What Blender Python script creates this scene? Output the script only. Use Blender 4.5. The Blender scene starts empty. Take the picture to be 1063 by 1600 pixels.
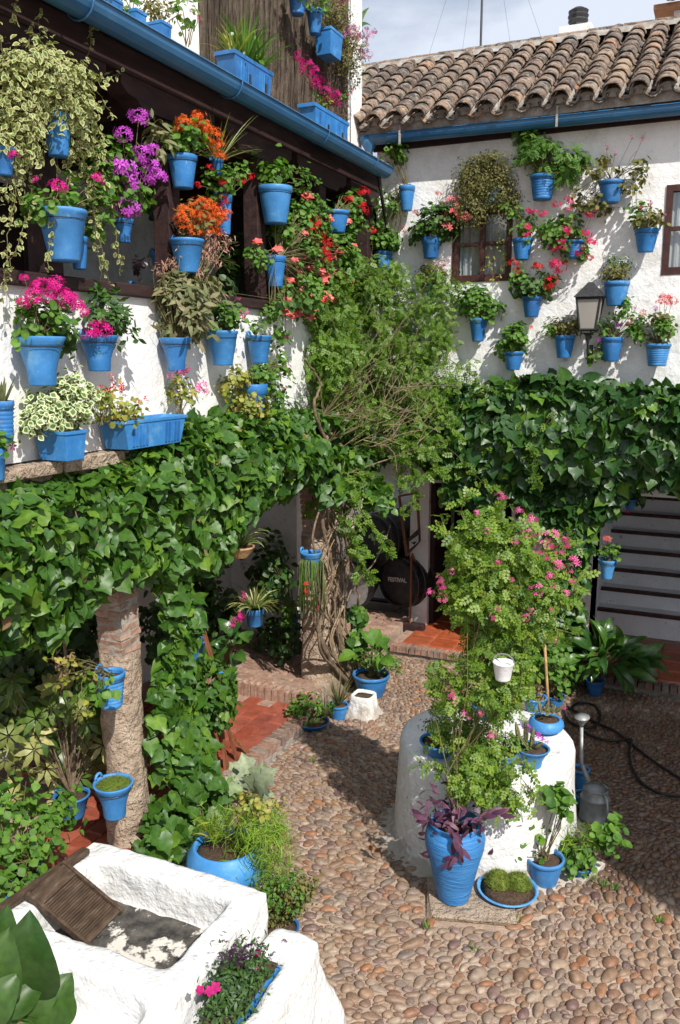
import bpy, math, random
import numpy as np
from mathutils import Vector, Matrix, noise as mnoise

random.seed(7)
RNG = np.random.default_rng(7)
scene = bpy.context.scene
COL = scene.collection

# ------------------------------------------------------------------ camera
EYE = 3.3
YAW = math.radians(24.5)
PITCH = math.radians(10.6)
FPX = 1304.0                       # focal length in photograph pixels (1063 x 1600)
cam_data = bpy.data.cameras.new('camera')
cam = bpy.data.objects.new('camera', cam_data)
COL.objects.link(cam)
cam_data.sensor_fit = 'VERTICAL'
cam_data.sensor_height = 36.0
cam_data.lens = 36.0 * FPX / 1600.0
cam_data.clip_end = 500
cam_data.clip_start = 0.05
cam.location = (0, 0, EYE)
cam.rotation_euler = (math.radians(90) - PITCH, 0, YAW)
scene.camera = cam

# ------------------------------------------------------------------ sun, sky, exposure
SUNV = Vector((0.80, -0.66, 1.0)).normalized()       # towards the sun
sun_el = math.asin(SUNV.z)
sun_az = math.atan2(SUNV.x, SUNV.y)
sl = bpy.data.lights.new('sun', 'SUN')
sl.energy = 5.0
sl.angle = math.radians(0.55)
sl.color = (1.0, 0.955, 0.88)
so = bpy.data.objects.new('sun', sl)
COL.objects.link(so)
so.rotation_euler = (-SUNV).to_track_quat('-Z', 'Y').to_euler()
so.location = (4, -4, 12)

world = bpy.data.worlds.new('World')
scene.world = world
world.use_nodes = True
wn = world.node_tree.nodes
wl = world.node_tree.links
wn.clear()
wout = wn.new('ShaderNodeOutputWorld')
bg1 = wn.new('ShaderNodeBackground'); bg1.inputs['Strength'].default_value = 0.10
sky = wn.new('ShaderNodeTexSky'); sky.sky_type = 'NISHITA'
sky.sun_disc = False
sky.sun_elevation = sun_el
sky.sun_rotation = sun_az
sky.air_density = 1.0; sky.dust_density = 1.5
wl.new(sky.outputs[0], bg1.inputs['Color'])
bg2 = wn.new('ShaderNodeBackground')
bg2.inputs['Color'].default_value = (0.80, 0.87, 1.0, 1)
bg2.inputs['Strength'].default_value = 0.88
tc = wn.new('ShaderNodeTexCoord')
mp = wn.new('ShaderNodeMapping'); mp.inputs['Scale'].default_value = (1.2, 1.2, 3.2)
nz = wn.new('ShaderNodeTexNoise'); nz.inputs['Scale'].default_value = 2.6; nz.inputs['Detail'].default_value = 7; nz.inputs['Roughness'].default_value = 0.55
rp = wn.new('ShaderNodeValToRGB'); rp.color_ramp.elements[0].position = 0.26; rp.color_ramp.elements[1].position = 0.56
wl.new(tc.outputs['Generated'], mp.inputs[0]); wl.new(mp.outputs[0], nz.inputs['Vector']); wl.new(nz.outputs[0], rp.inputs[0])
mx = wn.new('ShaderNodeMixShader')
wl.new(rp.outputs[0], mx.inputs[0]); wl.new(bg1.outputs[0], mx.inputs[1]); wl.new(bg2.outputs[0], mx.inputs[2])
wl.new(mx.outputs[0], wout.inputs[0])

scene.view_settings.view_transform = 'Standard'
scene.view_settings.look = 'None'
scene.view_settings.exposure = 0.16
scene.view_settings.gamma = 1.0
scene.view_settings.use_curve_mapping = False
scene.render.engine = 'CYCLES'
scene.cycles.max_bounces = 8
scene.cycles.diffuse_bounces = 5
scene.cycles.glossy_bounces = 2
scene.cycles.transparent_max_bounces = 6
scene.cycles.transmission_bounces = 3
scene.cycles.caustics_reflective = False
scene.cycles.caustics_refractive = False

# ------------------------------------------------------------------ where a pixel's ray meets a plane of the place
_sp, _cp = math.sin(PITCH), math.cos(PITCH)
_hx, _hy = -math.sin(YAW), math.cos(YAW)
_rx, _ry = math.cos(YAW), math.sin(YAW)
def ray(px, py):
    u = (px - 531.5) / FPX; v = (800 - py) / FPX
    f = _cp + v * _sp
    return np.array([_hx * f + _rx * u, _hy * f + _ry * u, -_sp + v * _cp])
ORG = np.array([0, 0, EYE])
def onX(px, py, X):
    d = ray(px, py); return ORG + d * (X / d[0])
def onY(px, py, Y):
    d = ray(px, py); return ORG + d * (Y / d[1])
def onZ(px, py, Z):
    d = ray(px, py); return ORG + d * ((Z - EYE) / d[2])
FWD = np.array([_hx * _cp, _hy * _cp, -_sp])
def depth(p): return float(np.dot(np.asarray(p) - ORG, FWD))
def mpp(p): return depth(p) / FPX         # metres per photograph pixel at a point
def proj(p):
    p = np.asarray(p, float) - ORG
    t = p @ FWD
    up = np.array([_hx * _sp, _hy * _sp, _cp]); rt = np.array([_rx, _ry, 0])
    return 531.5 + FPX * (p @ rt) / t, 800 - FPX * (p @ up) / t, t

XW = -3.40      # plane of the gallery wall on the left
YW = 8.35       # plane of the far wall

# ------------------------------------------------------------------ materials
def new_mat(name):
    m = bpy.data.materials.new(name); m.use_nodes = True
    nt = m.node_tree; nt.nodes.clear()
    out = nt.nodes.new('ShaderNodeOutputMaterial')
    return m, nt, out
def N(nt, t, **kw):
    n = nt.nodes.new(t)
    for k, v in kw.items():
        if k in n.inputs: n.inputs[k].default_value = v
        else: setattr(n, k, v)
    return n
def ramp(nt, stops, interp='LINEAR'):
    r = nt.nodes.new('ShaderNodeValToRGB'); cr = r.color_ramp; cr.interpolation = interp
    while len(cr.elements) < len(stops): cr.elements.new(0.5)
    for e, (p, c) in zip(cr.elements, stops):
        e.position = p; e.color = (c[0], c[1], c[2], 1)
    return r
def tint_value(nt):
    at = N(nt, 'ShaderNodeAttribute', attribute_name='col')
    sep = N(nt, 'ShaderNodeSeparateColor')
    nt.links.new(at.outputs['Color'], sep.inputs[0])
    oi = N(nt, 'ShaderNodeObjectInfo')
    ad = N(nt, 'ShaderNodeMath', operation='ADD'); fr = N(nt, 'ShaderNodeMath', operation='FRACT')
    nt.links.new(sep.outputs[0], ad.inputs[0]); nt.links.new(oi.outputs['Random'], ad.inputs[1]); nt.links.new(ad.outputs[0], fr.inputs[0])
    return fr.outputs[0], sep.outputs[1]
def bump(nt, height, strength, dist, prev=None):
    b = N(nt, 'ShaderNodeBump'); b.inputs['Strength'].default_value = strength; b.inputs['Distance'].default_value = dist
    nt.links.new(height, b.inputs['Height'])
    if prev: nt.links.new(prev, b.inputs['Normal'])
    return b.outputs[0]
def noise(nt, scale, detail=4, rough=0.5, vec=None, dist=0.0):
    n = N(nt, 'ShaderNodeTexNoise'); n.inputs['Scale'].default_value = scale; n.inputs['Detail'].default_value = detail
    n.inputs['Roughness'].default_value = rough; n.inputs['Distortion'].default_value = dist
    if vec is None:
        g = N(nt, 'ShaderNodeNewGeometry'); vec = g.outputs['Position']
    nt.links.new(vec, n.inputs['Vector'])
    return n
def objvec(nt, scale=(1, 1, 1)):
    t = N(nt, 'ShaderNodeTexCoord'); m = N(nt, 'ShaderNodeMapping'); m.inputs['Scale'].default_value = scale
    nt.links.new(t.outputs['Object'], m.inputs[0]); return m.outputs[0]
def mixc(nt, fac, a, b, blend='MIX'):
    m = N(nt, 'ShaderNodeMix', data_type='RGBA', blend_type=blend)
    if isinstance(fac, (int, float)): m.inputs[0].default_value = fac
    else: nt.links.new(fac, m.inputs[0])
    for i, x in ((6, a), (7, b)):
        if isinstance(x, tuple): m.inputs[i].default_value = (x[0], x[1], x[2], 1)
        else: nt.links.new(x, m.inputs[i])
    return m.outputs[2]

def leaf_mat(name, cols, rough=0.42, trans=0.30, margin=None, spec=0.5, tcol=None, gain=1.25):
    """cols: colours over the leaf-to-leaf variation; margin: cream edge colour for variegated leaves"""
    m, nt, out = new_mat(name)
    t, edge = tint_value(nt)
    cols = [tuple(min(.85, x * gain) for x in c) for c in cols]
    r = ramp(nt, [(i / (len(cols) - 1), c) for i, c in enumerate(cols)])
    nt.links.new(t, r.inputs[0])
    colr = r.outputs[0]
    if margin:
        th = ramp(nt, [(0.52, (0, 0, 0)), (0.72, (1, 1, 1))]); nt.links.new(edge, th.inputs[0])
        colr = mixc(nt, th.outputs[0], colr, margin)
    else:
        th = ramp(nt, [(0.0, (1.35, 1.3, 1.1)), (0.25, (1, 1, 1)), (1.0, (0.9, 0.9, 0.9))]); nt.links.new(edge, th.inputs[0])
        colr = mixc(nt, 0.6, colr, th.outputs[0], 'MULTIPLY')
    n1 = noise(nt, 35, 2)
    v = ramp(nt, [(0.3, (0.78, 0.78, 0.78)), (0.7, (1.2, 1.2, 1.15))]); nt.links.new(n1.outputs[0], v.inputs[0])
    colr = mixc(nt, 1.0, colr, v.outputs[0], 'MULTIPLY')
    p = N(nt, 'ShaderNodeBsdfPrincipled'); nt.links.new(colr, p.inputs['Base Color'])
    p.inputs['Roughness'].default_value = rough; p.inputs['Specular IOR Level'].default_value = spec
    tr = N(nt, 'ShaderNodeBsdfTranslucent')
    tc_ = mixc(nt, 1.0, colr, tcol or (1.5, 1.7, 0.6), 'MULTIPLY')
    nt.links.new(tc_, tr.inputs['Color'])
    mxs = N(nt, 'ShaderNodeMixShader'); mxs.inputs[0].default_value = trans
    nt.links.new(p.outputs[0], mxs.inputs[1]); nt.links.new(tr.outputs[0], mxs.inputs[2])
    nt.links.new(mxs.outputs[0], out.inputs[0])
    return m

def flower_mat(name, cols, trans=0.25):
    m, nt, out = new_mat(name)
    t, edge = tint_value(nt)
    r = ramp(nt, [(i / max(1, len(cols) - 1), c) for i, c in enumerate(cols)]); nt.links.new(t, r.inputs[0])
    p = N(nt, 'ShaderNodeBsdfPrincipled'); nt.links.new(r.outputs[0], p.inputs['Base Color'])
    p.inputs['Roughness'].default_value = 0.6; p.inputs['Specular IOR Level'].default_value = 0.25
    tr = N(nt, 'ShaderNodeBsdfTranslucent'); nt.links.new(r.outputs[0], tr.inputs['Color'])
    mxs = N(nt, 'ShaderNodeMixShader'); mxs.inputs[0].default_value = trans
    nt.links.new(p.outputs[0], mxs.inputs[1]); nt.links.new(tr.outputs[0], mxs.inputs[2]); nt.links.new(mxs.outputs[0], out.inputs[0])
    return m

def add_dark_patch(nt, colr, p):  # darkens the colour and lowers the roughness inside a noise-edged oval
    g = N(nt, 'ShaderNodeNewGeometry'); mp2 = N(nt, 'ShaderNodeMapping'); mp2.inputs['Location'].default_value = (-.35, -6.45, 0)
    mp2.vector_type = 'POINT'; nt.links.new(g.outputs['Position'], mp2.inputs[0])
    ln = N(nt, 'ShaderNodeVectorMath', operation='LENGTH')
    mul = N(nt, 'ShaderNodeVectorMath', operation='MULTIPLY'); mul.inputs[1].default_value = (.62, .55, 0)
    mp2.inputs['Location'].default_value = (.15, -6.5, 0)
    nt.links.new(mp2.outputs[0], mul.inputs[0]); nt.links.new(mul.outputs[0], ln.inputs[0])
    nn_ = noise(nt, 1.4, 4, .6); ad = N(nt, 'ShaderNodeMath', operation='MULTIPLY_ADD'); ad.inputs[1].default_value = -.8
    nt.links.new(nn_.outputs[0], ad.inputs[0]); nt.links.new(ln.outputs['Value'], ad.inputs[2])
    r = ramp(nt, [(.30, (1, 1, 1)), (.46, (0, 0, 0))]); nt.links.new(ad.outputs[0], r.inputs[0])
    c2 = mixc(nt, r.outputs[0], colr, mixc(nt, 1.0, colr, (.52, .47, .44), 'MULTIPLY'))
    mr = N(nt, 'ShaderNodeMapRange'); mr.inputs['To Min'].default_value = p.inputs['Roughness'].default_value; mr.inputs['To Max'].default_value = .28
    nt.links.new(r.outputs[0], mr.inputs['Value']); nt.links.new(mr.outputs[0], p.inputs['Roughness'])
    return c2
def foot_dirt(nt, c):
    g = N(nt, 'ShaderNodeNewGeometry'); sx = N(nt, 'ShaderNodeSeparateXYZ'); nt.links.new(g.outputs['Position'], sx.inputs[0])
    nn_ = noise(nt, 7, 5, .65); ma = N(nt, 'ShaderNodeMath', operation='MULTIPLY_ADD'); ma.inputs[1].default_value = -.42; nt.links.new(nn_.outputs[0], ma.inputs[0]); nt.links.new(sx.outputs[2], ma.inputs[2])
    r = ramp(nt, [(.0, (.75, .75, .75)), (.06, (0, 0, 0))]); sh = N(nt, 'ShaderNodeMath', operation='ADD'); sh.inputs[1].default_value = .16; nt.links.new(ma.outputs[0], sh.inputs[0]); nt.links.new(sh.outputs[0], r.inputs[0])
    return mixc(nt, r.outputs[0], c, (.34, .28, .22))
def surf(name, stops, scale=8, detail=5, rough=0.8, bumps=((60, 0.3, 0.004),), stretch=(1, 1, 1), local=False, spec=0.3,
         speck=None, use_tint=False, metallic=0.0, dark_patch=False, vary=False):
    m, nt, out = new_mat(name)
    vec = objvec(nt, stretch) if (local or stretch != (1, 1, 1)) else None
    n1 = noise(nt, scale, detail, 0.6, vec)
    r = ramp(nt, stops)
    if use_tint:
        t, e = tint_value(nt)
        nt.links.new(t, r.inputs[0])
        v = ramp(nt, [(0.3, (0.7, 0.7, 0.7)), (0.7, (1.25, 1.25, 1.25))]); nt.links.new(n1.outputs[0], v.inputs[0])
        c = mixc(nt, 1.0, r.outputs[0], v.outputs[0], 'MULTIPLY')
    else:
        nt.links.new(n1.outputs[0], r.inputs[0]); c = r.outputs[0]
    for sp in (speck or []):
        sc_, lo, hi, colr, amt = sp
        n2 = noise(nt, sc_, 5, 0.65, vec)
        th = ramp(nt, [(lo, (0, 0, 0)), (hi, (amt, amt, amt))]); nt.links.new(n2.outputs[0], th.inputs[0])
        c = mixc(nt, th.outputs[0], c, colr)
    if vary:
        oi = N(nt, 'ShaderNodeObjectInfo'); rv = ramp(nt, [(0, (.70, .74, .80)), (.35, (1, 1, 1)), (.7, (1.0, 1.12, 1.12)), (1, (1.6, 1.35, 1.18))]); nt.links.new(oi.outputs['Random'], rv.inputs[0]); c = mixc(nt, 1.0, c, rv.outputs[0], 'MULTIPLY')
    p = N(nt, 'ShaderNodeBsdfPrincipled')
    p.inputs['Roughness'].default_value = rough; p.inputs['Specular IOR Level'].default_value = spec; p.inputs['Metallic'].default_value = metallic
    if dark_patch: c = add_dark_patch(nt, c, p)
    if name in ('thick_limewash', 'whitewash', 'weathered_whitewash'): c = foot_dirt(nt, c)
    nt.links.new(c, p.inputs['Base Color'])
    prev = None
    for sc_, st, di in bumps:
        nb = noise(nt, sc_, 4, 0.6, vec); prev = bump(nt, nb.outputs[0], st, di, prev)
    if prev: nt.links.new(prev, p.inputs['Normal'])
    nt.links.new(p.outputs[0], out.inputs[0])
    return m

M = {}
M['plaster'] = surf('whitewash', [(0.25, (0.70, 0.69, 0.67)), (0.5, (0.80, 0.80, 0.79)), (1, (0.86, 0.86, 0.85))], 3, 6, 0.85,
                    ((5, 0.35, 0.05), (38, 0.35, 0.012), (160, 0.2, 0.003)), speck=[(2.3, 0.60, 0.74, (0.50, 0.48, 0.44), 0.55), (24, 0.69, 0.78, (0.36, 0.34, 0.30), 0.5)])
M['plaster_old'] = surf('weathered_whitewash', [(0.25, (0.68, 0.67, 0.65)), (0.5, (0.82, 0.82, 0.81)), (1, (0.87, 0.87, 0.86))], 3, 6, 0.88,
                    ((4, 0.4, 0.06), (30, 0.45, 0.015), (150, 0.25, 0.003)),
                    speck=[(1.6, 0.52, 0.70, (0.45, 0.43, 0.38), 0.6), (9, 0.60, 0.72, (0.30, 0.28, 0.25), 0.55), (50, 0.66, 0.76, (0.22, 0.20, 0.18), 0.5)])
M['lime'] = surf('thick_limewash', [(0.2, (0.60, 0.59, 0.57)), (0.6, (0.71, 0.71, 0.70)), (1, (0.76, 0.76, 0.76))], 5, 5, 0.85,
                 ((6, 0.6, 0.045), (24, 0.5, 0.016), (110, 0.25, 0.003)), speck=[(30, 0.66, 0.74, (0.36, 0.33, 0.29), 0.7), (3, 0.58, 0.72, (0.58, 0.55, 0.50), 0.6)])
M['basin_floor'] = surf('basin_bottom', [(0.35, (0.025, 0.023, 0.022)), (0.55, (0.085, 0.078, 0.068)), (0.8, (0.17, 0.15, 0.13))], 14, 7, 0.9, ((60, 0.5, 0.006),),
                 speck=[(5, 0.565, 0.605, (0.62, 0.58, 0.52), 1.0), (60, 0.64, 0.70, (0.03, 0.03, 0.03), 0.8)])
M['blue'] = surf('blue_pot_paint', vary=True, stops= [(0.3, (0.024, 0.135, 0.36)), (0.55, (0.034, 0.175, 0.45)), (0.8, (0.055, 0.225, 0.52))], scale=9, detail=4, rough=0.48,
    bumps=((60, 0.25, 0.004), (12, 0.25, 0.01)), spec=0.4, speck=[(34, 0.66, 0.74, (0.30, 0.42, 0.55), 0.7), (9, 0.56, 0.74, (0.10, 0.26, 0.46), 0.8), (16, 0.64, 0.72, (0.16, 0.17, 0.18), 0.5), (60, 0.72, 0.76, (0.40, 0.24, 0.14), 0.9)])
M['blue_light'] = surf('light_blue_pot_paint', vary=True, stops= [(0.3, (0.040, 0.185, 0.44)), (0.55, (0.06, 0.235, 0.54)), (0.8, (0.10, 0.30, 0.60))], scale=9, detail=4, rough=0.5,
    bumps=((70, 0.3, 0.004), (9, 0.25, 0.01)), spec=0.4, speck=[(22, 0.64, 0.74, (0.45, 0.55, 0.65), 0.7), (9, 0.56, 0.74, (0.12, 0.32, 0.55), 0.8), (50, 0.71, 0.76, (0.42, 0.26, 0.16), 0.9)])
M['blue_jar'] = surf('brushed_blue_clay', [(0.3, (0.028, 0.16, 0.42)), (0.55, (0.045, 0.22, 0.53)), (0.8, (0.08, 0.30, 0.62))], 7, 5, 0.5,
                 ((9, 0.9, 0.012), (40, 0.5, 0.004)), stretch=(1, 1, 9), spec=0.4, speck=[(60, 0.70, 0.8, (0.4, 0.5, 0.6), 0.5), (4, 0.58, 0.75, (0.12, 0.36, 0.62), 0.7)])
M['gutter'] = surf('blue_gutter_paint', [(0.3, (0.020, 0.10, 0.22)), (0.7, (0.036, 0.15, 0.31))], 3, 4, 0.4, ((30, 0.1, 0.003),), spec=0.5,
                 speck=[(6, 0.62, 0.75, (0.10, 0.22, 0.32), 0.5)])
M['wood_dark'] = surf('dark_brown_wood', [(0.3, (0.018, 0.009, 0.009)), (0.6, (0.040, 0.020, 0.019)), (0.85, (0.075, 0.045, 0.038))], 6, 6, 0.7,
                 ((12, 0.5, 0.01), (60, 0.3, 0.003)), stretch=(3, 0.6, 3))
M['wood_old'] = surf('weathered_wood', [(0.3, (0.028, 0.017, 0.010)), (0.55, (0.075, 0.048, 0.030)), (0.8, (0.15, 0.11, 0.08))], 10, 6, 0.8,
                 ((18, 0.6, 0.006), (90, 0.3, 0.002)), stretch=(4, 1, 4), local=True)
M['board_dark'] = surf('dark_wet_wood', [(0.3, (0.025, 0.014, 0.008)), (0.7, (0.075, 0.042, 0.026))], 10, 6, 0.8, ((30, 0.5, 0.004),))
M['wood_red'] = surf('red_brown_wood', [(0.3, (0.13, 0.045, 0.022)), (0.6, (0.24, 0.09, 0.045)), (0.85, (0.33, 0.15, 0.08))], 8, 5, 0.6,
                 ((18, 0.4, 0.004),), stretch=(6, 6, 1), local=True)
M['window_wood'] = surf('brown_window_paint', [(0.3, (0.030, 0.010, 0.009)), (0.7, (0.085, 0.035, 0.028))], 12, 5, 0.55, ((40, 0.4, 0.004),))
M['cane'] = surf('heather_screen', [(0.2, (0.05, 0.036, 0.026)), (0.5, (0.15, 0.115, 0.085)), (0.85, (0.30, 0.25, 0.20))], 9, 7, 0.95,
                 ((22, 1.0, 0.03), (90, 0.6, 0.008)), stretch=(8, 8, 0.9), local=True)
M['tile_roof'] = surf('old_roof_clay', [(0.0, (0.13, 0.10, 0.085)), (0.3, (0.22, 0.155, 0.115)), (0.55, (0.29, 0.20, 0.145)), (0.75, (0.18, 0.145, 0.12)), (0.9, (0.34, 0.245, 0.17)), (1, (0.38, 0.20, 0.12))], 14, 5, 0.95,
                 ((30, 0.8, 0.014), (110, 0.5, 0.004)), use_tint=True,
                 speck=[(11, 0.48, 0.58, (0.055, 0.050, 0.045), 0.9), (24, 0.55, 0.64, (0.36, 0.345, 0.31), 0.8), (17, 0.68, 0.74, (0.40, 0.26, 0.06), 0.6)])
M['mortar_old'] = surf('grey_mortar', [(0.3, (0.20, 0.175, 0.15)), (0.7, (0.42, 0.39, 0.35))], 12, 6, 0.95, ((25, 0.7, 0.02), (90, 0.4, 0.004)))
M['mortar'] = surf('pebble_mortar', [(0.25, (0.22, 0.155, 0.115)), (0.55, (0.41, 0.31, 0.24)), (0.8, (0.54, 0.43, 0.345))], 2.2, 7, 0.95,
                 ((14, 0.7, 0.03), (70, 0.6, 0.008)), dark_patch=True, speck=[(80, 0.60, 0.70, (0.12, 0.08, 0.06), 0.6)])
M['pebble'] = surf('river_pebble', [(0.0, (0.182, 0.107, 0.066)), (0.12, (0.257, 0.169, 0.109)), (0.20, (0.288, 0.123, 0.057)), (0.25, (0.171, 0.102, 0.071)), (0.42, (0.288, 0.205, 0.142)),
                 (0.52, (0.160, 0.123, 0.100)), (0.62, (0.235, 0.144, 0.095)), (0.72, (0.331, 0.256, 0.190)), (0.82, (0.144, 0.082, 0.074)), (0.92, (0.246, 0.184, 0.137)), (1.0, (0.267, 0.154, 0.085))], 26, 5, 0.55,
                 ((90, 0.3, 0.003),), use_tint=True, spec=0.45, dark_patch=True, speck=[(34, 0.56, 0.70, (0.33, 0.27, 0.22), 0.55), (70, 0.60, 0.70, (0.09, 0.06, 0.05), 0.5)])
M['brick'] = surf('worn_kerb_brick', [(0.0, (0.17, 0.12, 0.10)), (0.5, (0.30, 0.17, 0.12)), (1.0, (0.25, 0.20, 0.165))], 20, 5, 0.9, ((40, 0.6, 0.008),), use_tint=True,
                 speck=[(8, 0.5, 0.65, (0.16, 0.13, 0.115), 0.7), (30, 0.6, 0.7, (0.42, 0.36, 0.30), 0.6)])
M['column_brick'] = surf('thin_column_brick', [(0.0, (0.27, 0.16, 0.115)), (0.5, (0.36, 0.22, 0.16)), (1.0, (0.30, 0.20, 0.15))], 20, 5, 0.9, ((50, 0.6, 0.008),), use_tint=True,
                 speck=[(14, 0.52, 0.66, (0.42, 0.33, 0.26), 0.6)])
M['red_tile'] = surf('red_floor_tile', [(0.0, (0.25, 0.058, 0.032)), (0.4, (0.32, 0.075, 0.038)), (0.7, (0.23, 0.062, 0.042)), (1.0, (0.35, 0.095, 0.055))], 9, 5, 0.55, ((60, 0.25, 0.003),), use_tint=True, spec=0.4,
                 speck=[(5, 0.60, 0.74, (0.42, 0.28, 0.23), 0.45)])
M['orange_tile'] = surf('polished_orange_tile', [(0.0, (0.33, 0.075, 0.028)), (0.5, (0.38, 0.09, 0.035)), (1.0, (0.31, 0.08, 0.035))], 9, 4, 0.4, ((60, 0.15, 0.002),), use_tint=True, spec=0.5)
M['grout'] = surf('tile_grout', [(0.3, (0.26, 0.15, 0.11)), (0.7, (0.42, 0.30, 0.24))], 20, 4, 0.95, ((60, 0.3, 0.004),))
M['stone'] = surf('pink_column_stone', [(0.25, (0.22, 0.165, 0.12)), (0.5, (0.43, 0.33, 0.245)), (0.8, (0.58, 0.47, 0.36))], 8, 8, 0.95,
                 ((9, 1.0, 0.08), (34, 1.0, 0.03), (130, 0.7, 0.006)), speck=[(11, 0.60, 0.70, (0.46, 0.24, 0.10), 0.5)])
M['soil'] = surf('potting_soil', [(0.3, (0.035, 0.022, 0.014)), (0.7, (0.11, 0.07, 0.045))], 60, 5, 0.95, ((80, 0.9, 0.01),))
M['bark'] = surf('vine_bark', [(0.3, (0.10, 0.065, 0.04)), (0.6, (0.22, 0.16, 0.11)), (0.85, (0.34, 0.27, 0.19))], 30, 5, 0.9, ((60, 0.8, 0.006),))
M['stem'] = surf('green_brown_stem', [(0.3, (0.09, 0.085, 0.03)), (0.7, (0.20, 0.16, 0.08))], 20, 3, 0.7, ())
M['twig'] = surf('pale_twig', [(0.3, (0.20, 0.14, 0.08)), (0.7, (0.38, 0.30, 0.20))], 20, 3, 0.8, ())
M['black'] = surf('black_rubber', [(0.3, (0.010, 0.010, 0.010)), (0.7, (0.022, 0.021, 0.020))], 20, 3, 0.45, ())
M['iron'] = surf('black_iron', [(0.3, (0.015, 0.015, 0.016)), (0.7, (0.04, 0.04, 0.042))], 30, 4, 0.45, ((80, 0.4, 0.003),), spec=0.5)
M['zinc'] = surf('galvanised_zinc', [(0.3, (0.22, 0.23, 0.23)), (0.7, (0.38, 0.39, 0.39))], 16, 4, 0.42, ((60, 0.2, 0.002),), metallic=0.35)
M['copper'] = surf('copper', [(0.3, (0.36, 0.19, 0.12)), (0.7, (0.55, 0.33, 0.22))], 16, 4, 0.35, (), metallic=0.8)
M['bamboo'] = surf('bamboo', [(0.3, (0.34, 0.20, 0.08)), (0.7, (0.52, 0.35, 0.16))], 20, 3, 0.5, ())
M['barrel'] = surf('black_barrel_paint', [(0.3, (0.010, 0.009, 0.009)), (0.7, (0.030, 0.027, 0.026))], 12, 5, 0.45, ((40, 0.3, 0.003),))
M['barrel_head'] = surf('dark_barrel_head', [(0.3, (0.030, 0.028, 0.030)), (0.7, (0.065, 0.060, 0.062))], 12, 5, 0.4, ((40, 0.3, 0.003),))
M['barrel_grey'] = surf('grey_barrel_head', [(0.3, (0.12, 0.11, 0.11)), (0.7, (0.20, 0.18, 0.18))], 12, 5, 0.5, ((40, 0.3, 0.003),))
M['letter'] = surf('off_white_lettering', [(0.3, (0.62, 0.60, 0.55)), (0.7, (0.75, 0.73, 0.68))], 12, 5, 0.6, ())
M['terracotta'] = surf('terracotta', [(0.3, (0.34, 0.17, 0.085)), (0.7, (0.50, 0.28, 0.16))], 16, 5, 0.85, ((50, 0.4, 0.004),))
M['basket'] = surf('clay_basket', [(0.3, (0.33, 0.19, 0.09)), (0.7, (0.52, 0.33, 0.17))], 30, 5, 0.85, ((50, 0.6, 0.006),))
M['redwood'] = surf('dark_red_paint', [(0.3, (0.07, 0.010, 0.008)), (0.7, (0.13, 0.022, 0.016))], 8, 4, 0.5, ())
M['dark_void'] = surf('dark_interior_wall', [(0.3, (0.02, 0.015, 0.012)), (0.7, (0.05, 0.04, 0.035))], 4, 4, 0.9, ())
M['step'] = surf('grey_painted_riser', [(0.3, (0.70, 0.71, 0.73)), (0.7, (0.82, 0.82, 0.83))], 7, 6, 0.75, ((30, 0.4, 0.01),), speck=[(14, 0.60, 0.72, (0.24, 0.23, 0.23), 0.7)])
M['curtain'] = surf('white_net_curtain', [(0.3, (0.42, 0.42, 0.41)), (0.7, (0.66, 0.66, 0.64))], 6, 4, 0.9, ((30, 0.5, 0.01),), stretch=(14, 1, 1))
MOSS = leaf_mat('moss', [(0.05, 0.09, 0.012), (0.12, 0.17, 0.02), (0.18, 0.20, 0.03)], 0.8, 0.2)
def glass_mat(name, tint=(0.9, 0.92, 0.92), alpha=0.35, rough=0.08):
    m, nt, out = new_mat(name)
    g = N(nt, 'ShaderNodeBsdfGlossy'); g.inputs['Roughness'].default_value = rough
    t = N(nt, 'ShaderNodeBsdfTransparent'); t.inputs['Color'].default_value = (*tint, 1)
    mx_ = N(nt, 'ShaderNodeMixShader'); mx_.inputs[0].default_value = alpha
    nt.links.new(t.outputs[0], mx_.inputs[1]); nt.links.new(g.outputs[0], mx_.inputs[2]); nt.links.new(mx_.outputs[0], out.inputs[0])
    return m
M['glass'] = glass_mat('window_glass', alpha=0.12)
def frost():
    m, nt, out = new_mat('frosted_glass')
    d = N(nt, 'ShaderNodeBsdfDiffuse'); d.inputs['Color'].default_value = (0.55, 0.52, 0.48, 1)
    t = N(nt, 'ShaderNodeBsdfTranslucent'); t.inputs['Color'].default_value = (0.7, 0.66, 0.60, 1)
    mx_ = N(nt, 'ShaderNodeMixShader'); mx_.inputs[0].default_value = 0.5
    nt.links.new(d.outputs[0], mx_.inputs[1]); nt.links.new(t.outputs[0], mx_.inputs[2]); nt.links.new(mx_.outputs[0], out.inputs[0])
    return m
M['frost'] = frost()

L_ = {}
L_['ivy'] = leaf_mat('ivy_leaf', [(0.022, 0.070, 0.010), (0.046, 0.118, 0.013), (0.028, 0.084, 0.011), (0.060, 0.138, 0.014), (0.034, 0.094, 0.012), (0.11, 0.20, 0.018), (0.044, 0.108, 0.012), (0.030, 0.086, 0.011)], 0.45, 0.24, spec=0.5)
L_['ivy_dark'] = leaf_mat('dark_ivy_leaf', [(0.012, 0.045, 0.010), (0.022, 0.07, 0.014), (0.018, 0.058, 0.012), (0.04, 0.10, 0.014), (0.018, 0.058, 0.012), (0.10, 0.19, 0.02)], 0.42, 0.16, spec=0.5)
L_['geranium'] = leaf_mat('geranium_leaf', [(0.035, 0.10, 0.012), (0.07, 0.16, 0.015), (0.10, 0.20, 0.02), (0.05, 0.13, 0.015)], 0.6, 0.3)
L_['geranium_dark'] = leaf_mat('dark_geranium_leaf', [(0.02, 0.06, 0.012), (0.04, 0.10, 0.015), (0.07, 0.14, 0.02), (0.03, 0.08, 0.015)], 0.6, 0.25)
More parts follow.
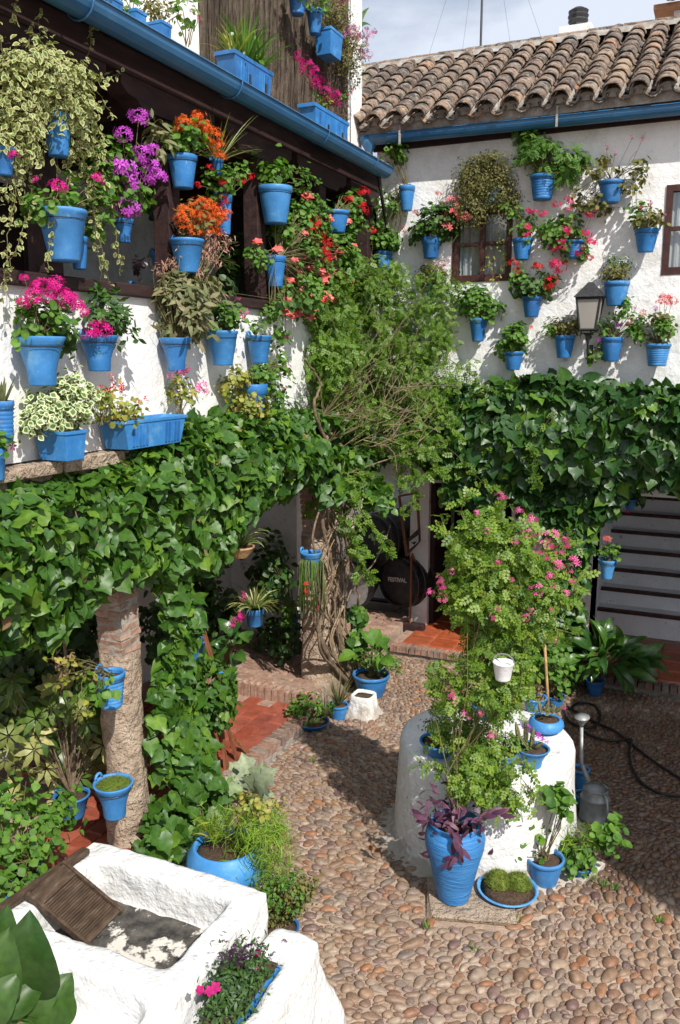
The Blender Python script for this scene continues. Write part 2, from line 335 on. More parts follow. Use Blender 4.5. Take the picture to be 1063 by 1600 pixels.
L_['yellow'] = leaf_mat('yellow_green_leaf', [(0.12, 0.17, 0.02), (0.22, 0.25, 0.03), (0.30, 0.27, 0.05), (0.10, 0.15, 0.02), (0.36, 0.27, 0.08)], 0.6, 0.3)
L_['olive'] = leaf_mat('olive_leaf', [(0.06, 0.075, 0.015), (0.12, 0.12, 0.025), (0.16, 0.13, 0.035), (0.05, 0.08, 0.015)], 0.65, 0.25)
L_['greygreen'] = leaf_mat('grey_green_leaf', [(0.09, 0.11, 0.04), (0.15, 0.16, 0.07), (0.20, 0.17, 0.09), (0.08, 0.11, 0.04)], 0.65, 0.2)
L_['fine'] = leaf_mat('jasmine_leaf', [(0.050, 0.115, 0.014), (0.095, 0.18, 0.020), (0.14, 0.225, 0.026), (0.07, 0.14, 0.016)], 0.5, 0.35)
L_['rose'] = leaf_mat('rose_leaf', [(0.055, 0.125, 0.014), (0.12, 0.205, 0.022), (0.18, 0.255, 0.03), (0.08, 0.16, 0.018)], 0.5, 0.35)
L_['varieg'] = leaf_mat('cream_edged_leaf', [(0.05, 0.11, 0.02), (0.09, 0.16, 0.03), (0.12, 0.17, 0.04)], 0.6, 0.2, margin=(0.48, 0.46, 0.22))
L_['varieg_white'] = leaf_mat('white_edged_leaf', [(0.05, 0.13, 0.02), (0.09, 0.17, 0.03), (0.06, 0.14, 0.02)], 0.6, 0.2, margin=(0.62, 0.64, 0.42))
L_['glossy'] = leaf_mat('glossy_dark_leaf', [(0.02, 0.06, 0.012), (0.035, 0.09, 0.016), (0.06, 0.13, 0.02)], 0.3, 0.18, spec=0.6)
L_['scheff'] = leaf_mat('umbrella_tree_leaf', [(0.02, 0.055, 0.012), (0.035, 0.08, 0.014), (0.07, 0.12, 0.02), (0.38, 0.35, 0.14)], 0.35, 0.2, spec=0.5)
L_['grey'] = leaf_mat('silver_leaf', [(0.17, 0.21, 0.13), (0.23, 0.27, 0.18), (0.15, 0.20, 0.10)], 0.8, 0.15, tcol=(1.1, 1.2, 0.8))
L_['purple'] = leaf_mat('purple_leaf', [(0.045, 0.014, 0.035), (0.09, 0.03, 0.065), (0.13, 0.045, 0.08)], 0.5, 0.2, tcol=(1.5, 0.8, 1.2))
L_['black'] = leaf_mat('black_leaf', [(0.015, 0.008, 0.010), (0.035, 0.015, 0.018)], 0.4, 0.05, tcol=(1.2, 1, 1))
L_['fern'] = leaf_mat('asparagus_fern', [(0.10, 0.20, 0.015), (0.17, 0.28, 0.02), (0.24, 0.32, 0.04)], 0.6, 0.4)
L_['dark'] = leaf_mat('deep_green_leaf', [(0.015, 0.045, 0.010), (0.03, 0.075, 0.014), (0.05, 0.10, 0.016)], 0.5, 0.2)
L_['spider'] = leaf_mat('striped_strap_leaf', [(0.22, 0.28, 0.08), (0.40, 0.42, 0.22), (0.12, 0.20, 0.04)], 0.5, 0.25)
L_['pinkgrey'] = leaf_mat('dusty_pink_bell', [(0.36, 0.15, 0.12), (0.45, 0.22, 0.18), (0.28, 0.15, 0.12), (0.40, 0.28, 0.22)], 0.7, 0.2, tcol=(1.2, 1, 1))
L_['dry'] = leaf_mat('dry_leaf', [(0.16, 0.10, 0.05), (0.24, 0.14, 0.08), (0.12, 0.14, 0.04)], 0.8, 0.2)
L_['moss'] = MOSS
L_['lily'] = leaf_mat('lily_leaf', [(0.05, 0.12, 0.014), (0.09, 0.17, 0.02)], 0.5, 0.3)
L_['lily_dark'] = leaf_mat('dark_lily_leaf', [(0.018, 0.050, 0.010), (0.05, 0.105, 0.016)], 0.45, 0.25)
F_ = {}
F_['magenta'] = flower_mat('magenta_petal', [(0.62, 0.012, 0.22), (0.75, 0.02, 0.30), (0.50, 0.01, 0.18)])
F_['violet'] = flower_mat('violet_petal', [(0.52, 0.06, 0.55), (0.66, 0.12, 0.68), (0.45, 0.05, 0.45)])
F_['orange'] = flower_mat('orange_petal', [(0.72, 0.10, 0.015), (0.80, 0.17, 0.02), (0.55, 0.06, 0.015)])
F_['red'] = flower_mat('red_petal', [(0.62, 0.010, 0.015), (0.75, 0.02, 0.03), (0.50, 0.01, 0.02)])
F_['coral'] = flower_mat('coral_petal', [(0.75, 0.05, 0.06), (0.82, 0.20, 0.17), (0.78, 0.10, 0.10), (0.85, 0.42, 0.36)])
F_['salmon'] = flower_mat('salmon_petal', [(0.78, 0.16, 0.17), (0.85, 0.28, 0.26), (0.80, 0.10, 0.13)])
F_['hotpink'] = flower_mat('hot_pink_petal', [(0.75, 0.02, 0.13), (0.82, 0.05, 0.20), (0.68, 0.01, 0.10)])
F_['pink'] = flower_mat('pink_petal', [(0.74, 0.09, 0.32), (0.80, 0.20, 0.42), (0.68, 0.06, 0.26)])
F_['dustyrose'] = flower_mat('dusty_rose_petal', [(0.55, 0.03, 0.20), (0.62, 0.07, 0.26), (0.60, 0.20, 0.24), (0.45, 0.02, 0.15)])
F_['bougain'] = flower_mat('bougainvillea_petal', [(0.42, 0.006, 0.14), (0.55, 0.015, 0.20), (0.34, 0.006, 0.10)])
F_['lilac'] = flower_mat('lilac_pink_petal', [(0.55, 0.16, 0.36), (0.66, 0.30, 0.48), (0.42, 0.10, 0.26)])
F_['white'] = flower_mat('white_petal', [(0.80, 0.80, 0.80), (0.85, 0.85, 0.84)])
F_['darkpurple'] = flower_mat('dark_purple_petal', [(0.07, 0.010, 0.07), (0.14, 0.03, 0.13), (0.04, 0.006, 0.04)])

# ------------------------------------------------------------------ mesh building
def hash01(*a):
    return random.random()
class MB:
    def __init__(s): s.v = []; s.f = []; s.c = []
    def add(s, V, F, tint=0.0, edge=0.5):
        o = len(s.v); s.v.extend([tuple(map(float, p)) for p in V]); s.f.extend([tuple(i + o for i in f) for f in F])
        s.c.extend([(tint, edge, 0, 1)] * len(V)); return s
    def box(s, lo, hi, tint=0.0, rot=None, piv=None):
        x0, y0, z0 = lo; x1, y1, z1 = hi
        V = [(x0, y0, z0), (x1, y0, z0), (x1, y1, z0), (x0, y1, z0), (x0, y0, z1), (x1, y0, z1), (x1, y1, z1), (x0, y1, z1)]
        if rot is not None:
            pv = Vector(piv) if piv is not None else (Vector(lo) + Vector(hi)) / 2
            V = [tuple(rot @ (Vector(p) - pv) + pv) for p in V]
        return s.add(V, [(0, 3, 2, 1), (4, 5, 6, 7), (0, 1, 5, 4), (1, 2, 6, 5), (2, 3, 7, 6), (3, 0, 4, 7)], tint)
    def tube(s, pts, r, n=6, cap=True, tint=0.0):
        pts = [Vector(map(float, p)) for p in pts]; rs = r if hasattr(r, '__len__') else [r] * len(pts)
        V = []; F = []; prev = None
        for i, p in enumerate(pts):
            d = (pts[min(i + 1, len(pts) - 1)] - pts[max(i - 1, 0)])
            if d.length < 1e-9: d = Vector((0, 0, 1))
            d.normalize()
            if prev is None:
                a = Vector((0, 0, 1)) if abs(d.z) < 0.9 else Vector((1, 0, 0)); x = d.cross(a).normalized()
            else:
                x = (prev - d * prev.dot(d))
                x = x.normalized() if x.length > 1e-6 else d.orthogonal().normalized()
            prev = x; y = d.cross(x)
            for k in range(n):
                a = 2 * math.pi * k / n; V.append(p + (x * math.cos(a) + y * math.sin(a)) * rs[i])
        for i in range(len(pts) - 1):
            for k in range(n):
                k2 = (k + 1) % n; F.append((i * n + k, i * n + k2, (i + 1) * n + k2, (i + 1) * n + k))
        if cap: F.append(tuple(range(n))[::-1]); F.append(tuple((len(pts) - 1) * n + k for k in range(n)))
        return s.add(V, F, tint)
    def lathe(s, prof, n=24, c=(0, 0, 0), wob=0.0, axis=None, tint=0.0, sx=1.0, sy=1.0):
        V = []; F = []; ph = random.uniform(0, 6)
        for j, (r, z) in enumerate(prof):
            for k in range(n):
                a = 2 * math.pi * k / n; rr = r * (1 + wob * math.sin(2 * a + ph + z * 5) + wob * 0.6 * math.sin(3 * a + z * 9))
                V.append(Vector((math.cos(a) * rr * sx, math.sin(a) * rr * sy, z)))
        if axis is not None: V = [axis @ p for p in V]
        V = [p + Vector(c) for p in V]
        for j in range(len(prof) - 1):
            for k in range(n):
                k2 = (k + 1) % n; F.append((j * n + k, j * n + k2, (j + 1) * n + k2, (j + 1) * n + k))
        if prof[0][0] > 0: F.append(tuple(range(n))[::-1])
        if prof[-1][0] > 0: F.append(tuple((len(prof) - 1) * n + k for k in range(n)))
        return s.add(V, F, tint)
    def build(s, name, mat, parent=None, smooth=False, bevel=0.0, angle=None):
        me = bpy.data.meshes.new(name); me.from_pydata(s.v, [], s.f)
        at = me.color_attributes.new('col', 'FLOAT_COLOR', 'POINT')
        at.data.foreach_set('color', np.array(s.c, dtype=np.float32).ravel())
        me.materials.append(mat)
        if smooth: me.polygons.foreach_set('use_smooth', [True] * len(me.polygons))
        me.update()
        return put(name, me, parent, bevel)
def put(name, me, parent=None, bevel=0.0, mtx=None):
    o = bpy.data.objects.new(name, me); COL.objects.link(o)
    if parent is not None: o.parent = parent
    if mtx is not None: o.matrix_local = mtx
    if bevel:
        b = o.modifiers.new('bevel', 'BEVEL'); b.width = bevel; b.segments = 2; b.limit_method = 'ANGLE'
    return o
def thing(name, label, cat, loc=(0, 0, 0), group=None):
    o = bpy.data.objects.new(name, None); COL.objects.link(o); o.location = tuple(map(float, loc)); o.empty_display_size = 0.1
    o['label'] = label; o['category'] = cat
    if group: o['group'] = group
    return o
def tag(o, label, cat, group=None):
    o['label'] = label; o['category'] = cat
    if group: o['group'] = group
    return o
def rel(mb, loc):
    l = tuple(map(float, loc)); mb.v = [(p[0] - l[0], p[1] - l[1], p[2] - l[2]) for p in mb.v]; return mb

# leaves: many small leaf shapes in one mesh ------------------------------------------------
def T_oval(w=0.3, bend=-0.12):
    v = [(0, 0, 0), (-w, .38, .07), (w, .38, .07), (0, .45, -.02), (-w * .8, .68, .04), (w * .8, .68, .04), (0, 1, bend)]
    f = [(0, 2, 3), (0, 3, 1), (1, 3, 4), (2, 5, 3), (4, 3, 6), (3, 5, 6)]
    e = [.8, 1, 1, 0, 1, 1, 1]
    return np.array(v), np.array(f), np.array(e)
def T_narrow(w=0.09):
    v = [(0, 0, 0), (-w, .35, .05), (w, .35, .05), (-w * .8, .7, 0), (w * .8, .7, 0), (0, 1, -.12)]
    f = [(0, 2, 1), (1, 2, 4), (1, 4, 3), (3, 4, 5)]
    return np.array(v), np.array(f), np.array([.5, .6, .6, .6, .6, .6])
def T_round(n=11):
    v = [(0, .42, -.06)]; e = [0]
    for k in range(n):
        a = -math.pi / 2 + 2 * math.pi * (k + .5) / n; r = .5 * (1.0 if k % 2 else .88)
        v.append((math.cos(a) * r * 1.08, .45 + math.sin(a) * r, .10 + .05 * math.sin(3 * a))); e.append(1)
    f = [(0, 1 + k, 1 + (k + 1) % n) for k in range(n)]
    return np.array(v), np.array(f), np.array(e)
def T_ivy(q=0):
    w = .92 + .12 * q
    o = [(0, .04, -.02), (-.18, -.12, .05), (-.40, -.06, .07), (-.55 * w, .20, -.01), (-.45, .36, .05), (-.42 * w, .56, .0), (-.23, .74, .03), (0, 1.04, -.20),
         (.23, .74, .03), (.42 * w, .56, .0), (.45, .36, .05), (.55 * w, .20, -.01), (.40, -.06, .07), (.18, -.12, .05)]
    v = [(0, .30, -.05)] + o; n = len(o); v.append((0, .66, -.07))
    f = []
    for k in range(n):
        a, b = 1 + k, 1 + (k + 1) % n
        if k in (6, 7): f.append((a, b, 15))
        elif k == 5: f += [(0, a, 15), (a, b, 15)]
        elif k == 8: f += [(a, b, 15), (b, 0, 15)]
        else: f.append((0, a, b))
    return np.array(v, float), np.array(f), np.array([0] + [1] * n + [0.1])
def T_pinnate(n=3):
    V = []; F = []; E = []
    ov = [(0, 0, 0), (-.13, .19, .03), (.13, .19, .03), (0, .36, -.02)]
    for k in range(n):
        y = .12 + .26 * k
        for sgn in (-1, 1):
            a = sgn * math.radians(58); o = len(V)
            for p in ov: V.append((p[0] * math.cos(a) + p[1] * math.sin(a), y - p[0] * math.sin(a) + p[1] * math.cos(a), p[2])); E.append(.6)
            F.append((o, o + 2, o + 1)); F.append((o + 1, o + 2, o + 3))
    o = len(V)
    for p in ov: V.append((p[0] * 1.1, .12 + .26 * (n - 1) + .12 + p[1], p[2] - .05)); E.append(.6)
    F.append((o, o + 2, o + 1)); F.append((o + 1, o + 2, o + 3))
    o = len(V)
    V += [(-.012, 0, 0), (.012, 0, 0), (0, .12 + .26 * n, -.01)]; E += [0, 0, 0]; F.append((o, o + 1, o + 2))
    return np.array(V), np.array(F), np.array(E)
def T_petals(n=5, w=.34):
    V = [(0, 0, 0)]; F = []; E = [0]
    for k in range(n):
        a = 2 * math.pi * k / n; o = len(V)
        for (r, da, z) in ((.62, -w, .12), (1.0, 0, .08), (.62, w, .12)):
            V.append((math.sin(a + da) * r, math.cos(a + da) * r, z)); E.append(1)
        F += [(0, o, o + 1), (0, o + 1, o + 2)]
    return np.array(V), np.array(F), np.array(E)
TM = dict(oval=T_oval(), wide=T_oval(.42), narrow=T_narrow(), lance=T_narrow(.15), needle=T_narrow(.03), round=T_round(), ivy=T_ivy(0), ivy1=T_ivy(1), pinnate=T_pinnate(3), pinn4=T_pinnate(4), petals=T_petals(),
          petal4=T_petals(4, .4), drop=T_oval(.24, .1))
def unit(a):
    return a / np.maximum(np.linalg.norm(a, axis=-1, keepdims=True), 1e-9)
class LB:
    """collects leaves as numpy arrays, builds them as one mesh"""
    def __init__(s): s.V = []; s.F = []; s.C = []; s.n = 0
    def add(s, tm, P, T, Nn, S, tint=None):
        tv, tf, te = TM[tm] if isinstance(tm, str) else tm
        P = np.atleast_2d(P); n = len(P)
        if n == 0: return s
        T = unit(np.broadcast_to(T, P.shape)); X = unit(np.cross(T, Nn)); Z = np.cross(X, T)
        S = np.broadcast_to(np.asarray(S, float).reshape(-1, 1, 1) if np.ndim(S) else S, (n, 1, 1))
        V = P[:, None, :] + S * (tv[None, :, 0:1] * X[:, None, :] + tv[None, :, 1:2] * T[:, None, :] + tv[None, :, 2:3] * Z[:, None, :])
        k = len(tv)
        F = tf[None] + (np.arange(n) * k)[:, None, None] + s.n
        tint = RNG.random(n) if tint is None else np.broadcast_to(tint, (n,))
        C = np.zeros((n, k, 4), np.float32); C[:, :, 0] = tint[:, None]; C[:, :, 1] = te[None]; C[:, :, 3] = 1
        s.V.append(V.reshape(-1, 3)); s.F.append(F.reshape(-1, 3)); s.C.append(C.reshape(-1, 4)); s.n += n * k
        return s
    def strip(s, pts, widths, Nn, tint=0.5, fold=0.15):
        pts = np.asarray(pts, float); m = len(pts)
        d = unit(np.gradient(pts, axis=0)); X = unit(np.cross(d, np.broadcast_to(Nn, pts.shape))); Z = np.cross(X, d)
        w = np.asarray(widths)[:, None]
        V = np.stack([pts - X * w + Z * w * fold, pts, pts + X * w + Z * w * fold], 1).reshape(-1, 3)
        F = []
        for i in range(m - 1):
            a = i * 3
            F += [(a, a + 1, a + 4), (a, a + 4, a + 3), (a + 1, a + 2, a + 5), (a + 1, a + 5, a + 4)]
        C = np.zeros((len(V), 4), np.float32); C[:, 0] = tint; C[:, 3] = 1; C[0::3, 1] = 1; C[2::3, 1] = 1
        s.V.append(V); s.F.append(np.array(F) + s.n); s.C.append(C); s.n += len(V); return s
    def mesh(s, name, mat, loc=(0, 0, 0), smooth=True):
        V = (np.concatenate(s.V) - np.asarray(loc, float)).astype(np.float32); F = np.concatenate(s.F).astype(np.int32); C = np.concatenate(s.C).astype(np.float32)
        me = bpy.data.meshes.new(name)
        me.vertices.add(len(V)); me.vertices.foreach_set('co', V.ravel())
        me.loops.add(F.size); me.loops.foreach_set('vertex_index', F.ravel())
        me.polygons.add(len(F)); me.polygons.foreach_set('loop_start', np.arange(0, F.size, 3, dtype=np.int32))
        try: me.polygons.foreach_set('loop_total', np.full(len(F), 3, np.int32))
        except Exception: pass
        at = me.color_attributes.new('col', 'FLOAT_COLOR', 'POINT'); at.data.foreach_set('color', C.ravel())
        me.materials.append(mat)
        if smooth: me.polygons.foreach_set('use_smooth', np.ones(len(F), dtype=bool))
        me.update(calc_edges=True); me.validate()
        return me
    def build(s, name, mat, parent=None, loc=(0, 0, 0), stuff=True, smooth=True):
        if not s.V: return None
        o = put(name, s.mesh(name, mat, loc, smooth), parent)
        if stuff: o['kind'] = 'stuff'
        return o
def sph(n):
    return unit(RNG.normal(size=(n, 3)))
UP = np.array([0, 0, 1.0])
def clipwall(P):
    P[:, 0] = np.where((P[:, 0] < XW + .02) & (P[:, 0] > XW - .5) & (P[:, 1] < YW) & (P[:, 2] > 2.25) & (P[:, 2] < 3.72), 2 * (XW + .02) - P[:, 0], P[:, 0])
    P[:, 1] = np.where((P[:, 1] > YW - .02) & (P[:, 2] > 2.2) & (P[:, 2] < 5.3), 2 * (YW - .02) - P[:, 1], P[:, 1])
    return P
def crown(lb, c, r, n, tm, size, clumps=None, rc=None, droop=0.2, up=0.6, out=0.8, rnd=0.7, shell=(0.5, 1.05), stems=None, base=None, clip=True, stemr=0.0025, hang=0.0):
    """leaves in loose clumps through an ellipsoid crown; thin stems run from the base to the clumps"""
    c = np.asarray(c, float); r = np.asarray(r, float)
    nc = clumps or max(5, n // 14)
    cc = c + sph(nc) * r * RNG.uniform(shell[0], shell[1], (nc, 1))
    rc = rc or size * 1.3
    idx = RNG.integers(0, nc, n)
    P = cc[idx] + RNG.normal(size=(n, 3)) * rc * .62
    if hang: P[:, 2] -= np.abs(RNG.normal(size=n)) * hang
    if clip: P = clipwall(P)
    o = unit((P - c) / r)
    Nn = unit(o * out + UP * up + RNG.normal(size=(n, 3)) * rnd * .6 + np.array([.25, -.25, .1]))
    T = RNG.normal(size=(n, 3)) + o * .7; T = T - (T * Nn).sum(1, keepdims=True) * Nn; T = unit(T) - UP * droop * RNG.uniform(.3, 1.5, (n, 1))
    lb.add(tm, P, T, Nn, size * RNG.uniform(.6, 1.25, n))
    if stems is not None and base is not None:
        b = np.asarray(base, float)
        for q in cc[:min(nc, 26)]:
            mid = (b + q) / 2 + RNG.normal(size=3) * .03 + UP * .04 * (1 if q[2] > b[2] else 1.6)
            pts = [b + RNG.normal(size=3) * [.015, .015, 0], b * .5 + mid * .5 + UP * .01, mid, mid * .4 + q * .6 + RNG.normal(size=3) * .008, q]
            if clip: pts = list(clipwall(np.array(pts)))
            stems.tube(pts, [stemr * 1.6, stemr * 1.4, stemr * 1.1, stemr, stemr * .6], 4)
    return cc

# a flower head: a ball of small five petalled flowers ---------------------------------------
HS = dict(ball=1.22, few=1.3, loose=1.3, bell=1.15, spray=1.3)
_heads = {}
def head_mesh(colour, kind='ball'):
    key = (colour, kind)
    if key not in _heads:
        vs = []
        for q in range(3):
            lb = LB()
            if kind == 'ball':
                n = 26; d = sph(n); d[:, 2] = np.abs(d[:, 2]) * 1.0 - .25; d = unit(d)
                P = d * RNG.uniform(.62, 1.0, (n, 1)) * [1, 1, .8]
                lb.add('petals', P, np.cross(d, sph(n)), d + sph(n) * .35, RNG.uniform(.26, .40, n))
            elif kind == 'loose':
                n = 9; d = sph(n); P = d * RNG.uniform(.35, 1.0, (n, 1))
                lb.add('petals', P, np.cross(d, sph(n)), unit(d + sph(n) * .3), RNG.uniform(.34, .52, n))
            elif kind == 'bell':
                lb.add(T_petals(5, .5), np.zeros((1, 3)), np.array([[0, 1., 0]]), np.array([[0, 0, 1.]]), .95)
                lb.add(T_petals(5, .5), np.array([[0, 0, .12]]), np.array([[.6, .8, 0]]), np.array([[0, .1, 1.]]), .65)
                for k in range(5):
                    a = k * 1.257; lb.add('wide', np.array([[0, 0, 0.0]]), np.array([[math.cos(a), math.sin(a), .5]]), np.array([[-math.cos(a), -math.sin(a), 1.]]), 1.0)
            elif kind == 'spray':
                n = 60; d = sph(n); d[:, 2] = np.abs(d[:, 2]) - .2; P = d * RNG.uniform(.5, 1.1, (n, 1)) * [1, 1, .8]
                lb.add('petal4', P, np.cross(d, sph(n)), unit(d + UP * .4), RNG.uniform(.17, .27, n))
            elif kind == 'few':
                n = 4; d = sph(n); P = d * .5
                lb.add('petals', P, np.cross(d, sph(n)), unit(d + sph(n) * .2), RNG.uniform(.5, .75, n))
            vs.append(lb.mesh('flower_head', F_[colour]))
        _heads[key] = vs
    return random.choice(_heads[key])
def head(p, r, colour, parent, loc, kind='ball', facing=None, name='flower_head'):
    o = bpy.data.objects.new(name, head_mesh(colour, kind)); COL.objects.link(o); o.parent = parent
    q = Vector(facing if facing is not None else (random.uniform(-.2, .5), random.uniform(-.6, .1), random.uniform(.4, 1))).to_track_quat('Z', 'Y')
    o.location = Vector(tuple(map(float, p))) - Vector(tuple(map(float, loc))); o.rotation_euler = (q @ Vector((0, 0, 1)).to_track_quat('Z', 'Y')).to_euler()
    r *= HS.get(kind, 1.25) * (1.2 if colour == 'violet' else 1.0); o.scale = (r, r, r)
    return o

# pots -------------------------------------------------------------------------------------
def pot_profile(r, h, kind='bucket'):
    t = .007
    if kind == 'bucket': b = r * .66; out = [(0.001, 0), (b * .96, 0), (b, .006), (r * .93, h * .80), (r * .94, h * .84), (r * 1.0, h * .86), (r * 1.01, h * .985), (r * .985, h)]
    elif kind == 'flare': b = r * .55; out = [(0.001, 0), (b * .96, 0), (b, .006), (b * 1.08, h * .35), (r * .78, h * .68), (r * .92, h * .88), (r * 1.02, h * .975), (r * 1.0, h)]
    elif kind == 'ribbed':
        b = r * .70; out = [(0.001, 0), (b * .96, 0), (b, .006)]
        for q in range(7): zq = h * (.10 + .10 * q); rq = b + (r * .93 - b) * (zq / h / .8); out += [(rq + .003, zq), (rq - .001, zq + h * .03), (rq - .001, zq + h * .06)]
        out += [(r * .95, h * .86), (r * 1.02, h * .88), (r * 1.02, h * .98), (r * .99, h)]
    elif kind == 'collar': b = r * .74; out = [(0.001, 0), (b * .96, 0), (b, .006), (r * .91, h * .66), (r * .99, h * .69), (r * 1.03, h * .97), (r * 1.0, h)]
    elif kind == 'bowl': b = r * .52; out = [(0.001, 0), (b * .96, 0), (b, .006), (r * .80, h * .45), (r * .93, h * .78), (r * 1.0, h * .86), (r * 1.02, h * .98), (r * .99, h)]
    elif kind == 'squat': b = r * .62; out = [(0.001, 0), (b * .95, 0), (b, .006), (r * .96, h * .3), (r * 1.06, h * .55), (r * 1.0, h * .82), (r * .86, h * .97), (r * .83, h)]
    elif kind == 'half': b = r * .62; out = [(0.001, 0), (b * .96, 0), (b, .008), (r * .95, h * .9), (r * 1.01, h * .93), (r * 1.01, h * .99), (r * .99, h)]
    elif kind == 'jar': b = r * .54; out = [(0.001, 0), (b * .97, 0), (b, .01), (b * 1.12, h * .12), (r * .80, h * .45), (r * .97, h * .68), (r * 1.0, h * .80), (r * .92, h * .92), (r * .80, h * .965), (r * .84, h * .985), (r * .82, h)]
    rt = out[-1][0]
    out += [(rt - t * 1.6, h - .001), (rt - t * 2.0, h * .9), (rt * .90, h * .80)]
    return out
POTN = 0
def make_pot(t, base, r, h, kind='bucket', mat='blue', seg=28, hanging=False, loc=None, lean=(0, 0), wall=None, empty=False):
    rot = Matrix.Rotation(lean[0], 3, 'X') @ Matrix.Rotation(lean[1], 3, 'Y')
    mb = MB().lathe(pot_profile(r, h, kind), seg, (0, 0, 0), wob=.006, axis=rot)
    if hanging and wall is not None:
        w = Vector((-1, 0, 0)) if wall == 'L' else Vector((0, 1, 0))
        side = w.cross(Vector((0, 0, 1)))
        c = w * r * .93 + Vector((0, 0, h))
        pts = [c + side * .028 * math.cos(a) + Vector((0, 0, .034 * math.sin(a) - .004)) for a in np.linspace(0, math.pi, 8)]
        mb.tube([rot @ p for p in pts], .009, 6)
    if hanging and wall is not None and kind != 'bowl':
        wr_ = MB(); rr = r * .90; zz = h * .80
        w_ = Vector((-1, 0, 0)) if wall == 'L' else Vector((0, 1, 0))
        ringp = [Vector((math.cos(a) * (rr + .006), math.sin(a) * (rr + .006), zz)) for a in np.linspace(0, 2 * math.pi, 22)]
        wr_.tube([rot @ p for p in ringp], .0022, 4); wr_.tube([rot @ (w_ * rr + Vector((0, 0, zz))), rot @ (w_ * (r + .012) + Vector((0, 0, h * 1.05)))], .0022, 4)
        wr_.build('wire_ring', M['iron'], t)
    o = mb.build('pot', M[mat], t, smooth=True)
    sm = MB(); pr = [(0.001, h * .86 + .012), (r * .5, h * .86 + .008), (r * .9, h * .84)]
    sm.lathe(pr, 16, (0, 0, 0), axis=rot)
    sm.build('soil', M['soil'], t, smooth=True)
    return o
def shift(o, v): o.location = v

# ================================================================== GROUND
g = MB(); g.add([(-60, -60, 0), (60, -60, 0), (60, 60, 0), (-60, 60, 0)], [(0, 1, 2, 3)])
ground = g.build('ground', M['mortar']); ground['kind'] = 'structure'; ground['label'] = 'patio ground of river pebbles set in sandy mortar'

def pebble_mesh(seed):
    rnd = random.Random(seed); nseg, nring = 12, 5
    V = []; F = []; ph = [rnd.uniform(0, 6) for _ in range(4)]; am = [rnd.uniform(.03, .12) for _ in range(4)]
    sq = rnd.uniform(.75, 1.0)
    for j in range(nring):
        el = (j / nring) * math.pi / 2 - .18
        for k in range(nseg):
            a = 2 * math.pi * k / nseg
            rr = 1 + am[0] * math.sin(2 * a + ph[0]) + am[1] * math.sin(3 * a + ph[1]) + .4 * am[2] * math.sin(5 * a + ph[2])
            ca, sa = math.cos(a), math.sin(a)
            ce = math.copysign(abs(math.cos(el)) ** sq, 1)
            V.append((rr * ce * ca, rr * ce * sa, math.sin(el) * (1 + .12 * math.sin(a + ph[3]))))
    V.append((0, 0, 1.0))
    for j in range(nring - 1):
        for k in range(nseg):
            k2 = (k + 1) % nseg; F.append((j * nseg + k, j * nseg + k2, (j + 1) * nseg + k2, (j + 1) * nseg + k))
    top = len(V) - 1; j = nring - 1
    for k in range(nseg): F.append((j * nseg + k, j * nseg + (k + 1) % nseg, top))
    return V, F
PEB = [pebble_mesh(100 + i) for i in range(10)]
peb_me = []
for i, (V, F) in enumerate(PEB):
    mb = MB().add(V, F); me = bpy.data.meshes.new('cobblestone'); me.from_pydata(mb.v, [], mb.f)
    at = me.color_attributes.new('col', 'FLOAT_COLOR', 'POINT'); at.data.foreach_set('color', np.array(mb.c, dtype=np.float32).ravel())
    me.materials.append(M['pebble']); me.polygons.foreach_set('use_smooth', [True] * len(me.polygons)); peb_me.append(me)

WELL = np.array([-1.31, 5.30]); WR = .60
def on_ground(x, y):
    if x < -3.16 and y > 2: return False
    if y > 8.33: return False
    if (x - WELL[0]) ** 2 + (y - WELL[1]) ** 2 < (WR + .05) ** 2: return False
    if x < -1.72 and y < 3.1: return False
    if abs((x + 1.14) * .955 + (y - 4.44) * .295) < .235 and abs((y - 4.44) * .955 - (x + 1.14) * .295) < .17: return False
    return True
def flow(x, y):
    n = mnoise.noise(Vector((x * .45 + 3, y * .45, 1.7)))
    return 1.25 + n * 2.6 + (0.5 if y > 6 else 0)
placed = []; cell = .11; grid = {}
def try_place(x, y, a, b, th):
    i, j = int(x // cell), int(y // cell)
    for di in (-1, 0, 1):
        for dj in (-1, 0, 1):
            for (X, Y, A, B, TH) in grid.get((i + di, j + dj), ()):
                dx, dy = x - X, y - Y; d = math.hypot(dx, dy)
                if d < 1e-6: return False
                ang = math.atan2(dy, dx)
                r1 = a * b / math.hypot(b * math.cos(ang - th), a * math.sin(ang - th))
                r2 = A * B / math.hypot(B * math.cos(ang - TH), A * math.sin(ang - TH))
                if d < (r1 + r2) * .90: return False
    grid.setdefault((i, j), []).append((x, y, a, b, th)); placed.append((x, y, a, b, th)); return True
XR, YR = (-3.16, .75), (2.35, 8.33)
rp_ = random.Random(11)
for (sz, tries) in ((.044, 300), (.036, 5000), (.031, 30000), (.026, 60000), (.0205, 80000), (.015, 70000)):
    for _ in range(tries):
        x = rp_.uniform(*XR); y = rp_.uniform(*YR)
        if x > .0 + .09 * (y - 4.6) + .15 and y < 9: continue
        if not on_ground(x, y): continue
        k = rp_.uniform(.82, 1.15) * sz * (1.0 if y < 5.2 else .92 if y < 6.5 else .86)
        asp = rp_.uniform(1.2, 2.1)
        try_place(x, y, k * asp ** .5, k / asp ** .5, flow(x, y) + rp_.gauss(0, .33))
def in_view(x, y, pad=10):
    px, py, t = proj((x, y, .02)); return t > 0 and -pad < px < 1063 + pad and -pad < py < 1600 + pad
order = sorted(range(len(placed)), key=lambda i: -(placed[i][2] * placed[i][3]) ** .5 / proj((placed[i][0], placed[i][1], 0))[2] if in_view(placed[i][0], placed[i][1]) else 9)
singles = set(order[:298])
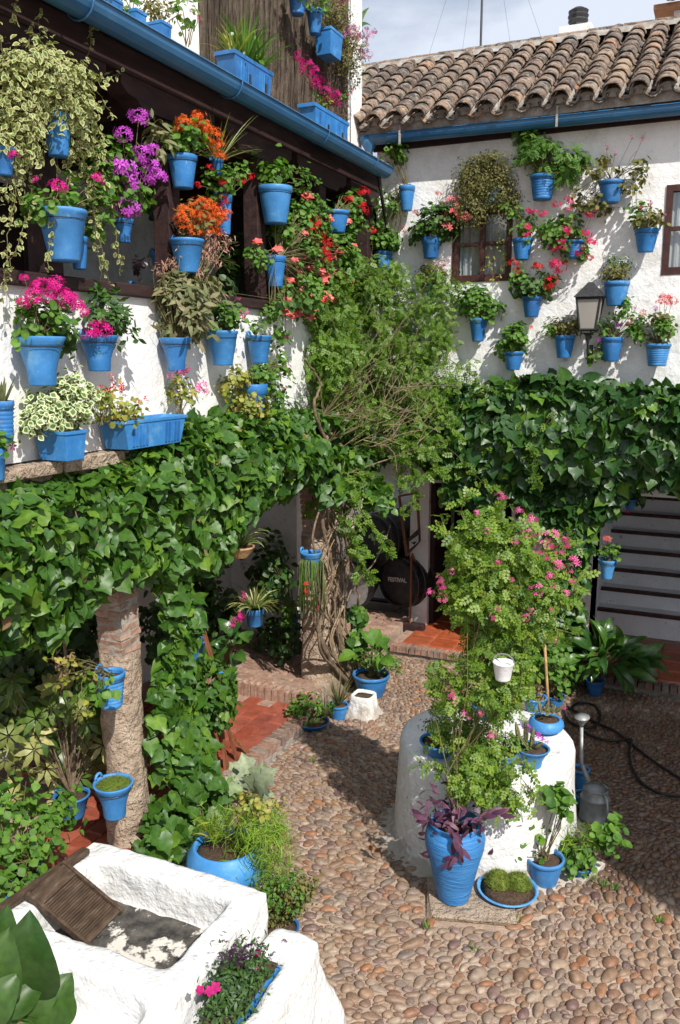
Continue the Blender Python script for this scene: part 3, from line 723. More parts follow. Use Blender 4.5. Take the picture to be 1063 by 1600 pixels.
def peb_mtx(i):
    x, y, a, b, th = placed[i]
    r_ = random.Random(i); h = (a * b) ** .5 * r_.uniform(.35, .72)
    m = Matrix.Translation((x, y, .002)) @ Matrix.Rotation(r_.gauss(0, .10), 4, 'X') @ Matrix.Rotation(r_.gauss(0, .10), 4, 'Y') @ Matrix.Rotation(th, 4, 'Z') @ Matrix.Diagonal((a, b, h, 1))
    return m, r_
Vs, Fs, Cs, off = [], [], [], 0
PA = [(np.array(V), F) for V, F in PEB]
pv, pf, pc = [], [], []
for i in range(len(placed)):
    m, r_ = peb_mtx(i)
    if i in singles:
        put('cobblestone', r_.choice(peb_me), ground, mtx=m); continue
    V, F = PA[r_.randrange(10)]
    A = np.array(m)[:3, :3]; b_ = np.array(m)[:3, 3]
    pv.append(V @ A.T + b_); pf.extend([tuple(q + off for q in f) for f in F]); off += len(V); pc.append(np.tile([r_.random(), .5, 0, 1], (len(V), 1)))
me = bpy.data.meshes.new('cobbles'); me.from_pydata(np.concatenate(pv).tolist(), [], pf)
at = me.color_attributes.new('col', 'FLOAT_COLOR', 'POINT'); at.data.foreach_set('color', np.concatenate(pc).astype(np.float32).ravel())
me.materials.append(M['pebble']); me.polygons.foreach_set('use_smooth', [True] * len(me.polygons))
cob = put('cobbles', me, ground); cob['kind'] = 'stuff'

# brick shapes with worn edges, sharing four meshes
def worn_box(name, sx, sy, sz, mat, seed, jit=.06):
    rnd = random.Random(seed); V = []
    nx = 3
    mb = MB()
    for z in (0, 1):
        for (ix, iy) in ((0, 0), (.5, -.01), (1, 0), (1.01, .5), (1, 1), (.5, 1.01), (0, 1), (-.01, .5)):
            ins = .05 if z else 0
            V.append(((ix * (1 - 2 * ins) + ins + rnd.uniform(-jit, jit) * .35 - .5) * sx, (iy * (1 - 2 * ins) + ins + rnd.uniform(-jit, jit) * .35 - .5) * sy, (z + (rnd.uniform(-jit, jit) if z else 0)) * sz))
    zz = V[8:]; V.append((0, 0, sz * (1 + rnd.uniform(0, jit))))
    F = [tuple(range(8))[::-1]] + [(k, (k + 1) % 8, 8 + (k + 1) % 8, 8 + k) for k in range(8)] + [(8 + k, 8 + (k + 1) % 8, 16) for k in range(8)]
    mb.add(V, F); me = bpy.data.meshes.new(name); me.from_pydata(mb.v, [], mb.f)
    at = me.color_attributes.new('col', 'FLOAT_COLOR', 'POINT'); at.data.foreach_set('color', np.array(mb.c, dtype=np.float32).ravel())
    me.materials.append(mat); return me

# gallery floor on the left, red tiles with brick kerb
gf = MB().box((-5.4, 2.2, -.05), (-3.33, 6.50, .085)).build('gallery_floor', M['grout']); gf['kind'] = 'structure'
ft = [worn_box('floor_tile', .285, .138, .018, M['red_tile'], 20 + i, .03) for i in range(4)]
rowi = 0; x = -3.40
while x > -4.75:
    y = 3.0 + (rowi % 2) * .145
    while y < 6.42:
        if y > 4.6 or x > -4.0:
            put('floor_tile', random.choice(ft), gf, mtx=Matrix.Translation((x, y, .083 + random.uniform(-.0015, .0015))) @ Matrix.Rotation(math.pi / 2 + random.gauss(0, .008), 4, 'Z'))
        y += .292
    x -= .145; rowi += 1
kb = MB().box((-3.33, 2.2, -.05), (-3.17, 6.50, .05)).build('kerb', M['mortar_old']); kb['kind'] = 'structure'
kbm = [worn_box('brick', .15, .066, .065, M['brick'], 30 + i, .14) for i in range(4)]
y = 2.9
while y < 6.5:
    put('brick', random.choice(kbm), kb, mtx=Matrix.Translation((-3.25 + random.uniform(-.006, .006), y, .045 + random.uniform(-.006, .003))) @ Matrix.Rotation(random.gauss(0, .03), 4, 'Z') @ Matrix.Rotation(random.gauss(0, .02), 4, 'Y'))
    y += .073
# raised terrace behind the step
tr = MB().box((-5.4, 6.58, -.05), (-3.24, 9.6, .19)).build('raised_terrace', M['mortar']); tr['kind'] = 'structure'
tb = [worn_box('brick', .07, .11, .20, M['column_brick'], 40 + i, .10) for i in range(4)]
x = -5.2
while x < -3.25:
    put('brick', random.choice(tb), tr, mtx=Matrix.Translation((x, 6.55 + random.uniform(-.006, .006), .0)) @ Matrix.Rotation(random.gauss(0, .03), 4, 'Z'))
    x += .074
# pink paving of the terrace, thin bricks flat
pv_ = [worn_box('paving_brick', .24, .11, .02, M['column_brick'], 50 + i, .06) for i in range(4)]
rowi = 0; y = 6.70
while y < 9.3:
    x = -3.36 - (rowi % 2) * .12
    while x > -4.3:
        put('paving_brick', random.choice(pv_), tr, mtx=Matrix.Translation((x, y, .185 + random.uniform(-.002, .002))) @ Matrix.Rotation(random.gauss(0, .03), 4, 'Z'))
        x -= .25
    y += .12; rowi += 1
# platform of orange tiles before the door and the stair
pf_ = MB().box((-3.2, 8.46, -.05), (2.2, 12.0, .115)).build('door_platform', M['grout']); pf_['kind'] = 'structure'
ot = [worn_box('floor_tile', .296, .296, .018, M['orange_tile'], 60 + i, .02) for i in range(3)]
x = -2.95
while x < .3:
    y = 8.61
    while y < 9.8:
        put('floor_tile', random.choice(ot), pf_, mtx=Matrix.Translation((x, y, .113)))
        y += .30
    x += .30
kp = MB().box((-3.2, 8.36, -.05), (2.2, 8.458, .06)).build('kerb', M['mortar_old']); kp['kind'] = 'structure'
x = -3.15
while x < .35:
    put('brick', random.choice(kbm), kp, mtx=Matrix.Translation((x, 8.405 + random.uniform(-.006, .006), .052)) @ Matrix.Rotation(math.pi / 2 + random.gauss(0, .04), 4, 'Z'))
    x += .073
# white skirt at the foot of walls is part of each wall

# ================================================================== GALLERY BUILDING (left)
GB = thing('gallery_building', 'whitewashed gallery with brown posts and a blue gutter on the left side', 'building', (XW, 5, 0))
def gp(mb, name, mat, parent=GB, **k):
    r = rel(mb, (XW, 5, 0)) if parent is GB else mb
    return mb.build(name, M[mat], parent, **k)
def gp2(mb, name, mat, parent, **k):       # sub-part, built in the same local frame as GB parts
    rel(mb, (XW, 5, 0)); return mb.build(name, M[mat], parent, **k)
def wall_grid(mb, axis, c, a0, a1, z0, z1, amp=.008, step=.12, back=.25):
    """uneven plaster face with a flat back; axis 'X' = plane of constant x facing +x; 'Y' = plane of constant y facing -y"""
    na = max(1, int((a1 - a0) / step)); nz_ = max(1, int((z1 - z0) / step)); V = []; F = []
    for j in range(nz_ + 1):
        for i in range(na + 1):
            a = a0 + (a1 - a0) * i / na; z = z0 + (z1 - z0) * j / nz_
            d = amp * (mnoise.noise(Vector((a * 1.7, z * 1.7, c))) + .5 * mnoise.noise(Vector((a * 5, z * 5, c + 9))))
            V.append((c + d, a, z) if axis == 'X' else (a, c - d, z))
    w = na + 1
    for j in range(nz_):
        for i in range(na):
            q = (j * w + i, j * w + i + 1, (j + 1) * w + i + 1, (j + 1) * w + i)
            F.append(q if axis == 'X' else q)
    mb.add(V, F)
    if axis == 'X': mb.box((c - back, a0, z0), (c - .012, a1, z1))
    else: mb.box((a0, c + .012, z0), (a1, c + back, z1))
# parapet, ledge
mb = MB(); wall_grid(mb, 'X', XW, 1.2, YW - .01, 2.74, 3.66); gp(mb, 'parapet', 'plaster', smooth=False)
mb = MB(); wall_grid(mb, 'X', XW + .01, 1.2, YW - .01, 2.25, 2.60, back=.35); gp(mb, 'floor_beam', 'plaster_old')
mb = MB().box((XW - .3, 1.2, 2.60), (XW + .03, YW - .01, 2.655)); ledge = gp(mb, 'stone_ledge', 'stone')
y = 2.3
while y < 5.6:
    ln = random.uniform(.16, .34)
    s_ = MB().box((-.04, 0, 0), (.10 + random.uniform(-.02, .02), ln - .015, .078)); 
    s_.v = [(a + random.uniform(-.012, .012), b + random.uniform(-.01, .01), c + random.uniform(-.01, .008)) for a, b, c in s_.v]
    s_.v = [(a + XW, b + y, c + 2.657) for a, b, c in s_.v]
    gp2(s_, 'stone', 'stone', ledge, bevel=.012)
    y += ln
mb = MB().box((XW - .16, 1.2, 3.662), (XW + .045, YW - .02, 3.735)); gp(mb, 'sill', 'wood_dark', bevel=.008)
POSTY = [2.55, 3.65, 4.78, 5.93, 7.03, 8.14]
for yy in POSTY:
    p_ = gp(MB().box((XW - .10, yy - .065, 3.737), (XW + .03, yy + .065, 4.78)), 'post', 'wood_dark', bevel=.008)
    # carved bracket on the post head
    pr = [(-.50, .16), (-.50, .10), (-.44, .055), (-.36, .045), (-.30, .0), (.30, .0), (.36, .045), (.44, .055), (.50, .10), (.50, .16)]
    V = [(XW - .10, yy + a, 4.782 + b) for a, b in pr] + [(XW + .035, yy + a, 4.782 + b) for a, b in pr]
    n = len(pr); F = [tuple(range(n)), tuple(range(n, 2 * n))[::-1]] + [(k, k + n, (k + 1) % n + n, (k + 1) % n) for k in range(n)]
    gp2(MB().add(V, F), 'bracket', 'wood_dark', p_)
gp(MB().box((XW - .12, 1.2, 4.944), (XW + .05, YW - .02, 5.10)), 'head_beam', 'wood_dark', bevel=.01)
gp(MB().box((XW - .10, 1.2, 5.102), (XW + .12, YW - .02, 5.13)), 'eaves_board', 'wood_dark')
gp(MB().box((-5.6, 1.2, 5.0), (XW - .13, YW - .02, 5.06)), 'ceiling', 'wood_dark')
y = 1.5
while y < 8.3:
    gp(MB().box((-5.55, y - .05, 4.86), (XW - .125, y + .05, 4.998)), 'ceiling_joist', 'wood_dark'); y += .55
mb = MB(); wall_grid(mb, 'X', -5.30, 1.2, 8.6, 2.70, 5.0); gp(mb, 'rear_wall', 'plaster_old')
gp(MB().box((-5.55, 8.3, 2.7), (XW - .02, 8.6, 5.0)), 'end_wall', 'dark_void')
d_ = gp(MB().box((-5.27, 4.55, 2.78), (-5.22, 5.75, 4.62)), 'door', 'wood_dark')
for k in range(5): gp2(MB().box((-5.217, 4.60 + k * .23, 2.85), (-5.20, 4.80 + k * .23, 4.55)), 'panel', 'wood_dark', d_, bevel=.01)
gp(MB().box((-5.5, 1.2, 2.605), (XW - .31, 8.3, 2.70)), 'upper_floor', 'wood_dark')
# ground floor rear wall and end
mb = MB(); wall_grid(mb, 'X', -5.05, 1.2, 9.6, 0, 2.6); gp(mb, 'lower_rear_wall', 'plaster')
mb = MB(); wall_grid(mb, 'Y', 7.95, -5.0, -4.15, .19, 2.24); gp(mb, 'inner_wall', 'plaster_old')
# roof edge + gutter
gp(MB().box((-3.75, 1.2, 5.132), (XW + .17, YW + .05, 5.145)), 'roof_board', 'wood_dark')
mb = MB(); 
y = 1.3
ed = gp(MB().box((-3.72, 1.2, 5.147), (XW + .16, YW + .04, 5.16)), 'roof_edge', 'terracotta')
while y < 8.3:
    V = []; n = 6
    for e_ in (0, 1):
        for k in range(n + 1):
            a = math.pi * k / n; V.append((XW - .14 + e_ * .335, y + .085 + math.cos(a) * .082, 5.150 + .022 - e_ * .012 + math.sin(a) * .018))
    F = [(k, k + 1, n + 2 + k, n + 1 + k) for k in range(n)] + [tuple(range(n + 1)), tuple(range(n + 1, 2 * n + 2))[::-1]]
    gp2(MB().add(V, F), 'edge_tile', 'terracotta', ed, smooth=False); y += .175
def gutter_mesh(mb, p0, p1, r, outward, n=10):
    p0 = Vector(p0); p1 = Vector(p1); o = Vector(outward); V = []; F = []
    prof = []
    for k in range(n + 1):
        a = math.pi * k / n; prof.append((math.cos(a) * r, -math.sin(a) * r))
    prof = [(prof[0][0] + .012, .006), (prof[0][0] + .006, .014)] + prof + [(prof[-1][0], .02)]
    inner = [(x * .93, y * .93) for x, y in reversed(prof[2:])]
    pr = prof + inner; m = len(pr)
    for p in (p0, p1):
        for (a, b) in pr: V.append(p + o * a + Vector((0, 0, b)))
    F = [(k, (k + 1) % m, m + (k + 1) % m, m + k) for k in range(m)] + [tuple(range(m))[::-1], tuple(range(m, 2 * m))]
    mb.add(V, F)
GX, GZ = -3.15, 5.10
mb = MB(); gutter_mesh(mb, (GX, 1.2, GZ), (GX, 7.95, GZ - .03), .085, (1, 0, 0))
# closed end
V = [(GX + math.cos(a) * .083, 7.952, GZ - .03 - math.sin(a) * .083) for a in np.linspace(0, math.pi, 11)]
mb.add(V, [tuple(range(11))]); V2 = [(x, 7.958, z) for x, _, z in V]; mb.add(V2, [tuple(range(11))[::-1]])
gut = gp(mb, 'gutter', 'gutter', smooth=False)
for yy in (2.3, 3.7, 5.15, 6.5, 7.55):
    pts = [(GX + math.cos(a) * .094, yy, GZ - .015 - math.sin(a) * .094) for a in np.linspace(-.1, math.pi, 12)] + [(XW + .10, yy, GZ + .06)]
    gp2(MB().tube(pts, .006, 5), 'strap', 'gutter', gut)
gp(MB().tube([(GX - .02, 7.85, GZ - .11), (-3.2, 8.05, 4.75), (-3.22, 8.25, 4.5), (-3.24, 8.29, 3.6), (-3.24, 8.29, 2.9)], .018, 8), 'drain_hose', 'black', smooth=True)

# terrace wall above the gallery: white piers, cane screen
TX = -3.58
mb = MB(); wall_grid(mb, 'X', TX + .04, 1.5, 5.38, 5.16, 7.4); gp(mb, 'terrace_wall', 'plaster')
mb = MB(); wall_grid(mb, 'X', TX + .08, 7.92, 8.20, 5.16, 6.72); mb.box((TX - .3, 8.192, 5.2), (TX + .075, 8.20, 6.72)); 
gp(mb, 'terrace_pier', 'plaster_old')
SC = thing('cane_screen', 'grey brown heather screen above the blue gutter, planters hung on it', 'screen', (TX, 5.4, 5.15))
y = 5.43
while y < 7.92:
    w = random.uniform(.035, .055); mb = MB()
    pts = []; rs = []
    for k in range(9):
        z = .0 + k * .27; pts.append((random.uniform(-.012, .012), y - 5.4 + w + random.uniform(-.006, .006), z)); rs.append(w * random.uniform(.92, 1.1))
    mb.tube(pts, rs, 7); mb.build('cane_bundle', M['cane'], SC, smooth=True); y += w * 2 - .004
# thin twigs over the screen
mb = MB()
for _ in range(260):
    y0 = random.uniform(0.05, 2.5); z0 = random.uniform(0, 1.7); l = random.uniform(.2, .7)
    mb.tube([(.05, y0, z0), (.058 + random.uniform(0, .01), y0 + random.uniform(-.02, .02), z0 + l)], .0035, 3)
o = mb.build('twigs', M['cane'], SC); o['kind'] = 'stuff'

# ================================================================== STONE PILLARS
def pillar(name, label, y0, base_r, zb, brick_from, seed, x0=-3.42):
    t = thing(name, label, 'pillar', (x0, y0, zb))
    rnd = random.Random(seed); nz_ = 44; n = 36; V = []; F = []; H = brick_from - zb
    for j in range(nz_ + 1):
        z = H * j / nz_
        for k in range(n):
            a = 2 * math.pi * k / n; sq = (abs(math.cos(a)) ** 4 + abs(math.sin(a)) ** 4) ** -.25
            r = base_r * (sq * .35 + .65) * (1 + .06 * mnoise.noise(Vector((math.cos(a) * 9, math.sin(a) * 9, z * 14 + seed))) + .16 * mnoise.noise(Vector((math.cos(a) * 1.5, math.sin(a) * 1.5, z * 2.4 + seed))) + .07 * mnoise.noise(Vector((math.cos(a) * 4, math.sin(a) * 4, z * 7 + seed)))) * (1.06 - .12 * z / H)
            V.append((math.cos(a) * r, math.sin(a) * r, z))
    for j in range(nz_):
        for k in range(n): F.append((j * n + k, j * n + (k + 1) % n, (j + 1) * n + (k + 1) % n, (j + 1) * n + k))
    F.append(tuple(nz_ * n + k for k in range(n)))
    MB().add(V, F).build('shaft', M['stone'], t, smooth=True)
    z = H + .008; w = base_r * 1.55; ci = 0
    core = MB().box((-w * .46, -w * .46, H), (w * .46, w * .46, 2.24 - zb)); core.build('mortar_core', M['mortar_old'], t)
    while z + zb < 2.22:
        g_ = 1.0 + .5 * max(0, (z + zb - 1.75)) 
        ww = w * (.95 + rnd.uniform(-.02, .03)) * g_
        for (sx, sy) in ((-.25, -.25), (.25, -.25), (-.25, .25), (.25, .25)):
            cxx = sx * ww; cyy = sy * ww; hw = ww * .245
            b_ = MB().box((cxx - hw, cyy - hw, z), (cxx + hw, cyy + hw, z + .036), tint=rnd.random())
            b_.v = [(a + rnd.uniform(-.006, .006), b + rnd.uniform(-.006, .006), c + rnd.uniform(-.002, .002)) for a, b, c in b_.v]
            b_.build('brick', M['column_brick'], t)
        z += .050; ci += 1
    return t
pillar('stone_pillar', 'rough pinkish stone pillar with brick top at the left, two blue pots hung on it', 4.10, .128, .0, 1.42, 3, -3.44)
pillar('stone_pillar', 'pale stone column in the middle wound with twisted vine stems, thin brick head', 7.02, .165, .0, 1.62, 8, -3.42)

# ================================================================== BACK HOUSE
BH = thing('back_house', 'white two storey house with old clay tile roof at the back', 'house', (-1.5, YW, 0))
def bp(mb, name, mat, parent=BH, **k):
    rel(mb, (-1.5, YW, 0)); return mb.build(name, M[mat], parent, **k)
# windows: left one and right one
w1a = onY(706, 442, YW); w1b = onY(802, 330, YW); w2a = onY(1033, 430, YW); w2b = onY(1037, 290, YW)
WIN = [(w1a[0], w1b[0] + .0, w1a[2] , w1b[2] + .05), (w2a[0], w2a[0] + .62, w2a[2], w2b[2])]
x0, x1 = -3.39, 2.6; zt = 5.40; zb = 2.25
cuts = sorted(WIN)
mb = MB(); xs = x0
for (a, b, c, d) in cuts:
    wall_grid(mb, 'Y', YW, xs, a, zb, zt); wall_grid(mb, 'Y', YW, a, b, zb, c); wall_grid(mb, 'Y', YW, a, b, d, zt); xs = b
wall_grid(mb, 'Y', YW, xs, x1, zb, zt)
bp(mb, 'upper_wall', 'plaster_old')
for (a, b, c, d) in WIN:
    f = .055
    fr = MB().box((a, YW - .012, c), (b, YW + .07, c + f * 1.2)).box((a, YW - .012, d - f), (b, YW + .07, d)).box((a, YW - .012, c + f * 1.2), (a + f, YW + .07, d - f)).box((b - f, YW - .012, c + f * 1.2), (b, YW + .07, d - f))
    mx_ = (a + b) / 2; fr.box((mx_ - .024, YW + .005, c + f * 1.2), (mx_ + .024, YW + .055, d - f))
    zm = c + (d - c) * .52
    fr.box((a + f, YW + .01, zm - .018), (mx_ - .024, YW + .05, zm + .018)).box((mx_ + .024, YW + .01, zm - .018), (b - f, YW + .05, zm + .018))
    w = bp(fr, 'window', 'window_wood')
    # local frame of the window equals the house frame
    for (pa, pb) in ((a + f, mx_ - .024), (mx_ + .024, b - f)):
        for (qa, qb) in ((c + f * 1.2, zm - .018), (zm + .018, d - f)):
            bp(MB().box((pa, YW + .026, qa), (pb, YW + .030, qb)), 'pane', 'glass', w)
    V = []; F = []; m = 26
    for j in (0, 1):
        for k in range(m + 1): V.append((a + f + (b - a - 2 * f) * k / m, YW + .085 + .012 * math.sin(k * 1.9), c + .05 if j == 0 else d - .05))
    F = [(k, k + 1, m + 2 + k, m + 1 + k) for k in range(m)]
    cu = MB().add(V, F); bp(cu, 'curtain', 'curtain', w)
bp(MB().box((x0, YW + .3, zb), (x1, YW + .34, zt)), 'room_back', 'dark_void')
# soffit, eaves, gutter
EZ = 5.46
bp(MB().box((-3.42, 8.13, 5.405), (2.6, YW + .30, 5.44)), 'soffit', 'wood_dark')
bp(MB().box((-3.42, YW - .035, 5.33), (2.6, YW - .002, 5.403)), 'wall_plate', 'wood_dark')
mb = MB(); gutter_mesh(mb, (-3.47, 8.165, 5.43), (2.6, 8.165, 5.36), .072, (0, -1, 0))
gt = bp(mb, 'gutter', 'gutter')
bp(MB().lathe([(.035, -.19), (.036, -.12), (.075, -.06), (.078, .01)], 14, (-3.40, 8.165, 5.42), axis=None), 'funnel', 'gutter', gt, smooth=True)
for xx in (-3.05, -1.55, -.1): bp(MB().box((xx - .01, 8.082, 5.32), (xx + .01, 8.092, 5.50)), 'hanger', 'mortar_old', gt)
TH = math.radians(31); SY, SZ = 8.08, 5.47
def slope(s, off=0): return (SY + s * math.cos(TH) - off * math.sin(TH), SZ + s * math.sin(TH) + off * math.cos(TH))
SL = 2.05
rb = MB(); (ya, za), (yb, zb_) = slope(.06, -.02), slope(SL, -.02)
rb.add([(-4.6, ya, za), (2.6, ya, za), (2.6, yb, zb_), (-4.6, yb, zb_), (-4.6, ya, za - .06), (2.6, ya, za - .06), (2.6, yb, zb_ - .06), (-4.6, yb, zb_ - .06)],
       [(0, 1, 2, 3), (4, 7, 6, 5), (0, 4, 5, 1), (1, 5, 6, 2), (2, 6, 7, 3), (3, 7, 4, 0)])
roof = bp(rb, 'roof', 'mortar_old')
def tile_mesh(seed, concave):
    rnd = random.Random(seed); n = 8; V = []; F = []
    L = .36; r0 = .092 if not concave else .088; r1 = .074 if not concave else .100; t = .014
    if concave: r0, r1 = .078, .096
    for (rr, tt) in ((0, 0), (0, t)):
        for e in range(3):
            y = L * e / 2; r = r0 + (r1 - r0) * e / 2 - tt
            for k in range(n + 1):
                a = math.pi * (.04 + .92 * k / n); s_ = -1 if concave else 1
                V.append((math.cos(a) * r + rnd.uniform(-.0015, .0015), y + (rnd.uniform(-.008, .008) if e == 0 else 0), s_ * math.sin(a) * r * .92 + rnd.uniform(-.0015, .0015)))
    w = n + 1; o = 3 * w
    for e in range(2):
        for k in range(n):
            F.append((e * w + k, e * w + k + 1, (e + 1) * w + k + 1, (e + 1) * w + k)); F.append((o + e * w + k, o + (e + 1) * w + k, o + (e + 1) * w + k + 1, o + e * w + k + 1))
    for k in range(n): F.append((k, o + k, o + k + 1, k + 1)); F.append((2 * w + k, 2 * w + k + 1, o + 2 * w + k + 1, o + 2 * w + k))
    mb = MB().add(V, F); me = bpy.data.meshes.new('roof_tile'); me.from_pydata(mb.v, [], mb.f)
    at = me.color_attributes.new('col', 'FLOAT_COLOR', 'POINT'); at.data.foreach_set('color', np.array(mb.c, dtype=np.float32).ravel())
    me.materials.append(M['tile_roof']); me.polygons.foreach_set('use_smooth', [True] * len(me.polygons)); return me
COV = [tile_mesh(70 + i, False) for i in range(4)]; PAN = [tile_mesh(80 + i, True) for i in range(4)]
sp = .222; ex = .205; ncol = int((.3 + 3.40) / sp) + 1; NL = 6
cnt = 0
for c in range(-NL, ncol):
    xc = -3.30 + c * sp
    for r in range(10):
        s = -.03 + r * ex + random.uniform(-.012, .012)
        for kind in (0, 1):
            yy, zz = slope(s if kind else s + .01, .052 + (.035 if kind else .030))
            if kind == 0 and r > 9: continue
            xx = xc + (0 if kind else sp / 2) + random.uniform(-.006, .006)
            if not 545 < proj((xx, yy + .2, zz))[0] < 1085: continue
            m = Matrix.Translation((xx + 1.5, yy - YW, zz - (0 if kind else 0.0))) @ Matrix.Rotation(TH - math.radians(3.0) + random.gauss(0, .012), 4, 'X') @ Matrix.Rotation(random.gauss(0, .02), 4, 'Y') @ Matrix.Rotation(random.gauss(0, .015), 4, 'Z')
            put('roof_tile' if kind else 'channel_tile', random.choice(COV if kind else PAN), roof, mtx=m); cnt += 1
# mortar bed under the eaves tiles
mb = MB()
for c in range(ncol):
    xc = -3.30 + c * sp; V = []; n = 8
    for e in (0, 1):
        for k in range(n + 1):
            a = math.pi * k / n; yy, zz = slope(.03 + e * .25, .035); V.append((xc + math.cos(a) * .088, yy, zz + math.sin(a) * .072))
    F = [(k, k + 1, n + 2 + k, n + 1 + k) for k in range(n)] + [tuple(range(n + 1))]
    mb.add(V, F)
    yy, zz = slope(.04, 0); mb.box((xc - sp / 2, yy + .002, zz - .055), (xc + sp / 2 , yy + .05, zz + .036))
bp(mb, 'eaves_mortar', 'mortar_old', roof)
# ridge
yy, zz = slope(SL, .06)
mb = MB(); V = []; F = []; nx = 60
for i in range(nx + 1):
    x = -4.6 + 7.2 * i / nx
    for (dy, dz) in ((-.18, -.035), (-.11, .045), (0, .075), (.12, .05), (.22, -.1)):
        V.append((x, yy + dy + random.uniform(-.008, .008), zz + dz + random.uniform(-.008, .008)))
for i in range(nx):
    for k in range(4): F.append((i * 5 + k, (i + 1) * 5 + k, (i + 1) * 5 + k + 1, i * 5 + k + 1))
mb.add(V, F); bp(mb, 'ridge_mortar', 'mortar_old', roof)
x = -4.6
while x < .5:
    ln = random.uniform(.30, .36); V = []; n = 6
    for e in (0, 1):
        for k in range(n + 1):
            a = math.pi * k / n; V.append((x + e * (ln - .01), yy + .03 + math.cos(a) * (.085 - e * .006), zz + .055 + math.sin(a) * (.060 - e * .006)))
    F = [(k, k + 1, n + 2 + k, n + 1 + k) for k in range(n)] + [tuple(range(n + 1)), tuple(range(n + 1, 2 * n + 2))[::-1]]
    bp(MB().add(V, F), 'ridge_tile', 'tile_roof', roof); x += ln
# chimney
cpt = onY(903, 44, 12.0)
ch = bp(MB().box((cpt[0] - .20, 11.8, 6.0), (cpt[0] + .20, 12.2, cpt[2] - .02)), 'chimney', 'plaster')
bp(MB().lathe([(.11, 0), (.115, .03), (.10, .06), (.13, .10), (.12, .12), (.135, .16), (.12, .18), (.13, .22), (.06, .26), (.001, .27)], 12, (cpt[0] , 12.0, cpt[2] - .02), tint=.3), 'chimney_pot', 'iron', ch, smooth=False)
# piece of another roof, top right
UH = thing('upper_house', 'white wall with tiled eave rising behind the ridge at the upper right corner', 'house', (0.2, 13, 0))
q = onY(1020, 62, 13.0); q2 = onY(1020, 22, 13.0)
MB().box((q[0] + .25 - .2, 0, 5.5), (q[0] + 3, .4, q2[2])).build('wall', M['plaster'], UH)
MB().box((q[0] - .2 + .0, -.15, q2[2]), (q[0] + 3, .5, q2[2] + .06)).build('eave', M['terracotta'], UH)
for k in range(8):
    put('roof_tile', COV[k % 4], UH, mtx=Matrix.Translation((q[0] - .1 + k * .236, -.28, q2[2] + .09)) @ Matrix.Rotation(math.radians(22), 4, 'X'))
    put('roof_tile', PAN[k % 4], UH, mtx=Matrix.Translation((q[0] + .018 + k * .236, -.28, q2[2] + .10)) @ Matrix.Rotation(math.radians(22), 4, 'X'))
UH['label'] = 'small white house wall with tiled eave rising behind the ridge at the upper right corner'
# aerial mast
am = onY(751, 84, 10.4)
MT = thing('aerial_mast', 'thin grey metal aerial mast with guy wires behind the roof ridge', 'mast', (am[0], 10.4, 6.3))
MB().tube([(0, 0, 0), (0, 0, 2.6)], .014, 6).build('pole', M['iron'], MT)
for (dx, dy) in ((-.9, .2), (.35, .5), (.9, -.1), (-.45, .5)):
    MB().tube([(0, 0, 2.4), (dx, dy, .1)], .0016, 3).build('guy_wire', M['iron'], MT)

# lower storey of the back house: lintel, jamb, wall pieces, stair
bp(MB().box((-3.39, YW + .02, 1.98), (2.6, YW + .32, 2.245)), 'lintel', 'plaster_old')
bp(MB().box((-3.2, YW + .33, 2.30), (2.6, 12.4, 2.40)), 'floor_slab', 'wood_dark')
# alcove wall behind the barrels, door jamb, wall right of the door
jl = onY(640, 900, 9.15); jr = onY(668, 900, 9.15)
mb = MB(); wall_grid(mb, 'Y', 9.95, -4.2, jr[0], 0.11, 2.29, amp=.012); bp(mb, 'alcove_wall', 'plaster_old')
mb = MB(); wall_grid(mb, 'Y', 9.15, jl[0], jr[0], .115, 2.29, amp=.01, back=.7); bp(mb, 'door_jamb', 'plaster_old')
ra = onY(800, 800, 9.15); rb2 = onY(925, 900, 9.15)
mb = MB(); wall_grid(mb, 'Y', 9.15, ra[0], rb2[0] - .0, .115, 2.29, amp=.01, back=.5); bp(mb, 'inner_wall', 'plaster_old')
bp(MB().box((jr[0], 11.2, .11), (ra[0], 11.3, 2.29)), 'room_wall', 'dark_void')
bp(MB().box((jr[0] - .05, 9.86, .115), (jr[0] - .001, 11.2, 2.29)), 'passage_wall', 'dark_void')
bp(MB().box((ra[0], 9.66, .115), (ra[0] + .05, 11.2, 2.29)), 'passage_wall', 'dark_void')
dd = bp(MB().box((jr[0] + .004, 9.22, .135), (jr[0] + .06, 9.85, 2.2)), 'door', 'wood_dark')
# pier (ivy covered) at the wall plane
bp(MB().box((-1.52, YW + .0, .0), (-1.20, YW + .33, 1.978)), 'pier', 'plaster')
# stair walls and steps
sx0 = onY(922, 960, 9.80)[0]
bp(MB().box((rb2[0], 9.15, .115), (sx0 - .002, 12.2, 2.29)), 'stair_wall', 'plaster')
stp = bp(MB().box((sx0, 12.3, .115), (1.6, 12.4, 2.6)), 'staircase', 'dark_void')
z = .133; yy = 9.80
for k in range(9):
    h = .27 if k == 0 else .188
    stt = MB().box((sx0, yy, .12), (1.6, 12.29, z + h) if k == 8 else (1.6, yy + .30, z + h))
    st_ = bp(stt, 'step', 'step', stp)
    bp(MB().box((sx0 + .002, yy - .02, z + h - .034), (1.6, yy + .05, z + h + .003)), 'nosing', 'window_wood', stp, bevel=.006)
    z += h; yy += .235
bp(MB().box((-.0 + .55, 9.2, .115), (1.6, 9.7, 2.29)), 'stair_wall', 'plaster')

# ================================================================== SIDE HOUSE (right of the frame, its eave shades the cobbles)
SH = thing('side_house', 'tall white house wall beyond the right edge whose shadow lies on the cobbles', 'house', (2.1, 6, 0))
MB().box((0, -2.85, 0), (3.0, 3.6, 3.90)).build('wall', M['plaster'], SH)
MB().box((-.06, -2.91, 3.902), (3.06, 3.66, 3.97)).build('coping', M['terracotta'], SH)

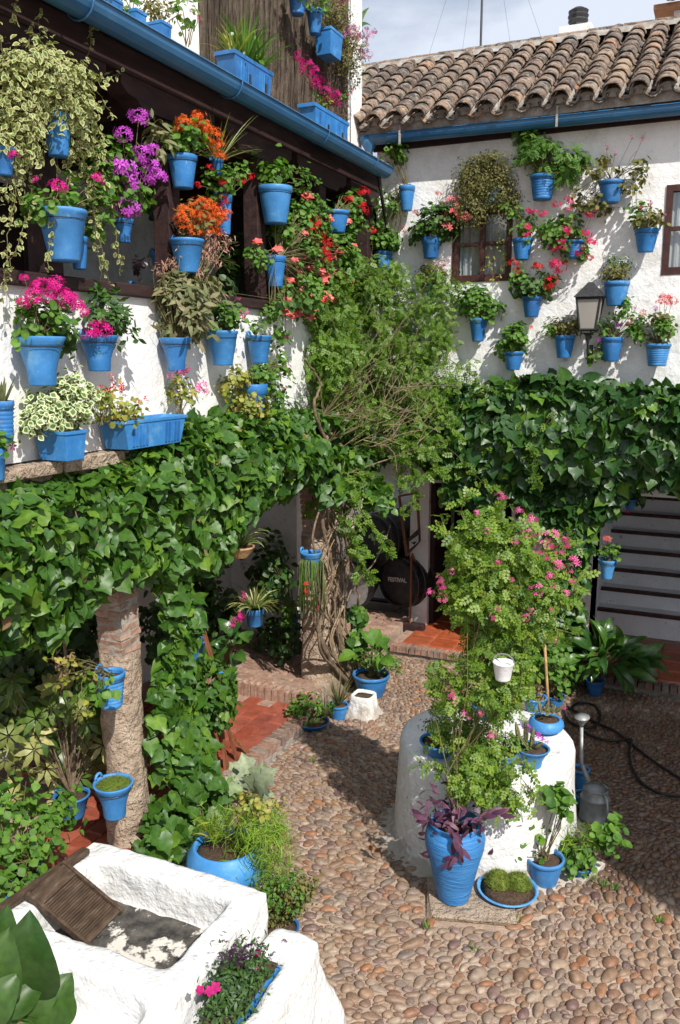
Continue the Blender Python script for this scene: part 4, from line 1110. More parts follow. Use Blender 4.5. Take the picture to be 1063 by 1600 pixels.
# ================================================================== WELL
W = thing('well', 'round whitewashed well in the middle of the cobbles, flower pots standing on its top', 'well', (WELL[0], WELL[1], 0))
V = []; F = []; n = 56
prof = [(.66, 0), (.655, .03), (.63, .06), (.625, .12), (.618, .30), (.607, .45), (.598, .60), (.592, .68), (.580, .715), (.560, .73), (.50, .733), (.30, .731), (.001, .732)]
for j, (r, z) in enumerate(prof):
    for k in range(n):
        a = 2 * math.pi * k / n; q = Vector((math.cos(a) * 2.2, math.sin(a) * 2.2, z * 3))
        rr = r * (1 + .018 * mnoise.noise(q) + .008 * mnoise.noise(q * 4)); zz_ = z + (.006 * mnoise.noise(Vector((math.cos(a) * r * 5, math.sin(a) * r * 5, 3))) if z > .6 else 0)
        V.append((math.cos(a) * rr, math.sin(a) * rr, zz_))
for j in range(len(prof) - 1):
    for k in range(n): F.append((j * n + k, j * n + (k + 1) % n, (j + 1) * n + (k + 1) % n, (j + 1) * n + k))
MB().add(V, F).build('drum', M['lime'], W, smooth=True)
V = []; F = []
for j, (r, z) in enumerate([(.755, -.01), (.745, .008), (.69, .018), (.645, .04), (.62, .09)]):
    for k in range(n):
        a = 2 * math.pi * k / n; rr = r + (.06 * mnoise.noise(Vector((math.cos(a) * 3, math.sin(a) * 3, 7))) + .02 * mnoise.noise(Vector((math.cos(a) * 14, math.sin(a) * 14, 7))) if j < 3 else 0)
        V.append((math.cos(a) * rr, math.sin(a) * rr, z))
for j in range(4):
    for k in range(n): F.append((j * n + k, j * n + (k + 1) % n, (j + 1) * n + (k + 1) % n, (j + 1) * n + k))
MB().add(V, F).build('skirt', M['lime'], W, smooth=True)
# flat stone slab under the tall vase
sl_ = onZ(738, 1425, .0)
s_ = MB(); s_.box((-.26, -.17, 0), (.26, .20, .040)); s_.v = [(a + random.uniform(-.03, .03), b + random.uniform(-.03, .03), c) for a, b, c in s_.v]
sb = s_.build('stone_slab', M['stone'], bevel=.01); sb.location = (sl_[0] - .02, sl_[1] + .05, .001); sb.rotation_euler = (0, 0, .30); tag(sb, 'flat grey stone slab under the tall blue vase and the moss bowl', 'slab')

# ================================================================== STONE BASIN (bottom left)
def remesh(parts, name, mat, parent, vox=.020, sm=4, amp=.010, loc=(0, 0, 0)):
    mb = MB()
    for lo, hi in parts: mb.box(lo, hi)
    o = mb.build(name, mat, parent, smooth=True)
    a = o.modifiers.new('weld', 'REMESH'); a.mode = 'VOXEL'; a.voxel_size = vox; a.use_smooth_shade = True
    b = o.modifiers.new('soften', 'SMOOTH'); b.iterations = sm; b.factor = .8
    t = bpy.data.textures.new(name + '_lumps', 'CLOUDS'); t.noise_scale = .16; t.noise_depth = 2
    d = o.modifiers.new('lumps', 'DISPLACE'); d.texture = t; d.strength = amp * 3.2; d.mid_level = .5
    return o
BS = thing('washing_trough', 'thick whitewashed stone washing trough with dark stained floor in the lower left corner', 'trough', (-2.35, 2.8, 0))
def bl(x, y, z): return (x + 2.35, y - 2.8, z)
parts = [((-2.94, 1.75, .0), (-1.84, 3.20, .49)),
         ((-2.94, 3.07, .3), (-1.84, 3.21, .72)), ((-2.94, 2.44, .3), (-2.80, 3.17, .72)), ((-1.98, 2.44, .3), (-1.84, 3.17, .72)), ((-2.94, 2.42, .3), (-1.84, 2.57, .71)),
         ((-1.98, 1.75, .3), (-1.84, 2.5, .64)), ((-2.94, 1.75, .3), (-2.82, 2.5, .66))]
remesh([(bl(*a), bl(*b)) for a, b in parts], 'basin', M['lime'], BS)
fl = MB(); V = []; F = []; nx, ny = 26, 18
for j in range(ny + 1):
    for i in range(nx + 1):
        x = -2.84 + .92 * i / nx; y = 2.50 + .64 * j / ny
        V.append(bl(x, y, .517 + .006 * mnoise.noise(Vector((x * 9, y * 9, 0)))))
for j in range(ny):
    for i in range(nx): F.append((j * (nx + 1) + i, j * (nx + 1) + i + 1, (j + 1) * (nx + 1) + i + 1, (j + 1) * (nx + 1) + i))
fl.add(V, F).build('trough_floor', M['basin_floor'], BS, smooth=True)
# washboard: wooden frame with ridges
WB = thing('washboard', 'dark ridged wooden washboard leaning on the left rim of the white trough', 'washboard')
A = onZ(40, 1403, .76); B = onZ(100, 1350, .78); C = onZ(188, 1424, .54); D = onZ(142, 1476, .53)
A, B, C, D = [Vector(map(float, q)) for q in (A, B, C, D)]
WB.location = A
ex_ = (C - B); ey_ = (B - A); nz_v = ex_.cross(ey_).normalized();
if nz_v.z < 0: nz_v = -nz_v
def wbp(u, v, w): return A + ex_ * u + ey_ * v + nz_v * w - A
def slab(mb, u0, u1, v0, v1, w0, w1):
    V = [wbp(u, v, w) for w in (w0, w1) for (u, v) in ((u0, v0), (u1, v0), (u1, v1), (u0, v1))]
    F = [(0, 3, 2, 1), (4, 5, 6, 7), (0, 1, 5, 4), (1, 2, 6, 5), (2, 3, 7, 6), (3, 0, 4, 7)]
    return mb.add(V, F)
slab(MB(), 0, 1, .07, .93, -.012, .004).build('panel', M['board_dark'], WB)
for v in ((0, .068), (.932, 1)): slab(MB(), -.03, 1.03, v[0], v[1], -.006, .034).build('rail', M['wood_old'], WB, bevel=.004)
slab(MB(), 0.0, .22, .07, .93, .017, .028).build('top_board', M['wood_old'], WB, bevel=.003)
slab(MB(), .90, 1.0, .07, .93, .017, .028).build('foot_board', M['wood_old'], WB, bevel=.003)
for k in range(19):
    u = .24 + k * .0355
    mb = MB(); mb.tube([wbp(u, .075, .010), wbp(u, .925, .010)], .0075, 5); mb.build('ridge', M['wood_red'] if 0 else M['wood_old'], WB)
# bare plank behind it
pa = onZ(2, 1425, .745); pb = onZ(136, 1332, .745)
PL = thing('plank', 'long weathered plank lying on the left rim of the trough behind the washboard', 'plank', pa)
d = Vector(map(float, pb - pa)); sd = d.cross(Vector((0, 0, 1))).normalized() * .025
V = [Vector((0, 0, z)) + s_ for z in (.0, .03) for s_ in (-sd, d - sd, d + sd, sd)]
MB().add(V, [(0, 3, 2, 1), (4, 5, 6, 7), (0, 1, 5, 4), (1, 2, 6, 5), (2, 3, 7, 6), (3, 0, 4, 7)]).build('board', M['wood_old'], PL, bevel=.006)

# masonry planter beside the trough
MP = thing('masonry_planter', 'low whitewashed masonry planter at the bottom edge right of the trough', 'planter', (-1.6, 2.6, 0))
def ml(x, y, z): return (x + 1.6, y - 2.6, z)
parts = [((-1.83, 1.6, 0), (-1.56, 3.22, .42)), ((-1.83, 1.6, .2), (-1.81, 3.22, .55)), ((-1.655, 1.6, .2), (-1.55, 3.22, .55)), ((-1.83, 3.0, .2), (-1.55, 3.22, .555)),
         *[((-1.83, 1.6, 0), (-1.55 + .012 * k, 3.22 + .012 * k, .44 - .045 * k)) for k in range(9)]]
remesh([(ml(*a), ml(*b)) for a, b in parts], 'body', M['lime'], MP, vox=.018, sm=24)

# ================================================================== LANTERN
lp = onY(921, 490, YW - .22)
LT = thing('wall_lantern', 'black four sided wall lantern with frosted panes on the white far wall', 'lantern', (lp[0], YW - .22, lp[2]))
hb, ht, w0, w1 = -.145, .135, .070, .105
fr = MB()
cs0 = [(-w0, -w0), (w0, -w0), (w0, w0), (-w0, w0)]; cs1 = [(-w1, -w1), (w1, -w1), (w1, w1), (-w1, w1)]
for k in range(4):
    k2 = (k + 1) % 4
    fr.tube([(*cs0[k], hb), (*cs1[k], ht)], .010, 4); fr.tube([(*cs0[k], hb), (*cs0[k2], hb)], .011, 4); fr.tube([(*cs1[k], ht), (*cs1[k2], ht)], .013, 4)
fr.build('frame', M['iron'], LT)
for k in range(4):
    k2 = (k + 1) % 4; s_ = .97
    V = [(cs0[k][0] * s_, cs0[k][1] * s_, hb), (cs0[k2][0] * s_, cs0[k2][1] * s_, hb), (cs1[k2][0] * s_, cs1[k2][1] * s_, ht), (cs1[k][0] * s_, cs1[k][1] * s_, ht)]
    MB().add(V, [(0, 1, 2, 3)]).build('pane', M['frost'], LT)
cp = MB(); e = .13
V = [(-e, -e, ht + .01), (e, -e, ht + .01), (e, e, ht + .01), (-e, e, ht + .01), (-.02, -.02, ht + .145), (.02, -.02, ht + .145), (.02, .02, ht + .145), (-.02, .02, ht + .145)]
cp.add(V, [(0, 3, 2, 1), (4, 5, 6, 7), (0, 1, 5, 4), (1, 2, 6, 5), (2, 3, 7, 6), (3, 0, 4, 7)]); cp.build('cap', M['iron'], LT)
MB().lathe([(.001, -.26), (.02, -.24), (.024, -.20), (.05, -.175), (.001, -.172)], 10).build('finial', M['iron'], LT)
ar = MB(); ar.tube([(0, 0, -.25), (.0, .04, -.36), (0, .12, -.42), (0, .20, -.40)], .013, 6); ar.box((-.025, .19, -.46), (.025, .215, -.28))
for s_ in (-1, 1):
    pts = [(s_ * (.10 + .035 * math.cos(t) * (1 - t / 9)), 0.0, -.08 - .045 * math.sin(t) * (1 - t / 12) - t * .012) for t in np.linspace(0, 7.5, 22)]
    ar.tube(pts, .006, 4)
ar.build('bracket', M['iron'], LT)

# ================================================================== BARRELS
def barrel(px, py, y, R, label, head_mat, text=None, tp=None, length=.85, zc=None, tsize=.09):
    c = onY(px, py, y)
    t = thing('barrel', label, 'barrel', (c[0], y, c[2]), 'barrels stacked in the alcove')
    rx90 = Matrix.Rotation(-math.pi / 2, 3, 'X')
    pr = [(R, 0), (R * 1.02, .01), (R * 1.07, length * .25), (R * 1.10, length * .5), (R * 1.07, length * .75), (R, length)]
    nst = 24
    for k in range(nst):      # staves
        V = []; a0 = 2 * math.pi * k / nst + .006; a1 = 2 * math.pi * (k + 1) / nst - .006
        for (r, yy) in pr:
            for a in (a0, a1): V.append((math.cos(a) * r, yy, math.sin(a) * r))
            for a in (a1, a0): V.append((math.cos(a) * (r - .022), yy, math.sin(a) * (r - .022)))
        F = []
        for j in range(len(pr) - 1):
            for q in range(4): F.append((j * 4 + q, (j + 1) * 4 + q, (j + 1) * 4 + (q + 1) % 4, j * 4 + (q + 1) % 4))
        F += [(0, 1, 2, 3), tuple(len(V) - 4 + q for q in (3, 2, 1, 0))]
        MB().add(V, F).build('stave', M['barrel'], t, smooth=False)
    for (yy, rr) in ((.035, 1.035), (.15, 1.06), (length - .15, 1.06), (length - .035, 1.035)):
        V = []; F = []; n = 36
        for (r, dy) in ((R * rr, -.02), (R * rr + .006, -.02), (R * rr + .010, .02), (R * rr, .02)):
            for k in range(n): a = 2 * math.pi * k / n; V.append((math.cos(a) * r, yy + dy, math.sin(a) * r))
        for j in range(3):
            for k in range(n): F.append((j * n + k, j * n + (k + 1) % n, (j + 1) * n + (k + 1) % n, (j + 1) * n + k))
        MB().add(V, F).build('hoop', M['iron'], t, smooth=True)
    h = MB(); n = 36; V = [(math.cos(2 * math.pi * k / n) * R * .95, .045, math.sin(2 * math.pi * k / n) * R * .95) for k in range(n)]
    h.add(V, [tuple(range(n))]); V2 = [(x, length - .04, z) for x, _, z in V]; h.build('head', M[head_mat], t); MB().add(V2, [tuple(range(n))[::-1]]).build('rear_head', M[head_mat], t)
    if text:
        cu = bpy.data.curves.new('lettering', 'FONT'); cu.body = text; cu.size = tsize; cu.align_x = 'CENTER'; cu.extrude = .0015; cu.offset = .0012
        tmp = bpy.data.objects.new('lettering', cu); COL.objects.link(tmp)
        bpy.context.view_layer.update()
        me = bpy.data.meshes.new_from_object(tmp.evaluated_get(bpy.context.evaluated_depsgraph_get())); bpy.data.objects.remove(tmp)
        me.materials.clear(); me.materials.append(M['letter']); me.name = 'lettering'
        put('lettering', me, t, mtx=Matrix.Translation((tp[0], .040, tp[1])) @ Matrix.Rotation(math.radians(7), 4, 'Y').inverted() @ Matrix.Rotation(math.pi / 2, 4, 'X'))
    t.rotation_euler = (0, 0, math.radians(-20))
    return t
barrel(621, 911, 9.05, .295, 'black wine barrel lettered FESTIVAL resting on its side in the alcove', 'barrel_head', 'FESTIVAL', (-.035, -.0), tsize=.072)
barrel(543, 916, 8.80, .30, 'wine barrel with plain grey head lying half hidden behind the column', 'barrel_grey').rotation_euler = (0, 0, math.radians(14))
barrel(580, 845, 9.06, .30, 'upper black barrel lettered BAR, stacked above the other two', 'barrel_head', 'BAR', (.04, .0), tsize=.075)
bc = onZ(600, 972, .19)
BR = thing('barrel_rack', 'low dark timber rack under the stacked wine barrels', 'rack', (bc[0] - .3, 9.3, .2))
for (yy) in (-.35, .40): MB().box((-1.0, yy - .05, -.10), (.78, yy + .05, .0)).build('beam', M['wood_dark'], BR, bevel=.01)

# ================================================================== TRIPOD SIGN (easel)
e1 = onZ(641, 982, .13); e2 = onZ(669, 948, .13); et = onY(622, 790, 8.95)
ES = thing('easel', 'brown wooden tripod easel with a small sign board leaning by the door', 'easel', e1)
ez = lambda p: Vector(map(float, np.asarray(p) - e1))
MB().tube([(0, 0, 0), ez(onY(643, 868, 8.95))], .013, 6).build('leg', M['wood_red'], ES)
MB().tube([ez(e2), ez(onY(645, 866, 9.0))], .014, 6).build('leg', M['wood_red'], ES)
f0 = onY(636, 868, 8.93); f1 = onY(656, 845, 8.93); f2 = onY(652, 770, 9.05); f3 = onY(624, 775, 9.05)
def rod(mb, a, b, r): return mb.tube([ez(a), ez(b)], r, 6)
mb = MB(); rod(mb, f0, f3, .018); rod(mb, f1, f2, .016); rod(mb, f0, f1, .014); rod(mb, f3, f2, .014); mb.build('frame', M['wood_red'], ES)
g0 = onY(637, 866, 8.91); g1 = onY(657, 846, 8.91); g2 = onY(656, 824, 8.94); g3 = onY(637, 842, 8.94)
MB().add([ez(g0), ez(g1), ez(g2), ez(g3)], [(0, 1, 2, 3)]).build('sign_board', M['wood_old'], ES)
h0 = onY(640, 858, 8.90); h1 = onY(654, 847, 8.90); h2 = onY(654, 836, 8.92); h3 = onY(640, 846, 8.92)
MB().add([ez(h0), ez(h1), ez(h2), ez(h3)], [(0, 1, 2, 3)]).build('sign_print', M['curtain'], ES)
MB().add([ez(onY(642, 848, 8.89)), ez(onY(651, 846, 8.89)), ez(onY(648, 851, 8.89))], [(0, 1, 2)]).build('sign_mark', M['barrel'], ES)
# red cabinet inside the door
cb = onY(720, 900, 9.9)
CB = thing('red_cabinet', 'dark red painted cabinet just inside the dark doorway', 'cabinet', (cb[0], 9.9, .115))
MB().box((-.35, 0, 0), (.5, .5, .95)).build('body', M['redwood'], CB, bevel=.01)
for k in (-.33, .09): MB().box((k, -.02, .06), (k + .39, -.001, .86)).build('door', M['redwood'], CB, bevel=.008)
MB().box((-.38, -.04, .952), (.53, .52, .985)).build('top', M['wood_old'], CB, bevel=.005)
for (px_, py_) in ((705, 795), (728, 790), (716, 780)):
    pass

# ================================================================== WOODEN SLATTED RACK behind the left pillar
FR = onX(345, 1190, -3.55)
FC = thing('folding_chair', 'red brown folded slatted wooden chair leaning against the ivy on the left', 'chair', (FR[0], FR[1], .1))
def fz(px, py, X): return Vector(map(float, onX(px, py, X))) - FC.location
for (a, b) in (((318, 985), (345, 1075)), ((328, 1120), (352, 1300)), ((336, 1118), (372, 1260)), ((348, 1110), (382, 1225)), ((345, 1105), (358, 1270)), ((368, 1155), (392, 1180))):
    p, q_ = fz(*a, -3.42), fz(*b, -3.30)
    dr = (q_ - p); s1 = dr.cross(Vector((1, .3, 0))).normalized() * .018; s2 = dr.cross(s1).normalized() * .011
    V = [p - s1 - s2, p + s1 - s2, p + s1 + s2, p - s1 + s2, q_ - s1 - s2, q_ + s1 - s2, q_ + s1 + s2, q_ - s1 + s2]
    MB().add(V, [(0, 3, 2, 1), (4, 5, 6, 7), (0, 1, 5, 4), (1, 2, 6, 5), (2, 3, 7, 6), (3, 0, 4, 7)]).build('slat', M['wood_red'], FC)

# ================================================================== WATERING CAN, HOSE, POLE
wc = onZ(925, 1292, .0)
WC = thing('watering_can', 'grey galvanised watering can with long upright spout right of the well', 'watering can', (wc[0], wc[1] + .10, 0))
mb = MB(); mb.lathe([(.001, 0), (.105, 0), (.108, .01), (.108, .03), (.104, .035), (.102, .16), (.106, .165), (.106, .18), (.100, .185), (.085, .24), (.088, .245), (.082, .245), (.075, .20)], 26, sx=1.0, sy=.8)
mb.build('body', M['zinc'], WC, smooth=True)
mb = MB(); V = []; n = 12
for j, (r, z) in enumerate(((.088, .243), (.088, .262), (.060, .275))):
    for k in range(n + 1): a = math.pi * (.0 + k / n); V.append((math.cos(a) * r, math.sin(a) * r * .8, z))
F = [(j * (n + 1) + k, j * (n + 1) + k + 1, (j + 1) * (n + 1) + k + 1, (j + 1) * (n + 1) + k) for j in range(2) for k in range(n)]
mb.add(V, F).build('collar', M['zinc'], WC, smooth=True)
s1 = Vector(map(float, onZ(916, 1238, .30))) - WC.location; 
tipz = .62; tip = Vector(map(float, onZ(909, 1135, tipz))) - WC.location
MB().tube([(-.03, .06, .06), (-.05, .10, .2), Vector((tip.x * .8 - .01, tip.y * .75, .36)), tip], [.024, .020, .015, .013], 10).build('spout', M['zinc'], WC, smooth=True)
MB().lathe([(.014, 0), (.018, .02), (.055, .075), (.057, .082), (.001, .088)], 18, tip, axis=Matrix.Rotation(.12, 3, 'X')).build('rose', M['zinc'], WC, smooth=True)
MB().tube([(.06, -.05, .24), (.09, -.085, .22), (.105, -.11, .13), (.09, -.085, .04)], .008, 6).build('handle', M['zinc'], WC, smooth=True)

hs = [(1075, 1246), (1035, 1240), (1003, 1222), (984, 1190), (984, 1158), (994, 1152), (1020, 1172), (1070, 1205)]
def ground_path(px, z=.03):
    P = [Vector(map(float, onZ(a, b, z))) for a, b in px]; out = []
    for i in range(len(P) - 1):
        p0, p1, p2, p3 = P[max(i - 1, 0)], P[i], P[i + 1], P[min(i + 2, len(P) - 1)]
        for k in range(8):
            t = k / 8; out.append(.5 * ((2 * p1) + (-p0 + p2) * t + (2 * p0 - 5 * p1 + 4 * p2 - p3) * t * t + (-p0 + 3 * p1 - 3 * p2 + p3) * t ** 3))
    out.append(P[-1]); return out
HO = thing('garden_hose', 'black rubber garden hose looped on the shaded cobbles right of the well', 'hose', (-.7, 6.2, 0))
def hz(p): return [q - Vector((-.7, 6.2, 0)) for q in p]
MB().tube(hz(ground_path([(890, 1108), (905, 1098), (928, 1102), (938, 1118), (930, 1135), (905, 1135), (885, 1122), (884, 1105), (900, 1112), (930, 1128), (960, 1142), (990, 1165), (1025, 1192), (1075, 1224)])), .011, 8).build('coil', M['black'], HO, smooth=True)
MB().tube(hz(ground_path([(905, 1140), (930, 1152), (960, 1158), (986, 1155), (983, 1175), (988, 1200), (1005, 1225), (1035, 1240), (1080, 1246)], .034)), .011, 8).build('loop', M['black'], HO, smooth=True)

pb0 = onZ(857, 1105, .735); 
BPp = thing('bamboo_pole', 'bamboo pole with a copper can on its tip standing on the well', 'pole', pb0)
ptop = Vector(map(float, onY(851, 1000, float(pb0[1])))) - BPp.location
MB().tube([(0, 0, 0), ptop * .33, ptop * .66, ptop], .011, 8).build('cane', M['bamboo'], BPp, smooth=True)
MB().lathe([(.001, -.06), (.035, -.06), (.037, -.05), (.036, .03), (.040, .04), (.040, .06), (.034, .062), (.03, .02)], 16, ptop + Vector((.035, 0, .02)), axis=Matrix.Rotation(math.radians(96), 3, 'Y')).build('can', M['copper'], BPp, smooth=True)
bk = onY(786, 1062, 4.5)
BKS = .75
BK = thing('white_bucket', 'small pale metal bucket hanging among the rose leaves over the well', 'bucket', (bk[0], 4.5, bk[2]))
MB().lathe([(r_ * BKS, z_ * BKS) for r_, z_ in [(.001, 0), (.055, 0), (.058, .01), (.078, .13), (.083, .135), (.080, .145), (.07, .12)]], 20).build('pail', M['step'], BK, smooth=True)
MB().tube([(math.cos(a) * .06, 0, .105 + math.sin(a) * .05) for a in np.linspace(0, math.pi, 12)], .004, 5).build('handle', M['zinc'], BK)
te = onZ(905, 1372, 0)
TE = thing('white_tile_edge', 'white tile frame on the ground under the pots right of the well', 'tile frame', (te[0], te[1], 0))
for (a, b) in (((882, 1352), (902, 1372)), ((903, 1374), (940, 1346))):
    p = Vector(map(float, onZ(*a, .03))) - TE.location; q_ = Vector(map(float, onZ(*b, .03))) - TE.location
    dr = (q_ - p).normalized(); s_ = dr.cross(Vector((0, 0, 1))) * .03
    V = [p - s_ - Vector((0, 0, .04)), q_ - s_ - Vector((0, 0, .04)), q_ + s_ - Vector((0, 0, .04)), p + s_ - Vector((0, 0, .04)), p - s_, q_ - s_, q_ + s_, p + s_]
    MB().add(V, [(0, 3, 2, 1), (4, 5, 6, 7), (0, 1, 5, 4), (1, 2, 6, 5), (2, 3, 7, 6), (3, 0, 4, 7)]).build('tile', M['lime'], TE, bevel=.004)

# ================================================================== POTTED PLANTS
# styles: (leaf template, leaf size m, material, droop, up, n per m2 of crown cross-section, cluster radius)
ST = dict(
    geranium=('round', .040, 'geranium', .15, .65, 2500, .05), geranium_dark=('round', .044, 'geranium_dark', .15, .65, 2300, .05),
    leggy=('round', .034, 'geranium', .2, .6, 1400, .045), dryleggy=('round', .036, 'olive', .2, .5, 1100, .04),
    fleshy=('drop', .045, 'olive', .0, .7, 2600, .04), crassula=('drop', .055, 'geranium_dark', .0, .8, 2200, .04),
    lance=('lance', .085, 'greygreen', .1, .5, 2300, .05), small=('oval', .030, 'olive', .2, .5, 3600, .04), smallgreen=('oval', .030, 'geranium', .2, .5, 3400, .04),
    tiny=('oval', .022, 'olive', .3, .4, 6500, .035), tinygreen=('oval', .020, 'geranium', .2, .5, 6500, .03), varieg=('oval', .034, 'varieg', .35, .45, 3800, .05),
    varieg_white=('wide', .042, 'varieg_white', .2, .6, 2800, .045), yellow=('wide', .038, 'yellow', .25, .5, 2400, .04), leafy=('wide', .055, 'geranium', .3, .6, 1100, .06),
    dark=('wide', .07, 'dark', .3, .5, 1100, .06), fern=('needle', .075, 'fern', .25, .3, 7500, .04), moss=('needle', .035, 'moss', 0, .8, 16000, .02), mossdark=('needle', .030, 'fine', 0, .8, 16000, .018),
    rose=('pinnate', .07, 'rose', .25, .6, 1500, .05), tinyx=('oval', .02, 'rose', .25, .6, 1500, .05),
    black=('drop', .045, 'black', 0, .9, 2000, .03), pinnate=('pinnate', .085, 'fine', .3, .5, 1700, .05), pinkbell=('narrow', .035, 'pinkgrey', .9, .2, 3200, .035),
    grass=('needle', .16, 'greygreen', .3, .3, 1800, .03), herb=('pinn4', .06, 'geranium', .2, .5, 1900, .04), dry=('lance', .035, 'dry', .4, .3, 2400, .04), purple=('lance', .10, 'purple', .4, .5, 1500, .05))

def blades(lb, base, n, ln, w, spread=.8, droop=.7, tint=None, dirbias=(0, 0), upz=1.0):
    for _ in range(n):
        a = random.uniform(0, 6.283); s_ = random.uniform(.15, 1) * spread; L = ln * random.uniform(.6, 1.15)
        d = np.array([math.cos(a) * s_ + dirbias[0], math.sin(a) * s_ + dirbias[1], upz]); d /= np.linalg.norm(d)
        pts = []; p = np.array(base, float) + np.array([math.cos(a), math.sin(a), 0]) * .012; v = d.copy()
        for k in range(7):
            pts.append(p.copy()); p = p + v * L / 6; v = v + np.array([0, 0, -droop * .30 * (k + 1) / 4]); v /= np.linalg.norm(v)
        pts = clipwall(np.array(pts))
        lb.strip(pts, [w * .7, w, w, w * .9, w * .7, w * .4, w * .05], UP + RNG.normal(size=3) * .3, tint=random.random() if tint is None else tint)

def cushion(t, c, rx, ry, rz, mat='moss'):
    V = []; F = []; n, m = 20, 7
    for j in range(m):
        e = j / (m - 1) * math.pi / 2
        for k in range(n):
            a = 2 * math.pi * k / n; q = 1 + .16 * mnoise.noise(Vector((math.cos(a) * 2, math.sin(a) * 2, e * 2 + c[0] * 9)))
            V.append((c[0] + math.cos(a) * math.cos(e) * rx * q, c[1] + math.sin(a) * math.cos(e) * ry * q, c[2] + math.sin(e) * rz * q))
    for j in range(m - 1):
        for k in range(n): F.append((j * n + k, j * n + (k + 1) % n, (j + 1) * n + (k + 1) % n, (j + 1) * n + k))
    MB().add(V, F, .3, .5).build('cushion', L_[mat], t, smooth=True)
    lb = LB(); N_ = 1500; d = sph(N_); d[:, 2] = np.abs(d[:, 2]); P = np.array(c) + d * np.array([rx, ry, rz]) * RNG.uniform(.9, 1.02, (N_, 1))
    lb.add('needle', P, d + RNG.normal(size=(N_, 3)) * .6, sph(N_), .022 * RNG.uniform(.6, 1.3, N_)); lb.add('oval', P[::2], d[::2] + RNG.normal(size=(len(P[::2]), 3)) * .7, sph(len(P[::2])) + d[::2], .011)
    o = lb.build('foliage', L_[mat], t)
def crowns_in(t, loc, crowns, plane, base, stem_mat='stem', zofs=0):
    """plane: ('L', dx) / ('B', dy) / ('Z', y) = the upright plane through which crown pixels are read"""
    byst = {}; stems = MB()
    for c in crowns:
        st = c[4]; px, py, rx, ry = c[:4]; k = dict(c[5]) if len(c) > 5 else {}
        C = pix(px, py, plane); s = mpp(C); R = np.array([rx * s, rx * s, ry * s])
        if plane[0] == 'L': R[0] = min(R[0] * .85, k.get('dep', .17)); R[1] *= 1.05
        elif plane[0] == 'B': R[1] = min(R[1] * .85, k.get('dep', .16))
        else: R[1] *= k.get('depf', .9)
        if plane[0] == 'L' and plane[1] >= 0: C[0] = max(C[0], XW + R[0] * .75)
        if plane[0] == 'B': C[1] = min(C[1], YW - R[1] * .75)
        tm, size, mat, droop, up, dens, rc = ST[st]
        size *= k.get('size', 1.0) * 1.08
        n = int(dens * 1.9 * (rx * s) * (ry * s) * 3.14 * k.get('n', 1.0)) + 16
        lb = byst.setdefault(mat, LB())
        crown(lb, C, R, n, tm, size, droop=droop, up=up, rc=rc, stems=stems if k.get('stems', 1) else None, base=base, clip=plane[0] != 'Z', hang=k.get('hang', 0), clumps=k.get('clumps'))
    for mat, lb in byst.items():
        lb.build('foliage', L_[mat], t, loc)
    if stems.v:
        rel(stems, loc); o = stems.build('stems', M[stem_mat], t); o['kind'] = 'stuff'
def pix(px, py, plane):
    if plane[0] == 'L': return onX(px, py, XW + plane[1])
    if plane[0] == 'B': return onY(px, py, YW - plane[1])
    return onY(px, py, plane[1])
def trails(t, loc, items, plane, mat, tm='oval', size=.04, stem=.002, dn=3, name='trailing_stem', smat='stem'):
    """hanging or straggling stems given as pixel polylines with leaves along them"""
    lb = LB(); st = MB()
    for pl in items:
        P = [pix(a, b, plane) for a, b in pl]; Q = []
        for i in range(len(P) - 1):
            m = max(2, int(np.linalg.norm(P[i + 1] - P[i]) / .022))
            for k in range(m): Q.append(P[i] + (P[i + 1] - P[i]) * k / m)
        Q.append(P[-1]); Q = np.array(Q); Q += RNG.normal(size=Q.shape) * .004
        Q[:, 0] += np.sin(np.arange(len(Q)) * .5) * .006
        Q = clipwall(Q)
        st.tube(Q, [stem] * len(Q), 4)
        if mat:
            idx = RNG.integers(0, len(Q), int(len(Q) * dn * .5) + 1)
            n = len(idx)
            lb.add(tm, Q[idx] + RNG.normal(size=(n, 3)) * .008, sph(n) + [0, 0, -.5], sph(n) + [.5, -.8, .6], size * RNG.uniform(.6, 1.2, n))
    rel(st, loc); o = st.build(name, M[smat], t); o['kind'] = 'stuff'
    if mat: lb.build('trailing_leaves', L_[mat], t, loc)

